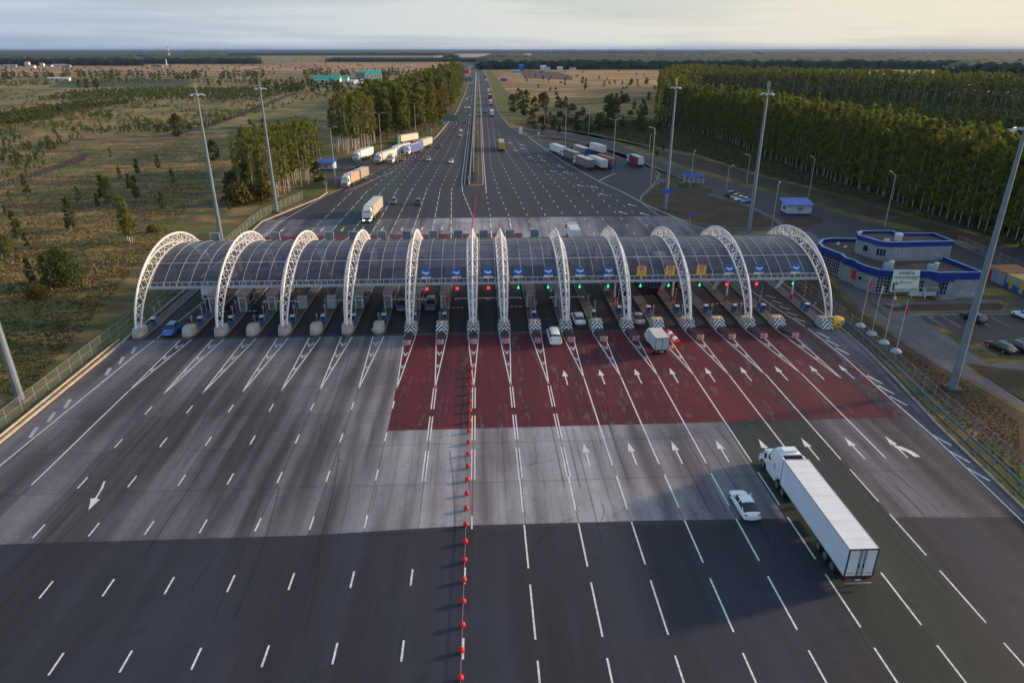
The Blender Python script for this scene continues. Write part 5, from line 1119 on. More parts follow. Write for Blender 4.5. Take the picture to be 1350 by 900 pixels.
def wallwin(a,b,z0,z1,n,rows=1,name='window',off=.06):
    A=Vector(a);B=Vector(b); d=(B-A); nrm=Vector((d.y,-d.x)).normalized()*off; w=MB(); f=MB()
    w.add([(A.x+nrm.x,A.y+nrm.y,z0),(B.x+nrm.x,B.y+nrm.y,z0),(B.x+nrm.x,B.y+nrm.y,z1),(A.x+nrm.x,A.y+nrm.y,z1)],[(0,1,2,3)]); o=w.build(name,GLASS,bd_)
    nrm*=1.4
    for i in range(n+1): p=A.lerp(B,i/n)+nrm; f.tube((p.x,p.y,z0),(p.x,p.y,z1),.035,n=4)
    for j in range(rows+1): z=z0+(z1-z0)*j/rows; f.tube((A.x+nrm.x,A.y+nrm.y,z),(B.x+nrm.x,B.y+nrm.y,z),.035,n=4)
    f.build('window_frame',WHITE2,o)
ng=Vector((0,0))
for a,b in (((71.9,136.5),(72.6,133.2)),((72.6,133.2),(73.2,131.0)),((72.6,139.6),(71.9,136.5))): wallwin(a,b,.25,3.3,4,5)
for a,b in (((75.1,120.4),(77.2,119.6)),): wallwin(a,b,.25,3.3,4,5)
wallwin((77.2,119.6),(79.2,119.48),.25,3.3,3,5)
wallwin((82.2,127.72),(84.8,127.78),5.0,6.5,3); wallwin((78.8,128.7),(80.3,127.75),5.0,6.5,3); wallwin((82.4,119.3),(83.6,119.22),.4,2.8,2,3); wallwin((85.6,117.97),(87.4,117.93),.3,3.0,3,3); wallwin((77.9,132.0),(78.4,130.9),5.1,6.4,1)
wallwin((73.25,129.0-.6),(73.5,127.0),1.6,2.4,1); wallwin((73.45,124.0),(73.7,123.1),1.6,2.4,1)
MB().box((73.55,125.6),(0,0,0)) if False else None
o=MB().bb(73.05,73.35,125.0,126.0,1.3,2.9).build('red_notice_board',REDP,bd_)
MB().bb(84.2,87.6,116.6,118.6,3.3,3.5).build('entrance_canopy',BL,bd_); MB().bb(85.6,86.9,117.85,118.02-.03,.3,2.6).build('door',GLASS,bd_); MB().bb(84.6,88.0,116.0,118,0,.28).build('entrance_step',KB if False else M_KERB,bd_)
mb=MB(); 
for z in (.5,.85,1.1): mb.tube((88.2,116.5,z),(93,116.4,z),.03,n=4)
for k in range(7): mb.tube((88.2+k*.8,116.5,0),(88.2+k*.8,116.5,1.1),.03,n=4)
for k in range(5): mb.tube((84.7+.0,116.1,.3+0),(84.7,116.1,3.3),.05,n=5)
mb.build('ramp_handrail',GALV,bd_); MB().bb(88.1,93.1,116.6,117.9,0,.3).build('ramp',M_KERB,bd_)
for p in ((78.5,123.2),(86.5,121.8)): 
    o=MB().bb(p[0]-.9,p[0]+.2,p[1]-.5,p[1]+.5,4.01,5.1).build('roof_vent',mat('vent_pale_blue',(.33,.42,.52),.5),bd_); MB().lathe((p[0]+.5,p[1],4.0),[(.4,0),(.4,1.3),(.55,1.35),(.02,1.6)],10).build('vent_cowl',WHITE2,bd_,smooth=True)
for p in ((76.8,139.8),(77.1,137.2)): MB().sphere((p[0],p[1],4.4),.35,10,6).build('dome_vent',WHITE2,bd_,smooth=True)
MB().bb(80.6,81.6,129.3,130.0,7.41,8.0).build('air_unit',WHITE2,bd_); MB().lathe((84.2,131,7.4),[(.7,0),(.7,1.1),(.9,1.2),(.3,1.6)],12).build('roof_tank',WHITE2,bd_,smooth=True)
mb=MB(); mb.lathe((78.4,135.0,7.9),[(.35,0),(.35,.3),(.1,.5)],10); mb.build('corner_lamp',WHITE,bd_)
# billboard
r=empty('billboard',(79.55,119.1,0),R(-2),'white board reading buy a transponder leaning on the office front','billboard')
MB().add([(-2.75,-.75,.9),(2.75,-.75,.9),(2.45,-.2,4.9),(-2.45,-.2,4.9),(-2.75,-.65,.9),(2.75,-.65,.9),(2.45,-.1,4.9),(-2.45,-.1,4.9)],[(0,1,2,3),(7,6,5,4),(4,5,1,0),(5,6,2,1),(6,7,3,2),(7,4,0,3)]).build('board',mat('board_pale_green',(.60,.68,.62),.5,var=.04),r)
rx=math.atan2(4.0,.55)
def onb(u,v): return (u,-.77+.55*(v-.9)/4.0-.01,v)
text(r,'lettering','КУПИТЬ',.74,onb(-.0,4.35),(rx,0,0),BLKP,shear=.2); text(r,'lettering','ТРАНСПОНДЕР',.62,onb(0,3.55),(rx,0,0),BLKP,shear=.2)
text(r,'lettering','тут',.3,onb(1.7,3.08),(rx,0,0),BLKP); text(r,'emblem','П',.85,onb(-1.0,2.55),(rx,0,0),BLKP,shear=.35); text(r,'lettering','ОПЛАХ',.48,onb(.35,2.6),(rx,0,0),mat('grey_ink',(.12,.15,.16),.5),shear=.2)
text(r,'lettering','НАЖМИТЕ НАВЕРХ',.42,onb(.35,1.25),(rx,0,0),BLKP)
mb=MB(); 
for u0,u1,v0,v1 in ((-2.35,-1.95,1.2,2.6),(-2.35,-1.6,1.15,1.35),(-2.35,-1.7,2.35,2.6)): 
    a=onb(u0,v0);b=onb(u1,v1); mb.add([(u0,a[1],v0),(u1,a[1],v0),(u1,b[1],v1),(u0,b[1],v1)],[(0,1,2,3)])
a=onb(-1.7,2.1);b=onb(-1.3,2.48);c=onb(-1.7,2.85); mb.add([a,b,c],[(0,1,2)]); mb.build('turn_arrow',BLKP,r)
# benches, bin, cabins, hut, gazebo
def make_bench():
    r=empty('swing_bench',(0,0,0)); m=mat('pale_painted_wood',(.42,.46,.50),.6); MB().bb(-1.2,1.2,-.3,.3,.45,.52).build('seat',m,r); MB().bb(-1.2,1.2,.28,.36,.5,1.1).build('backrest',m,r)
    mb=MB(); 
    for s in (-1,1): mb.tube((s*1.3,-.6,0),(s*1.2,0,2.0),.06,n=5); mb.tube((s*1.3,.6,0),(s*1.2,0,2.0),.06,n=5)
    mb.tube((-1.25,0,2.0),(1.25,0,2.0),.06,n=5); mb.build('frame',m,r); return r
be=make_bench(); be.location=(81.3,117.2,.05); tag(be,'pale garden swing bench left of its twin before the office','bench','swing benches before the office'); o=copy_tree(be); o.location=(84.0,117.2,.05); tag(o,'pale garden swing bench nearer the office entrance','bench','swing benches before the office')
r=empty('litter_bin',(76.6,105.3,.05),0,'small grey litter bin on the path corner by the car park','bin'); MB().lathe((0,0,0),[(.28,0),(.34,.8),(.3,.85)],10).build('bin_body',GREYP,r,smooth=True)
r=empty('parking_ticket_slab',(74.9,113.2,.04),R(20),'flat grey green slab lying on the front lawn strip','slab'); MB().bb(-1.3,1.3,-.7,.7,0,.25).build('slab_top',mat('slab_greygreen',(.13,.16,.14),.7),r)
cab_l=('grey cabin with red door and rusty roof','pale cabin with patched wall beside the red door one','blue and white cabin with orange door and yellow roof','blue and white cabin with yellow roof, cut by the right edge')
for k in range(4):
    y=127.2-2.75*k-(0 if k<2 else .4); r=empty('site_cabin',(105.4,y,.03),0,cab_l[k],'cabin','row of site cabins'); blue=k>=2
    MB().bb(-3,3,-1.32,1.32,0 if not blue else 1.05,2.6).build('cabin_wall',mat('cabin_grey%d'%(k%2),((.36,.35,.38),(.30,.33,.40))[k%2],.6,var=.2),r)
    if blue: MB().bb(-3.02,3,-1.33,1.33,0,1.05).build('lower_wall',mat('cabin_blue',(.01,.10,.38),.5),r)
    MB().bb(-3.1,3.1,-1.36,1.36,2.6,2.72).build('cabin_roof',mat('rust_roof',(.36,.15,.07),.8,var=.3,scale=1) if not blue else mat('ochre_roof',(.60,.40,.10),.7,var=.25,scale=.8),r)
    if k!=1: MB().bb(-3.05,-3.01,-.55,.25,.1,2.2).build('door',REDP if not blue else mat('door_orange',(.72,.36,.02),.5),r)
def make_hut(x,y,rz,w,d,label):
    r=empty('roadside_hut',(x,y,.03),rz,label,'hut'); MB().bb(-w/2,w/2,-d/2,d/2,.2,2.7).build('wall',mat('hut_wall_white',(.45,.50,.55),.6,var=.05),r); MB().bb(-w/2-.05,w/2+.05,-d/2-.05,d/2+.05,0,.35).build('plinth',BL,r)
    bx=mat('hut_roof_blue',(.008,.075,.42),.4,var=.08); MB().add([(-w/2-.9,-d/2-.5,2.6),(w/2+.5,-d/2-.5,2.6),(w/2+.5,d/2+.6,3.6),(-w/2-.9,d/2+.6,3.6),(-w/2-.9,-d/2-.5,2.75),(w/2+.5,-d/2-.5,2.75),(w/2+.5,d/2+.6,3.75),(-w/2-.9,d/2+.6,3.75)],[(3,2,1,0),(4,5,6,7),(0,1,5,4),(1,2,6,5),(2,3,7,6),(3,0,4,7)]).build('roof',bx,r)
    o=MB().bb(-w/2-.06,-w/2-.01,-.9,.9,1.0,2.1).build('window',GLASS,r); mb=MB(); 
    for yy in (-.9,-.3,.3,.9): mb.bb(-w/2-.09,-w/2-.055,yy-.04,yy+.04,1,2.1)
    mb.build('window_frame',WHITE2,o); MB().bb(-.5,1.0,-d/2-.05,-d/2-.01,1.1,2.1).build('shutter',GREYP,r); return r
make_hut(89.6,188.8,R(-2),6.8,4.6,'blue roofed white hut on the island right of the parked cars'); h2=make_hut(-58.7,272,R(-8),6,4,'blue roofed white hut beside the left birch clumps')
r=empty('gazebo',(74.3,236.6,.03),R(-20),'blue double roofed open gazebo beside the service road','gazebo')
for cx in (-1.6,1.7):
    MB().add([(cx-1.9,-1.7,2.4),(cx+1.9,-1.7,2.4),(cx+1.9,1.7,2.4),(cx-1.9,1.7,2.4),(cx-.9,0,3.3),(cx+.9,0,3.3)],[(0,1,5,4),(2,3,4,5),(1,2,5),(3,0,4),(3,2,1,0)]).build('roof',mat('hut_roof_blue',(.008,.075,.42),.4),r)
mb=MB()
for x in (-3.2,-1.6,0,1.7,3.3):
    for y in (-1.4,1.4): mb.tube((x,y,0),(x,y,2.45),.09,n=5)
for y in (-1.4,1.4): mb.tube((-3.2,y,.9),(3.3,y,.9),.06,n=4); mb.tube((-3.2,y,.4),(3.3,y,.4),.05,n=4)
mb.build('post_frame',WHITE2,r)
r=empty('waste_container',g(898,246)+(0,),0,'small green waste container left of the gazebo','container'); MB().bb(-.8,.8,-.6,.6,.15,1.3).build('container_body',mat('bin_green',(.01,.16,.06),.5),r,bevel=.05)
# flagpoles
FC=[((.5,.02,.03),),((.6,.6,.62),),None,((.5,.02,.03),)]
for k,px in enumerate(((1134,430),(1149,440.5),(1165,452),(1181,463.5))):
    x,y=g(*px); r=empty('flagpole',(x,y,0),0,'%s flagpole from the office side, on a round white foot in the brown lawn'%ordw(k+1),'flagpole','flagpoles on the right lawn')
    MB().tube((0,0,.2),(0,0,8.6),.06,.035,8).build('pole',mat('pole_cream',(.50,.48,.44),.5),r,smooth=True); MB().lathe((0,0,0),[(.85,0),(.82,.15),(.55,.42),(.15,.55)],16).build('foot',mat('foot_pale',(.42,.47,.54),.6),r,smooth=True)
    if k in (0,3): MB().box((.22,.02,7.2 if k==0 else 6.6),(.35,.08,1.3),ry=R(6)).build('flag',REDP,r)
    elif k==1: MB().box((.18,.02,7.6),(.3,.08,1.2),ry=R(5)).build('flag',mat('flag_white',(.5,.52,.56),.7),r)
    else:
        for j,(zz,m) in enumerate(((7.5,SIGNW),(7.1,SIGNB),(6.7,REDP))): MB().box((.2,.02,zz),(.34,.08,.4)).build('flag_band',m,r)
for k,px in enumerate(((1150,378),(1118,375))):
    x,y=g(*px)
# signs
def panel_sign(x,y,w,h,z,c,label,rz=0,posts=2,name='road_sign'):
    r=empty(name,(x,y,0),rz,label,'road sign'); MB().bb(-w/2,w/2,-.06,.04,z,z+h).build('sign_board',c,r); mb=MB()
    for s in ((-1,1) if posts==2 else (0,)): mb.tube((s*w*.4,.12,0),(s*w*.4,.12,z+h),.09,n=6)
    mb.build('sign_post',GALV,r); return r
SB2=mat('sign_back_green',(.12,.22,.20),.5); x,y=g(594,166); panel_sign(x,y,9,3.6,2.5,SB2,'large board back beside the left carriageway nearest the lot'); x,y=g(586,169); panel_sign(x-2,y-6,3,2.4,2,SB2,'small board back beside the larger left roadside board'); x,y=g(617,112); panel_sign(x,y,11,5,4,SB2,'distant large board back on the left verge')
x,y=g(877,277); panel_sign(x,y-.7,2.6,1.1,5.0,SIGNB,'blue direction sign on the foot of the tall mast',posts=0); x,y=g(908.5,300); panel_sign(x,y,.9,.9,3.2,SIGNB,'round blue sign on a pole in the island lawn',posts=0)
x,y=g(686.5,178); r=panel_sign(x,y,1.8,3.6,.5,SIGNW,'white totem sign at the service road start'); x,y=g(710,184); panel_sign(x,y,1.0,1.2,2.4,SIGNW,'small white sign at the tip of the parking lawn',posts=0)
x,y=g(430.5,253); panel_sign(x,y,1.3,1.0,2.4,GALV,'small round sign back beside the salmon truck',posts=0); x,y=g(619,246); panel_sign(x,y+3,1.2,1.2,1.9,GALV,'small sign back at the median tip',posts=0); x,y=g(569,176); panel_sign(x,y,1.8,1.8,2.6,GREYP,'square sign back at the left kerb behind the trucks',posts=0)
x,y=g(808,228); panel_sign(x+.0,y-.6,1.2,2.4,1.2,SIGNB,'blue panel on the lamp post beside the rust container truck',posts=0)
# people
def make_person(name,x,y,rz,shirt,legs,label,stride=.35,z=.03,vest=None):
    r=empty(name,(x,y,z),R(rz),label,'person'); sk=mat('skin',(.35,.20,.14),.6)
    me=bpy.data.meshes.new('body'); bm=bmesh.new()
    V=[((0,0,.95),.15),((0,0,1.2),.135),((0,0,1.42),.15),((0,.01,1.54),.06),((0,.02,1.66),.105),((0,.02,1.76),.09),
       ((.10,0,.90),.10),((.11,stride*.45,.50),.075),((.11,stride*.35,.09),.05),((.11,stride*.35+.15,.05),.04),((-.10,0,.90),.10),((-.11,-stride*.2,.50),.075),((-.11,-stride*.8,.12),.05),((-.11,-stride*.8+.15,.05),.04),
       ((.20,0,1.42),.07),((.26,-.10,1.15),.05),((.27,.04,.92),.04),((.27,.08,.84),.035),((-.20,0,1.42),.07),((-.26,.10,1.15),.05),((-.27,.22,.95),.04),((-.27,.27,.88),.035)]
    E_=[(0,1),(1,2),(2,3),(3,4),(4,5),(0,6),(6,7),(7,8),(8,9),(0,10),(10,11),(11,12),(12,13),(2,14),(14,15),(15,16),(16,17),(2,18),(18,19),(19,20),(20,21)]
    me.from_pydata([v for v,_ in V],E_,[]); sl_=me.skin_vertices.new(name='') if hasattr(me.skin_vertices,'new') else None
    o=bpy.data.objects.new('body',me); col.objects.link(o); o.parent=r; md=o.modifiers.new('skin','SKIN')
    if not me.skin_vertices: bm.from_mesh(me); bm.verts.layers.skin.verify(); bm.to_mesh(me)
    for i,(v,rr) in enumerate(V): me.skin_vertices[0].data[i].radius=(rr,rr*.8)
    me.skin_vertices[0].data[0].use_root=True; ss=o.modifiers.new('sub','SUBSURF'); ss.levels=1; ss.render_levels=1
    m=bpy.data.materials.new('person_cloth'); m.use_nodes=True; nt=m.node_tree; t=nt.nodes.new('ShaderNodeTexCoord'); s=nt.nodes.new('ShaderNodeSeparateXYZ'); rp=nt.nodes.new('ShaderNodeValToRGB'); nt.links.new(t.outputs['Object'],s.inputs[0])
    mu=nt.nodes.new('ShaderNodeMath'); mu.operation='DIVIDE'; mu.inputs[1].default_value=2; nt.links.new(s.outputs['Z'],mu.inputs[0]); nt.links.new(mu.outputs[0],rp.inputs[0]); rp.color_ramp.interpolation='CONSTANT'
    e=rp.color_ramp.elements; e[0].color=(.02,.02,.02,1); e[1].position=.05; e[1].color=(*legs,1); a=e.new(.47); a.color=(*shirt,1); b=e.new(.755); b.color=(.35,.20,.14,1)
    nt.links.new(rp.outputs[0],nt.nodes['Principled BSDF'].inputs['Base Color']); nt.nodes['Principled BSDF'].inputs['Roughness'].default_value=.8; me.materials.append(m)
    mb=MB(); mb.sphere((0,.0,1.74),.115,10,8,sz=.8); mb.build('hair',mat('dark_hair',(.02,.015,.012),.8),r,smooth=True); bm.free(); return r
make_person('person',84.6,116.0,95,(.04,.16,.42),(.02,.02,.03),'person in blue top and dark trousers walking before the office',.6)
make_person('person',-17.6,103.2,180,(.25,.60,.10),(.02,.02,.03),'person in a yellow green safety vest at the bare concrete block',.1); make_person('person',44.2,104.0,180,(.35,.55,.10),(.02,.02,.025),'person in a safety vest beside a chevron block at right',.1)
# ---------------------------------------------------------------- trees
def m_leaf(name,ca,cb,cc=None):
    m=bpy.data.materials.new(name); m.use_nodes=True; nt=m.node_tree; nt.nodes.clear(); N=nt.nodes.new; L=nt.links.new
    out=N('ShaderNodeOutputMaterial'); g1=N('ShaderNodeNewGeometry'); oi=N('ShaderNodeObjectInfo'); t=N('ShaderNodeTexCoord'); no=N('ShaderNodeTexNoise'); no.inputs['Scale'].default_value=.35; L(g1.outputs['Position'],no.inputs['Vector'])
    r=N('ShaderNodeValToRGB'); r.color_ramp.elements[0].color=(*ca,1); r.color_ramp.elements[1].color=(*cb,1)
    ad=N('ShaderNodeMath'); ad.operation='MULTIPLY_ADD'; ad.inputs[1].default_value=.45; L(g1.outputs['Random Per Island'],ad.inputs[0])
    ml=N('ShaderNodeMath'); ml.operation='MULTIPLY'; ml.inputs[1].default_value=.45; L(oi.outputs['Random'],ml.inputs[0]); L(ml.outputs[0],ad.inputs[2]); L(ad.outputs[0],r.inputs[0])
    r2=N('ShaderNodeValToRGB'); r2.color_ramp.elements[0].position=.45; r2.color_ramp.elements[1].position=.68; L(no.outputs['Fac'],r2.inputs[0])
    mx=N('ShaderNodeMix'); mx.data_type='RGBA'; L(r2.outputs[0],mx.inputs['Factor']); L(r.outputs[0],mx.inputs['A']); mx.inputs['B'].default_value=(*(cc or tuple(x*1.25 for x in cb)),1)
    mf=N('ShaderNodeMath'); mf.operation='MULTIPLY'; mf.inputs[1].default_value=.5; L(r2.outputs[0],mf.inputs[0]); L(mf.outputs[0],mx.inputs['Factor'])
    d=N('ShaderNodeBsdfDiffuse'); tr=N('ShaderNodeBsdfTranslucent'); L(mx.outputs['Result'],d.inputs[0]); L(mx.outputs['Result'],tr.inputs[0]); ms=N('ShaderNodeMixShader'); ms.inputs[0].default_value=.3; L(d.outputs[0],ms.inputs[1]); L(tr.outputs[0],ms.inputs[2]); L(ms.outputs[0],out.inputs['Surface']); return m
LF_B=m_leaf('birch_leaves',(.095,.125,.026),(.195,.205,.040),(.28,.25,.045)); LF_D=m_leaf('dark_leaves',(.042,.068,.022),(.092,.120,.034)); LF_A=m_leaf('autumn_leaves',(.11,.10,.024),(.20,.155,.035),(.22,.15,.035)); LF_P=m_leaf('pine_needles',(.045,.085,.030),(.095,.140,.040),(.14,.15,.04)); LF_F=m_leaf('bluish_far_leaves',(.028,.046,.026),(.055,.075,.034))
BARKW=mat('birch_bark',(.46,.45,.43),.8,var=.5,scale=5,c2=(.42,.41,.39)); BARKD=mat('dark_bark',(.07,.055,.04),.9,var=.3,scale=4)
def leaf_arrays(centers,rad,n_per,size,flat=.8,seed=0):
    rr=np.random.default_rng(seed); C=np.repeat(np.array(centers),n_per,0); Rr=np.repeat(np.array(rad),n_per)
    d=rr.normal(size=(len(C),3)); d/=np.linalg.norm(d,axis=1)[:,None]; rad_=Rr*rr.uniform(.35,1,len(C))**.6; P=C+d*rad_[:,None]*np.array([1,1,flat])
    a=rr.normal(size=(len(C),3)); a/=np.linalg.norm(a,axis=1)[:,None]; b=np.cross(a,rr.normal(size=(len(C),3))); b/=np.linalg.norm(b,axis=1)[:,None]; s=(size*rr.uniform(.6,1.3,len(C)))[:,None]
    V=np.stack([P-a*s-b*s*.6,P+a*s-b*s*.6,P+a*s*.8+b*s*.6,P-a*s*.8+b*s*.6],1).reshape(-1,3); Fc=np.arange(len(V)).reshape(-1,4); return V,Fc
def np_mesh(name,V,Fc,mats,mi=None):
    me=bpy.data.meshes.new(name); k=Fc.shape[1]; me.vertices.add(len(V)); me.vertices.foreach_set('co',V.astype(np.float32).ravel()); me.loops.add(Fc.size); me.loops.foreach_set('vertex_index',Fc.astype(np.int32).ravel())
    me.polygons.add(len(Fc)); me.polygons.foreach_set('loop_start',np.arange(0,Fc.size,k,dtype=np.int32)); me.polygons.foreach_set('loop_total',np.full(len(Fc),k,dtype=np.int32))
    for m in mats: me.materials.append(m)
    if mi is not None: me.polygons.foreach_set('material_index',mi.astype(np.int32))
    me.update(calc_edges=True); return me
def crown_pts(h,h0,rmax,K,seed,shape='oval',trunks=((0,0),)):
    rr=random.Random(seed); C=[];Rd=[]
    for k in range(K):
        tx,ty=trunks[k%len(trunks)]
        f=rr.random()
        if shape=='oval': prof=math.sin(math.pi*min(1,(f*.92+.10)))**.7
        elif shape=='birch': prof=(.55+.45*math.sin(math.pi*min(1,f*.85+.18))**.8)*(1-.42*f)
        elif shape=='cone': prof=(1-f)**.8
        elif shape=='bush': prof=math.sqrt(max(0,1-f*f))
        else: prof=1
        a=rr.uniform(0,2*math.pi); q=rmax*prof*math.sqrt(rr.random())*.95; z=h0+(h-h0)*f
        C.append((tx+q*math.cos(a),ty+q*math.sin(a),z)); Rd.append(rmax*rr.uniform(.24,.42)*(1 if shape!='cone' else .4+.6*(1-f)))
    return C,Rd
def trunk_mb(h,r,trunks,seed,limbs=6,h0=.3,rmax=2):
    mb=MB(); rr=random.Random(seed)
    for tx,ty in trunks:
        bx,by=rr.uniform(-.3,.3),rr.uniform(-.3,.3); p=(tx*.6,ty*.6,0); n=5
        for k in range(n):
            q=(tx*.6+(tx*.5+bx)*(k+1)/n+rr.uniform(-.08,.08),ty*.6+(ty*.5+by)*(k+1)/n+rr.uniform(-.08,.08),h*.92*(k+1)/n); mb.tube(p,q,r*(1-k/n*.85),r*(1-(k+1)/n*.85),6,cap=False); p=q
        for k in range(limbs):
            f=h0+(.9-h0)*rr.random(); z=h*f; a=rr.uniform(0,6.28); l=rmax*.8*(1-f*.5); cx=tx*.6+(tx*.5+bx)*f; cy=ty*.6+(ty*.5+by)*f; mb.tube((cx,cy,z),(cx+l*math.cos(a),cy+l*math.sin(a),z+l*.9),r*.3,r*.08,4,cap=False)
    return mb
TREE={}
def make_tree(key,name,h,h0,rmax,K,npc,size,leaf,bark,tr,shape,seed,trunks=((0,0),),limbs=6,flat=.8):
    r=empty(name,(0,0,0)); trunk_mb(h,tr,trunks,seed,limbs,max(.12,h0/h),rmax).build('trunk',bark,r,smooth=True,angle=80)
    C,Rd=crown_pts(h,h0,rmax,K,seed,shape,trunks); V,Fc=leaf_arrays(C,Rd,npc,size,flat,seed); me=np_mesh('crown',V,Fc,[leaf]); o=bpy.data.objects.new('crown',me); col.objects.link(o); o.parent=r; reg(o,r)
    r['_used']=0; r['_h']=h; TREE[key]=r; return r
for s in range(4): make_tree('birch%d'%s,'birch_tree',23,3.0+s*.4,2.05,74,36,.21,LF_B,BARKW,.105,'birch',s+1,limbs=9)
for s in range(3): make_tree('slim%d'%s,'birch_tree',19,5.5+s*.6,1.9,34,30,.20,LF_B,BARKW,.12,'birch',s+11,limbs=10)
for s in range(3): make_tree('tall%d'%s,'deciduous_tree',26,5,3.6,60,36,.36,(LF_B,LF_B,LF_B)[s],BARKD,.28,'birch',s+20,limbs=8)
make_tree('autumn','deciduous_tree',22,3,3.3,50,34,.36,LF_A,BARKD,.22,'birch',31)
for s in range(3): make_tree('fieldbirch%d'%s,'young_birch',8,1.1,1.45,60,44,.125,LF_D if s!=1 else LF_B,BARKW,.07,'birch',s+40,limbs=7)
make_tree('multi','young_birch',10,1.8,1.4,110,44,.13,LF_B,BARKW,.08,'birch',50,((-1.2,0),(-.3,.3),(.6,-.3),(1.4,.2)),limbs=5)
make_tree('bush','field_shrub',6.5,.6,3.6,90,70,.15,LF_D,BARKD,.12,'bush',60,limbs=8)
make_tree('bushy','field_shrub',3.0,.2,2.4,40,40,.20,m_leaf('olive_shrub',(.09,.08,.02),(.15,.12,.035)),BARKD,.06,'bush',61,limbs=5)
for s in range(2): make_tree('shrub%d'%s,'dark_shrub_tree',8,.5,3.0,34,30,.30,LF_D,BARKD,.14,'oval',s+70,limbs=5)
for s in range(2): make_tree('sapling%d'%s,'pine_sapling',3.4,.2,1.1,14,22,.17,LF_P,BARKD,.05,'cone',s+80,limbs=2)
for s in range(2): make_tree('pine%d'%s,'young_pine',8.5,.8,2.1,30,30,.26,LF_P,BARKD,.12,'cone',s+90,limbs=3)
make_tree('poplar','deciduous_tree',15,2,2.8,46,36,.30,m_leaf('fresh_green',(.08,.14,.026),(.13,.19,.04)),BARKD,.18,'oval',95,limbs=6)
def plant(key,x,y,sc,label,group=None,cat='tree',zs=1.0):
    src=TREE[key]
    if src['_used']==0: o=src; src['_used']=1
    else: o=copy_tree(src)
    o.location=(x,y,0); o.rotation_euler=(0,0,random.uniform(0,6.28)); o.scale=(sc,sc,sc*zs); tag(o,label,cat,group); return o
def inpoly(x,y,P):
    c=False; n=len(P); j=n-1
    for i in range(n):
        if (P[i][1]>y)!=(P[j][1]>y) and x<(P[j][0]-P[i][0])*(y-P[i][1])/(P[j][1]-P[i][1])+P[i][0]: c=not c
        j=i
    return c
def scatter(P,sp,jit=.45,rr=random):
    xs=[p[0] for p in P]; ys=[p[1] for p in P]; out=[]; x=min(xs)
    while x<max(xs):
        y=min(ys)
        while y<max(ys):
            a,b=x+rr.uniform(-jit,jit)*sp,y+rr.uniform(-jit,jit)*sp
            if inpoly(a,b,P): out.append((a,b))
            y+=sp
        x+=sp
    return out
# low detail tree arrays, merged into one mass where nobody could count them
def low_tree(h,h0,rmax,K,npc,size,shape,seed,trunk=0):
    C,Rd=crown_pts(h,h0,rmax,K,seed,shape); V,Fc=leaf_arrays(C,Rd,npc,size,.85,seed); mi=np.zeros(len(Fc))
    if trunk:
        b=len(V); w=trunk; tv=[(-w,0,0),(w,0,0),(w*.3,0,h*.9),(-w*.3,0,h*.9),(0,-w,0),(0,w,0),(0,w*.3,h*.9),(0,-w*.3,h*.9)]; V=np.vstack([V,tv]); Fc=np.vstack([Fc,[[b,b+1,b+2,b+3],[b+4,b+5,b+6,b+7]]]); mi=np.append(mi,[1,1])
    return V,Fc,mi
def mass(name,protos_,pts,sc,mats,label,cat,zs=(.78,1.12),seed=0):
    rr=np.random.default_rng(seed); VV=[];FF=[];MM=[];b=0
    for i,(x,y) in enumerate(pts):
        V,Fc,mi=protos_[i%len(protos_)]; a=rr.uniform(0,6.28); c,s=math.cos(a),math.sin(a); k=sc*rr.uniform(.85,1.15); kz=sc*rr.uniform(*zs)
        VV.append(np.stack([(V[:,0]*c-V[:,1]*s)*k+x,(V[:,0]*s+V[:,1]*c)*k+y,V[:,2]*kz],1)); FF.append(Fc+b); MM.append(mi); b+=len(V)
    if not VV: return
    me=np_mesh(name,np.vstack(VV),np.vstack(FF),mats,np.concatenate(MM)); o=bpy.data.objects.new(name,me); col.objects.link(o); return tag(o,label,cat,None,'stuff')
RNG=random.Random(11)
# right birch forest: outer rows tree by tree, the depth of the wood behind as one mass
fl_=[(150,96),(136,118),(131.5,140),(130.8,154.6),(128.3,170),(126,193),(125,222),(124.3,260),(122.2,301),(123.5,335),(124.3,364),(118.6,400),(112,430)]
def along(L,sp):
    out=[];acc=0
    for a,b in zip(L,L[1:]):
        A=Vector(a);B=Vector(b);d=B-A;n=Vector((d.y,-d.x)).normalized(); l=d.length; t=acc
        while t<l: out.append((A+d*t/l,n)); t+=sp
        acc=t-l
    return out
front=[]
for p,n in along(fl_,2.75):
    if p.y<138: continue
    front.append((p.x+n.x*RNG.uniform(-.5,.8),p.y+n.y*RNG.uniform(-.5,.8)))
for p,n in along(fl_,2.9):
    if True: continue
    front.append((p.x+n.x*RNG.uniform(2.2,3.8),p.y+n.y*RNG.uniform(2.2,3.8)))
front=sorted(front,key=lambda q:q[1])[:230]
for i,(x,y) in enumerate(front): plant('birch%d'%(i%4),x,y,RNG.uniform(.85,1.12),'tall white-stemmed birch in the outer rows of the forest at right','outer birches of the right forest',zs=RNG.uniform(.84,1.10))
belt=[]
for row in range(1,7):
    for p,n in along(fl_,3.4):
        d=row*2.6+RNG.uniform(-1,1)+1.5; q=(p.x+n.x*d+RNG.uniform(-1,1),p.y+n.y*d+RNG.uniform(-1,1)); belt.append(q)
mass('shade_undergrowth',[low_tree(3.2,.1,1.7,8,10,.3,'bush',s) for s in (31,32)],[(p.x+n.x*d+RNG.uniform(-1,1),p.y+n.y*d+RNG.uniform(-1,1)) for d in (3,6,9,12,15,18) for p,n in along(fl_,3.1)],1.0,[LF_D,BARKD],'dark undergrowth added to block low sun between the birch trunks of the right forest','undergrowth')  # bushes added to stop the sun passing through the thin forest
lowb=[low_tree(22.5,3.2,2.2,24,12,.46,'birch',s,.07) for s in (1,2,3)]
mass('birch_forest',lowb,belt,1,[LF_B,BARKW],'dense inner part of the birch forest at right, crowns merging','forest')
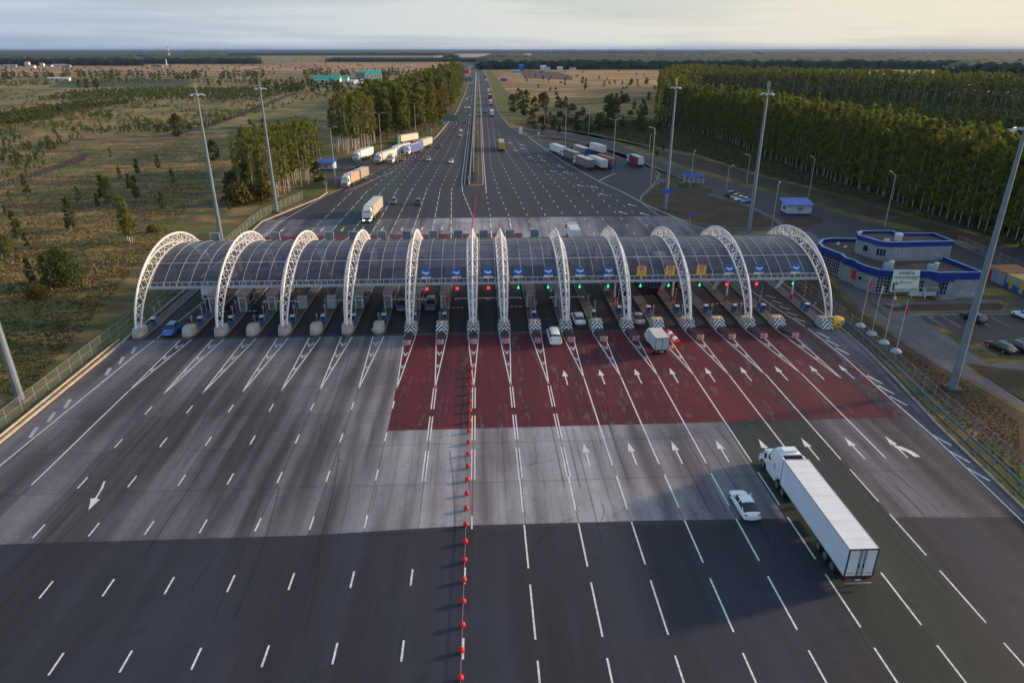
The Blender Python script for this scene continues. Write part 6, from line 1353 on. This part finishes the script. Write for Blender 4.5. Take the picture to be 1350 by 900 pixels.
BP=gl((866,162),(868,128),(880,116),(905,113),(1000,122),(1100,128),(1200,133),(1350,143),(1500,150),(1500,156),(1350,151),(1200,143),(1100,137),(1000,131),(930,127),(905,132),(893,150),(900,168),(880,170))
mass('birch_belt',[low_tree(25,2,2.8,13,8,.85,'birch',s,.2) for s in (4,5)],scatter(BP,5.2,.5,RNG),1,[LF_B,BARKW],'long belt of tall trees closing off the pine plantation at right','forest')
PP=gl((900,165),(905,142),(940,132),(1000,134),(1100,140),(1200,147),(1350,158),(1500,165),(1500,240),(1350,205),(1240,190),(1120,168),(1040,158),(960,160))
pp=[p for p in scatter(PP,7.0,.55,RNG) if p[0]>150 or p[1]>300]; pp.sort(key=lambda q:q[1])
for i,(x,y) in enumerate(pp[:190]): plant('pine%d'%(i%2),x,y,RNG.uniform(.8,1.25),'dark green young pine in the plantation behind the birch wall','young pines of the right plantation')
mass('pine_plantation',[low_tree(8.5,.6,2.3,10,9,.6,'cone',s) for s in (6,7,8)],pp[190:]+scatter(PP,9,.6,RNG),1,[LF_P,BARKD],'uncountable young pines filling the plantation at right','plantation')
# strip of sun-catching small leafy trees between hut and shrubs etc. right middle distance
def px_trees(L,key,label,group,cat='tree',hh=8.0):
    for k,t in enumerate(L):
        bx,by,ty=t[:3]; x,y=g(bx,by); lo,hi=0,60
        for _ in range(30):
            m=(lo+hi)/2; v=Vector((x,y,m-CAM_H)); yy=450-F*v.dot(_up)/v.dot(_fw)
            if yy>ty: lo=m
            else: hi=m
        kk=key if isinstance(key,str) else key[k%len(key)]
        plant(kk,x,y,max(.15,lo/TREE[kk]['_h'])*(.8 if key==('shrub0','shrub1') and x>0 else 1),label if '%' not in label else label%ordw(k+1),group,cat)
px_trees([(676,148,120),(690,152,124),(705,148,124),(718,146,128),(700,165,142),(684,132,112),(694,136,116),(730,168,148),(745,166,150),(760,172,146),(775,174,148),(790,172,146),(803,170,142),(820,168,150),(812,150,126),(800,148,128),(735,142,124),(722,138,130),(790,166,152),(768,152,138),(748,150,138),(716,172,160),(850,150,136),(834,165,156),(846,166,154),(832,112,101),(840,110,103),(852,111,100),(820,112,106),(716,105,98),(768,110,100),(745,106,101),(860,196,186),(866,205,196),(874,198,190)],('shrub0','shrub1'),'dark rounded shrub tree, %s in the scattered group right of the motorway','shrub trees right of the motorway',hh=8)
px_trees([(845,168,130)],'poplar','fresh green narrow tree standing alone left of the right forest',None,hh=15)
px_trees([(812,152,124),(805,150,124),(772,118,104)],'fieldbirch0','slender dark tree, %s of the trio beyond the right truck lot','slender trees beyond the right lot',hh=8)
px_trees([(x,y,y-RNG.uniform(5,11)) for x,y in [(RNG.uniform(700,880),RNG.uniform(132,200)) for _ in range(60)] if y<176],('shrub0','bushy'),'low dark scrub on the rough ground right of the motorway','scrub right of the motorway',cat='shrub',hh=8)
# left clumps
c1=[g(RNG.uniform(335,432),RNG.uniform(222,266)) for _ in range(10)]
n_=0; C1=[(-83,214),(-66,209),(-59.5,232),(-58.5,262),(-64,268),(-78,262)]; C1=gl((318,268),(372,262),(405,246),(425,232),(425,222),(395,215),(340,228),(312,245))
n=0
for x,y in scatter(C1,3.5,.45,RNG): plant('slim%d'%(n%3),x,y,RNG.uniform(.78,1.02),'slim birch in the clump beside the leftmost tall mast','birches of the near left clump'); n+=1
C2=gl((440,203),(470,205),(497,196),(497,188),(470,184),(440,190))
for x,y in scatter(C2,3.9,.45,RNG): plant('slim%d'%(n%3),x,y,RNG.uniform(1.1,1.3),'tall birch in the second clump behind the parked trucks','birches of the second left clump'); n+=1
C3=gl((500,190),(548,184),(575,170),(592,152),(603,134),(608,118),(612,108),(604,106),(575,120),(545,140),(500,160),(470,178),(470,186))
sc3=scatter(C3,7.2,.45,RNG); sc3.sort(key=lambda q:q[1]); print('strip',len(sc3))
for i,(x,y) in enumerate(sc3[:220]):
    k='autumn' if (430<y<500 and x>-42 ) else ('tall%d'%(i%3) if x>-60 else 'tall2'); plant(k,x,y,RNG.uniform(.8,1.05),'tall leafy tree in the roadside wood left of the motorway','trees of the left roadside wood')
if len(sc3)>220: mass('roadside_wood',[low_tree(25,2,3.2,14,9,.8,'birch',s) for s in (9,10)],sc3[220:],1,[LF_B,BARKD],'far end of the leafy wood left of the motorway','forest')
px_trees([(x,y,y-RNG.uniform(9,20)) for x,y in [(RNG.uniform(430,520),RNG.uniform(150,196)) for _ in range(34)] if y<190-(x-430)*.1],('shrub0','shrub1'),'dark undergrowth tree behind the second birch clump','undergrowth behind the left clumps',hh=8)
px_trees([(310,262,228),(316,270,245),(330,258,215),(345,265,240),(420,240,215)],('shrub0','bushy'),'dense undergrowth shrub, %s at the foot of the near birch clump','undergrowth of the near clump',cat='shrub',hh=7)
def zz(L,ox=0,oy=180,s=4.09): return [(ox+a/s,oy+b/s,oy+c/s) for a,b,c in L]
px_trees(zz([(150,315,205),(60,355,290),(108,562,400),(390,510,335),(430,360,265),(530,385,310),(560,345,210),(600,380,215),(740,345,215),(700,290,205),(650,240,165),(745,210,122),(855,180,98),(935,262,175),(880,400,300),(15,660,500),(60,645,530),(282,832,640),(175,797,660),(600,120,60),(30,420,370),(150,600,520)]),('fieldbirch0','fieldbirch1','fieldbirch2'),'young white-stemmed birch, %s of those scattered over the near left meadow','young birches on the near left meadow',hh=8)
px_trees(zz([(705,570,330)]),'multi','four-stemmed young birch standing on the meadow above the leftmost arch',None,hh=10)
px_trees(zz([(345,800,620)]),'bush','big rounded dark bush on the near left meadow','',cat='bush',hh=6.5); px_trees(zz([(205,875,805),(825,515,480)]),'bushy','low olive shrub, %s of two on the near left meadow','low shrubs on the near left meadow',cat='bush',hh=3)
px_trees([(300,250,228),(308,268,256),(235,180,152),(328,182,170),(288,210,190),(283,212,186),(340,195,170),(303,278,262)],('fieldbirch0','fieldbirch2','shrub0'),'dark small tree, %s along the track left of the masts','small trees along the left track',hh=8)
# saplings and scrub on the left fields
sap=[]
for _ in range(9000):
    x=RNG.uniform(0,470); y=RNG.uniform(120,235); 
    if y>235-x*.25 and x>60: continue
    if y>228-x*.42+ (20 if x<60 else 0) and y>178: continue
    d=math.sin(x*.02+y*.13)+math.sin(x*.05-y*.21+1.3)*.7
    if RNG.random()<(.50+.3*d)*(.35+.65*(y-118)/60.)*(.35 if y>175 else 1): sap.append(g(x,y))
    if len(sap)>=1250: break
sap.sort(key=lambda q:q[0]**2+q[1]**2)
for i,(x,y) in enumerate(sap[:290]): plant('sapling%d'%(i%2),x,y,RNG.uniform(.40,.95),'small dark pine sapling among the dry grass of the left field','pine saplings on the left field',cat='sapling')
LF_S=m_leaf('scrub_leaves',(.070,.100,.030),(.145,.170,.046),(.22,.20,.055)); lows=[low_tree(2.4,.1,1.6,8,8,.34,'bush',s) for s in (12,13,14)]
mass('field_scrub',lows,sap[290:],.8,[LF_S,BARKD],'countless small saplings dotting the dry left field','scrub')
rows=[]
for (a,b,k,w) in (((0,156),(170,136),120,6),((20,152),(130,135),70,5),((0,165),(60,155),60,10)):
    A=Vector(g(*a));B=Vector(g(*b))
    for i in range(k*2): 
        p=A.lerp(B,RNG.random()); rows.append((p.x+RNG.uniform(-w,w),p.y+RNG.uniform(-w,w)))
rows+=scatter(gl((50,132.5),(100,122),(180,118),(335,117),(400,116),(350,132),(200,132)),6.0,.5,RNG)
rows+=[q for q in scatter(gl((0,116),(70,112),(150,111),(330,106),(430,106),(470,112),(440,118),(340,113),(180,104),(0,108)),11,.5,RNG)]
mass('sapling_rows',[low_tree(5,.3,2.0,7,9,.6,'oval',s) for s in (15,16,17)],rows,.66,[LF_S,BARKD],'dense planted rows of small trees across the left field','plantation')
px_trees([(115,116,104),(128,116,103),(140,116,106),(150,115,108),(105,115,106),(60,113,108),(235,106,100),(262,108,100),(275,112,104),(290,113,105),(310,112,103),(330,112,104),(350,120,108),(365,118,108),(380,116,106),(395,118,108),(420,119,111),(440,120,112),(460,120,110),(480,122,112),(500,124,110),(520,124,112),(405,128,118),(430,130,120),(455,134,122),(340,112,101),(520,150,120),(500,145,118),(480,160,140),(470,140,126),(450,150,138),(440,165,150)],('shrub0','shrub1','tall2','poplar'),'leafy tree, %s in the broken row behind the left fields','trees behind the left fields',hh=8.5)
def tuft(n,h,seed):
    rr=np.random.default_rng(seed); V=[];Fq=[]
    for k in range(n):
        a=rr.uniform(0,6.28); q=rr.uniform(0,.45); x,y=q*math.cos(a),q*math.sin(a); w=rr.uniform(.12,.3); b=rr.uniform(0,6.28); dx,dy=w*math.cos(b),w*math.sin(b); z=h*rr.uniform(.5,1); lx,ly=rr.uniform(-.15,.15,2)
        V+=[(x-dx,y-dy,0),(x+dx,y+dy,0),(x+dx*.5+lx,y+dy*.5+ly,z),(x-dx*.5+lx,y-dy*.5+ly,z)]; Fq.append([4*k,4*k+1,4*k+2,4*k+3])
    return np.array(V),np.array(Fq),np.zeros(n)
TF=[tuft(5,.55,s) for s in range(4)]
G1=m_leaf('dry_grass_blades',(.20,.155,.070),(.36,.27,.13),(.40,.30,.14)); G2=m_leaf('green_grass_blades',(.06,.075,.024),(.13,.13,.045),(.18,.16,.055)); G3=m_leaf('mown_grass_blades',(.060,.042,.022),(.12,.085,.045),(.10,.09,.04))
def tpts(n,x0,x1,y0,y1,keep=lambda x,y:True):
    out=[]
    while len(out)<n:
        x,y=RNG.uniform(x0,x1),RNG.uniform(y0,y1); q=g(x,y)
        if q[0]<-61.5 and keep(x,y): out.append(q)
        elif q[0]>63 and keep(x,y): out.append(q)
    return out
lk=lambda x,y: x<345 and y<560-1.15*x and math.sin(x*.05+y*.11)+math.sin(y*.31-x*.02)>-.5
mass('meadow_grass',TF,tpts(7000,0,340,170,420,lk),.62,[G1],'long dry grass tufts over the near left meadow','grass',zs=(.4,1.3),seed=3)
mass('meadow_grass',TF,tpts(6000,0,340,190,520,lambda x,y:x<345 and y<560-1.15*x),.6,[G2],'green grass tufts over the near left meadow','grass',zs=(.3,1.0),seed=4)
LAWN=gl((1112,400),(1160,440),(1230,485),(1300,522),(1345,560),(1345,640),(1250,545),(1190,480),(1120,420))
mass('lawn_grass',TF,scatter(LAWN,.42,.5,RNG),.45,[G3],'short brown grass on the lawn by the floodlight mast','grass',zs=(.2,.5),seed=5)
mass('ditch_weeds',TF,[q for q in scatter(gl((700,160),(820,184),(920,204),(1000,229),(1100,254),(1180,277),(1280,305),(1350,327),(1350,304),(1200,262),(1060,216),(945,176),(870,160)),1.9,.5,RNG)],1.5,[G2],'rank grass between the service road and the birch forest','grass',zs=(.5,1.4),seed=6)
# ---------------------------------------------------------------- far woods: canopy slabs with a ragged top
def wood(x0,x1,yb,yf,h=20,label='distant dark wood',seed=0,step=9,ragged=.22):
    """pixel span x0..x1, near edge at row yb, far edge at row yf; built as a lumpy closed canopy"""
    rr=np.random.default_rng(seed); A=np.array(g(x0,yb));B=np.array(g(x1,yb));C=np.array(g(x1,yf));D=np.array(g(x0,yf))
    dist=float(np.linalg.norm((A+B)/2)); st=max(step,dist/330.)
    nu=int(min(260,max(6,np.linalg.norm(B-A)/st))); nv=int(min(40,max(3,np.linalg.norm(D-A)/(st*2.2))))
    V=[];
    for j in range(nv+1):
        for i in range(nu+1):
            u=(i+rr.uniform(-.3,.3)*(0<i<nu))/nu; v=(j+rr.uniform(-.4,.4)*(0<j<nv))/nv; p=(A*(1-u)+B*u)*(1-v)+(D*(1-u)+C*u)*v
            edge=min(i,nu-i,3)/3.; z=h*.92*(1-ragged+ragged*2*rr.random())*(.65+.35*edge) ; V.append((p[0],p[1],z))
    V=np.array(V); n0=len(V); fr=V[:nu+1].copy(); fr[:,2]=0; fr[:,1]-=h*.15; bk=V[-(nu+1):].copy(); bk[:,2]=0; V=np.vstack([V,fr,bk]); Fq=[]
    w=nu+1
    for j in range(nv):
        for i in range(nu): Fq.append((j*w+i,j*w+i+1,(j+1)*w+i+1,(j+1)*w+i))
    for i in range(nu): Fq.append((n0+i,n0+i+1,i+1,i)); Fq.append((n0+w+i,nv*w+i,nv*w+i+1,n0+w+i+1))
    me=np_mesh('distant_wood',V,np.array(Fq),[FARM]); o=bpy.data.objects.new('distant_wood',me); col.objects.link(o); tag(o,label,'forest',None,'stuff'); 
    if dist<3200:      # leafy fringe on the near edge
        pts=[tuple((A*(1-u)+B*u)[:2]+rr.uniform(-9,9,2)) for u in np.linspace(0,1,int(np.linalg.norm(B-A)/4.2))]
        mass('wood_edge',FR,pts,h/20.,[LF_F,BARKD],'ragged edge trees of a '+label,'forest',seed=seed)
def m_far():
    t=NT('far_canopy',1); f=t.noise(.035,6); q=t.noise(.004,4); c=t.mix(t.ramp(f,.35,.65),(.022,.036,.020),(.050,.066,.034)); c=t.mix(t.ramp(q,.45,.65),c,(.040,.050,.024)); return t.out(c)
FARM=m_far(); FR=[low_tree(20,.5,5,10,7,1.7,'oval',s) for s in (18,19)]
WL=[(628,1560,91.8,80,19,'dark wood closing the golden field at right'),(1240,1650,109,100,24,'dark block of trees at the far right edge'),(-60,190,86.8,80,19,'dark wood behind the left village'),(185,345,84.5,79.5,17,'wood right of the smoke at left'),(430,640,82.0,80.3,12,'low tree line across the left stubble'),
 (640,700,84,78.5,22,'dark trees beside the motorway junction'),(585,606,81,77,22,'short tree row left of the junction'),(-120,300,78.2,72.5,16,'broad wood on the left horizon plain'),(300,600,73.5,70.5,16,'long narrow wood before the left horizon'),(700,1000,77,73.5,16,'wood band in the middle distance right'),(1000,1500,79.5,74,15,'wood band in the far right distance'),(880,1250,84.5,80.5,14,'lower wood band behind the golden field'),
 (-200,560,70.5,67.7,14,'bluish wood on the left horizon'),(540,1000,70.2,67.6,14,'bluish wood on the middle horizon'),(950,1600,72.5,68,14,'bluish wood on the right horizon'),(-300,800,67.4,66.4,16,'last wood line on the left horizon'),(700,1700,67.3,66.4,16,'last wood line on the right horizon')]
for k,(a,b,c,d,h,lb) in enumerate(WL): wood(a,b,c,d,h,lb,seed=k)
# far trees dotted over fields
dots_=[]
for _ in range(420):
    x,y=RNG.uniform(0,600),RNG.uniform(79,100)
    if y>98-0*x: continue
    dots_.append(g(x,y))
for _ in range(45): dots_.append(g(RNG.uniform(690,960),RNG.uniform(94,126)))
mass('scattered_field_trees',[low_tree(6,.3,2.4,5,7,1.0,'oval',s) for s in (21,22)],dots_,.75,[LF_D,BARKD],'sparse small trees dotted over the distant fields','trees')
# tree lines near the teal roofs
mass('hedge_trees',FR,[g(RNG.uniform(400,600),RNG.uniform(96,104)) for _ in range(70)]+[g(RNG.uniform(350,500),RNG.uniform(112,122)) for _ in range(50)]+[g(RNG.uniform(0,350),RNG.uniform(99,106)) for _ in range(130)],.55,[LF_D,BARKD],'broken hedge lines around the teal roofed farm','trees')
# ---------------------------------------------------------------- distant buildings
def house(px,py,w,d,h,wall,roofc,label,gable=True,rz=0,group='distant buildings'):
    x,y=g(px,py); r=empty('house',(x,y,0),rz,label,'building',group); MB().bb(-w/2,w/2,-d/2,d/2,0,h).build('wall',mat('wall_'+wall[0],wall[1],.8),r); m=mat('roof_'+roofc[0],roofc[1],.6)
    if gable: MB().add([(-w/2-.4,-d/2-.4,h),(w/2+.4,-d/2-.4,h),(w/2+.4,d/2+.4,h),(-w/2-.4,d/2+.4,h),(-w/2-.4,0,h+d*.28),(w/2+.4,0,h+d*.28)],[(0,1,5,4),(2,3,4,5),(1,2,5),(3,0,4)]).build('roof',m,r)
    else: MB().bb(-w/2-.3,w/2+.3,-d/2-.3,d/2+.3,h,h+.5).build('roof',m,r)
    mb=MB()
    for k in range(max(2,int(w/5))): xx=-w/2+(k+.5)*w/max(2,int(w/5)); mb.bb(xx-.6,xx+.6,-d/2-.06,-d/2-.01,h*.35,h*.7)
    if w<40: mb.build('window_row',GLASS,r)
    else: mb.build('window_row',GREYP,r)
    return r
WHT=('chalk',(.62,.62,.62)); TEAL=('teal',(.02,.38,.30)); BLU=('deep_blue',(.02,.10,.45)); GRY=('slate',(.25,.26,.28)); RDD=('brick',(.28,.06,.04))
house(432,109,36,16,5,WHT,TEAL,'long teal roofed farm hall, leftmost of the farm'); house(455,108,10,12,5,WHT,TEAL,'small teal roofed shed between farm halls'); house(492,104,24,18,7,WHT,TEAL,'teal roofed barn at the right end of the farm',rz=R(15)); house(478,103,20,12,8,GRY,GRY,'grey roofed barn behind the white arched tents')
for k,px in enumerate((466,474,482,488)):
    x,y=g(px,110-.4*k); r=empty('arched_tent',(x,y,0),R(35),'white arched storage tent, %s from the left at the farm'%ordw(k+1),'tent','white tents at the farm'); mb=MB(); vs=[]
    for yy in (-9,9): vs+=[(4*math.cos(math.pi*i/10),yy,4.6*math.sin(math.pi*i/10)) for i in range(11)]
    mb.add(vs,[(i,i+1,12+i,11+i) for i in range(10)]+[tuple(range(10,-1,-1)),tuple(range(11,22))]); mb.build('tent_cover',mat('tent_white',(.70,.74,.76),.5),r,smooth=True)
for k,(px,py,w,d,h,wl,rf) in enumerate(((797,93,10,12,9,BLU,BLU),(812,91.5,22,12,5,WHT,GRY),(826,92,12,10,6,WHT,WHT),(850,91.5,26,10,4,WHT,BLU),(865,92,14,8,4,WHT,TEAL),(680,96,16,8,3,('aqua',(.15,.4,.5)),('aqua',(.15,.4,.5))),(695,91.5,8,8,8,WHT,WHT),(665,90,12,8,5,BLU,BLU),(655,90,14,9,5,BLU,BLU),(711,91.5,24,10,5,WHT,BLU),(722,92,10,8,5,WHT,TEAL),(738,92,12,8,4,WHT,WHT),(675,91.5,8,7,5,WHT,WHT),(664,107,9,7,3,BLU,BLU),
    (940,92.6,36,6,3,WHT,WHT),(613,97,14,10,5,RDD,RDD),(617,93,12,8,4,WHT,RDD),(621,90,14,8,5,WHT,GRY),(605,95,10,8,4,RDD,RDD),(640,90,8,8,5,RDD,GRY),(598,96,9,8,4,WHT,RDD))):
    if k<5: px-=110
    house(px,py,w,d,h,wl,rf,'small building, %s of the hamlet around the motorway junction'%ordw(k+1),gable=k%3!=1,group='hamlet at the junction')
for k,(px,py,w,d,h,wl,rf) in enumerate(((37,87.5,10,9,9,WHT,('rose',(.4,.12,.1))),(42,90,16,8,5,WHT,('rose',(.4,.12,.1))),(56,87.5,10,8,6,WHT,('rose',(.4,.12,.1))),(66,88.5,12,7,4,WHT,WHT),(78,87.8,30,8,4,WHT,GRY),(12,88,40,7,3,WHT,GRY),(88,89,20,8,4,GRY,GRY),(105,85,9,8,6,RDD,RDD),(118,86,8,7,5,WHT,GRY),(134,86,9,7,5,WHT,GRY),(145,86,8,7,5,WHT,GRY),(181,86.3,7,6,3,WHT,WHT),(208,89,22,8,4,GRY,('rose',(.4,.12,.1))),(82,106.5,18,6,3,WHT,WHT),(72,106.5,16,6,3,WHT,WHT),(88,78,8,7,5,WHT,WHT),(22,77.5,10,8,5,RDD,RDD),(90,106.8,6,6,3,WHT,WHT))):
    house(px,py,w,d,h,wl,rf,'small building, %s of the village on the left plain'%ordw(k+1),gable=k%4!=3,group='village on the left plain')
for k,(px,py,w) in enumerate(((925,82.5,14),(1000,79,16),(1126,86,10),(1143,86.5,8),(1343,87,12),(905,82.3,12))): house(px,py,w,8,6,WHT,WHT,'tiny white building, %s from the left among the right woods'%ordw(k+1),group='tiny buildings among the right woods')
# radio mast and chimney
x,y=g(225,83); r=empty('radio_mast',(x,y,0),0,'red and white lattice radio mast on the left horizon','mast'); mb=MB(); h=58
for k in range(4):
    a=math.pi/4+k*math.pi/2; 
    for j in range(8): f0,f1=j/8,(j+1)/8; w0,w1=3.2*(1-f0*.9),3.2*(1-f1*.9); mb.tube((w0*math.cos(a),w0*math.sin(a),h*f0),(w1*math.cos(a),w1*math.sin(a),h*f1),.28,n=4,m=j%2); a2=a+math.pi/2; mb.tube((w0*math.cos(a),w0*math.sin(a),h*f0),(w1*math.cos(a2),w1*math.sin(a2),h*f1),.16,n=4,m=j%2)
mb.build('lattice_frame',[REDP,SIGNW],r); MB().tube((0,0,h),(0,0,h+8),.2).build('antenna',SIGNW,r)
x,y=g(220,86.5); r=empty('chimney',(x,y,0),0,'short white chimney under the radio mast at left','chimney'); MB().tube((0,0,0),(0,0,16),1.4,1.1,10).build('chimney_shaft',SIGNW,r)
# ---------------------------------------------------------------- air
HAZE=True
if HAZE:
    mb=MB(); mb.add([(-36000,-3500,-1),(36000,-3500,-1),(36000,36000,-1),(-36000,36000,-1),(-36000,-3500,75),(36000,-3500,75),(36000,36000,75),(-36000,36000,75)],[(3,2,1,0),(4,5,6,7),(0,1,5,4),(1,2,6,5),(2,3,7,6),(3,0,4,7)])
    hm=bpy.data.materials.new('haze_air'); hm.use_nodes=True; nt=hm.node_tree; nt.nodes.clear(); ou=nt.nodes.new('ShaderNodeOutputMaterial'); pv=nt.nodes.new('ShaderNodeVolumePrincipled'); pv.inputs['Color'].default_value=(.36,.54,.95,1); pv.inputs['Density'].default_value=.00003; nt.links.new(pv.outputs[0],ou.inputs['Volume'])
    o=mb.build('haze',hm,None,label='thin bluish evening haze over the whole plain',cat='haze',kind='stuff')
for k,t in list(TREE.items()):
    if t['_used']==0:
        for ch in CH.get(t.name,[]): bpy.data.objects.remove(ch)
        bpy.data.objects.remove(t)
    
for o in bpy.data.objects:
    for q in ('_used','_h'):
        if q in o: del o[q]
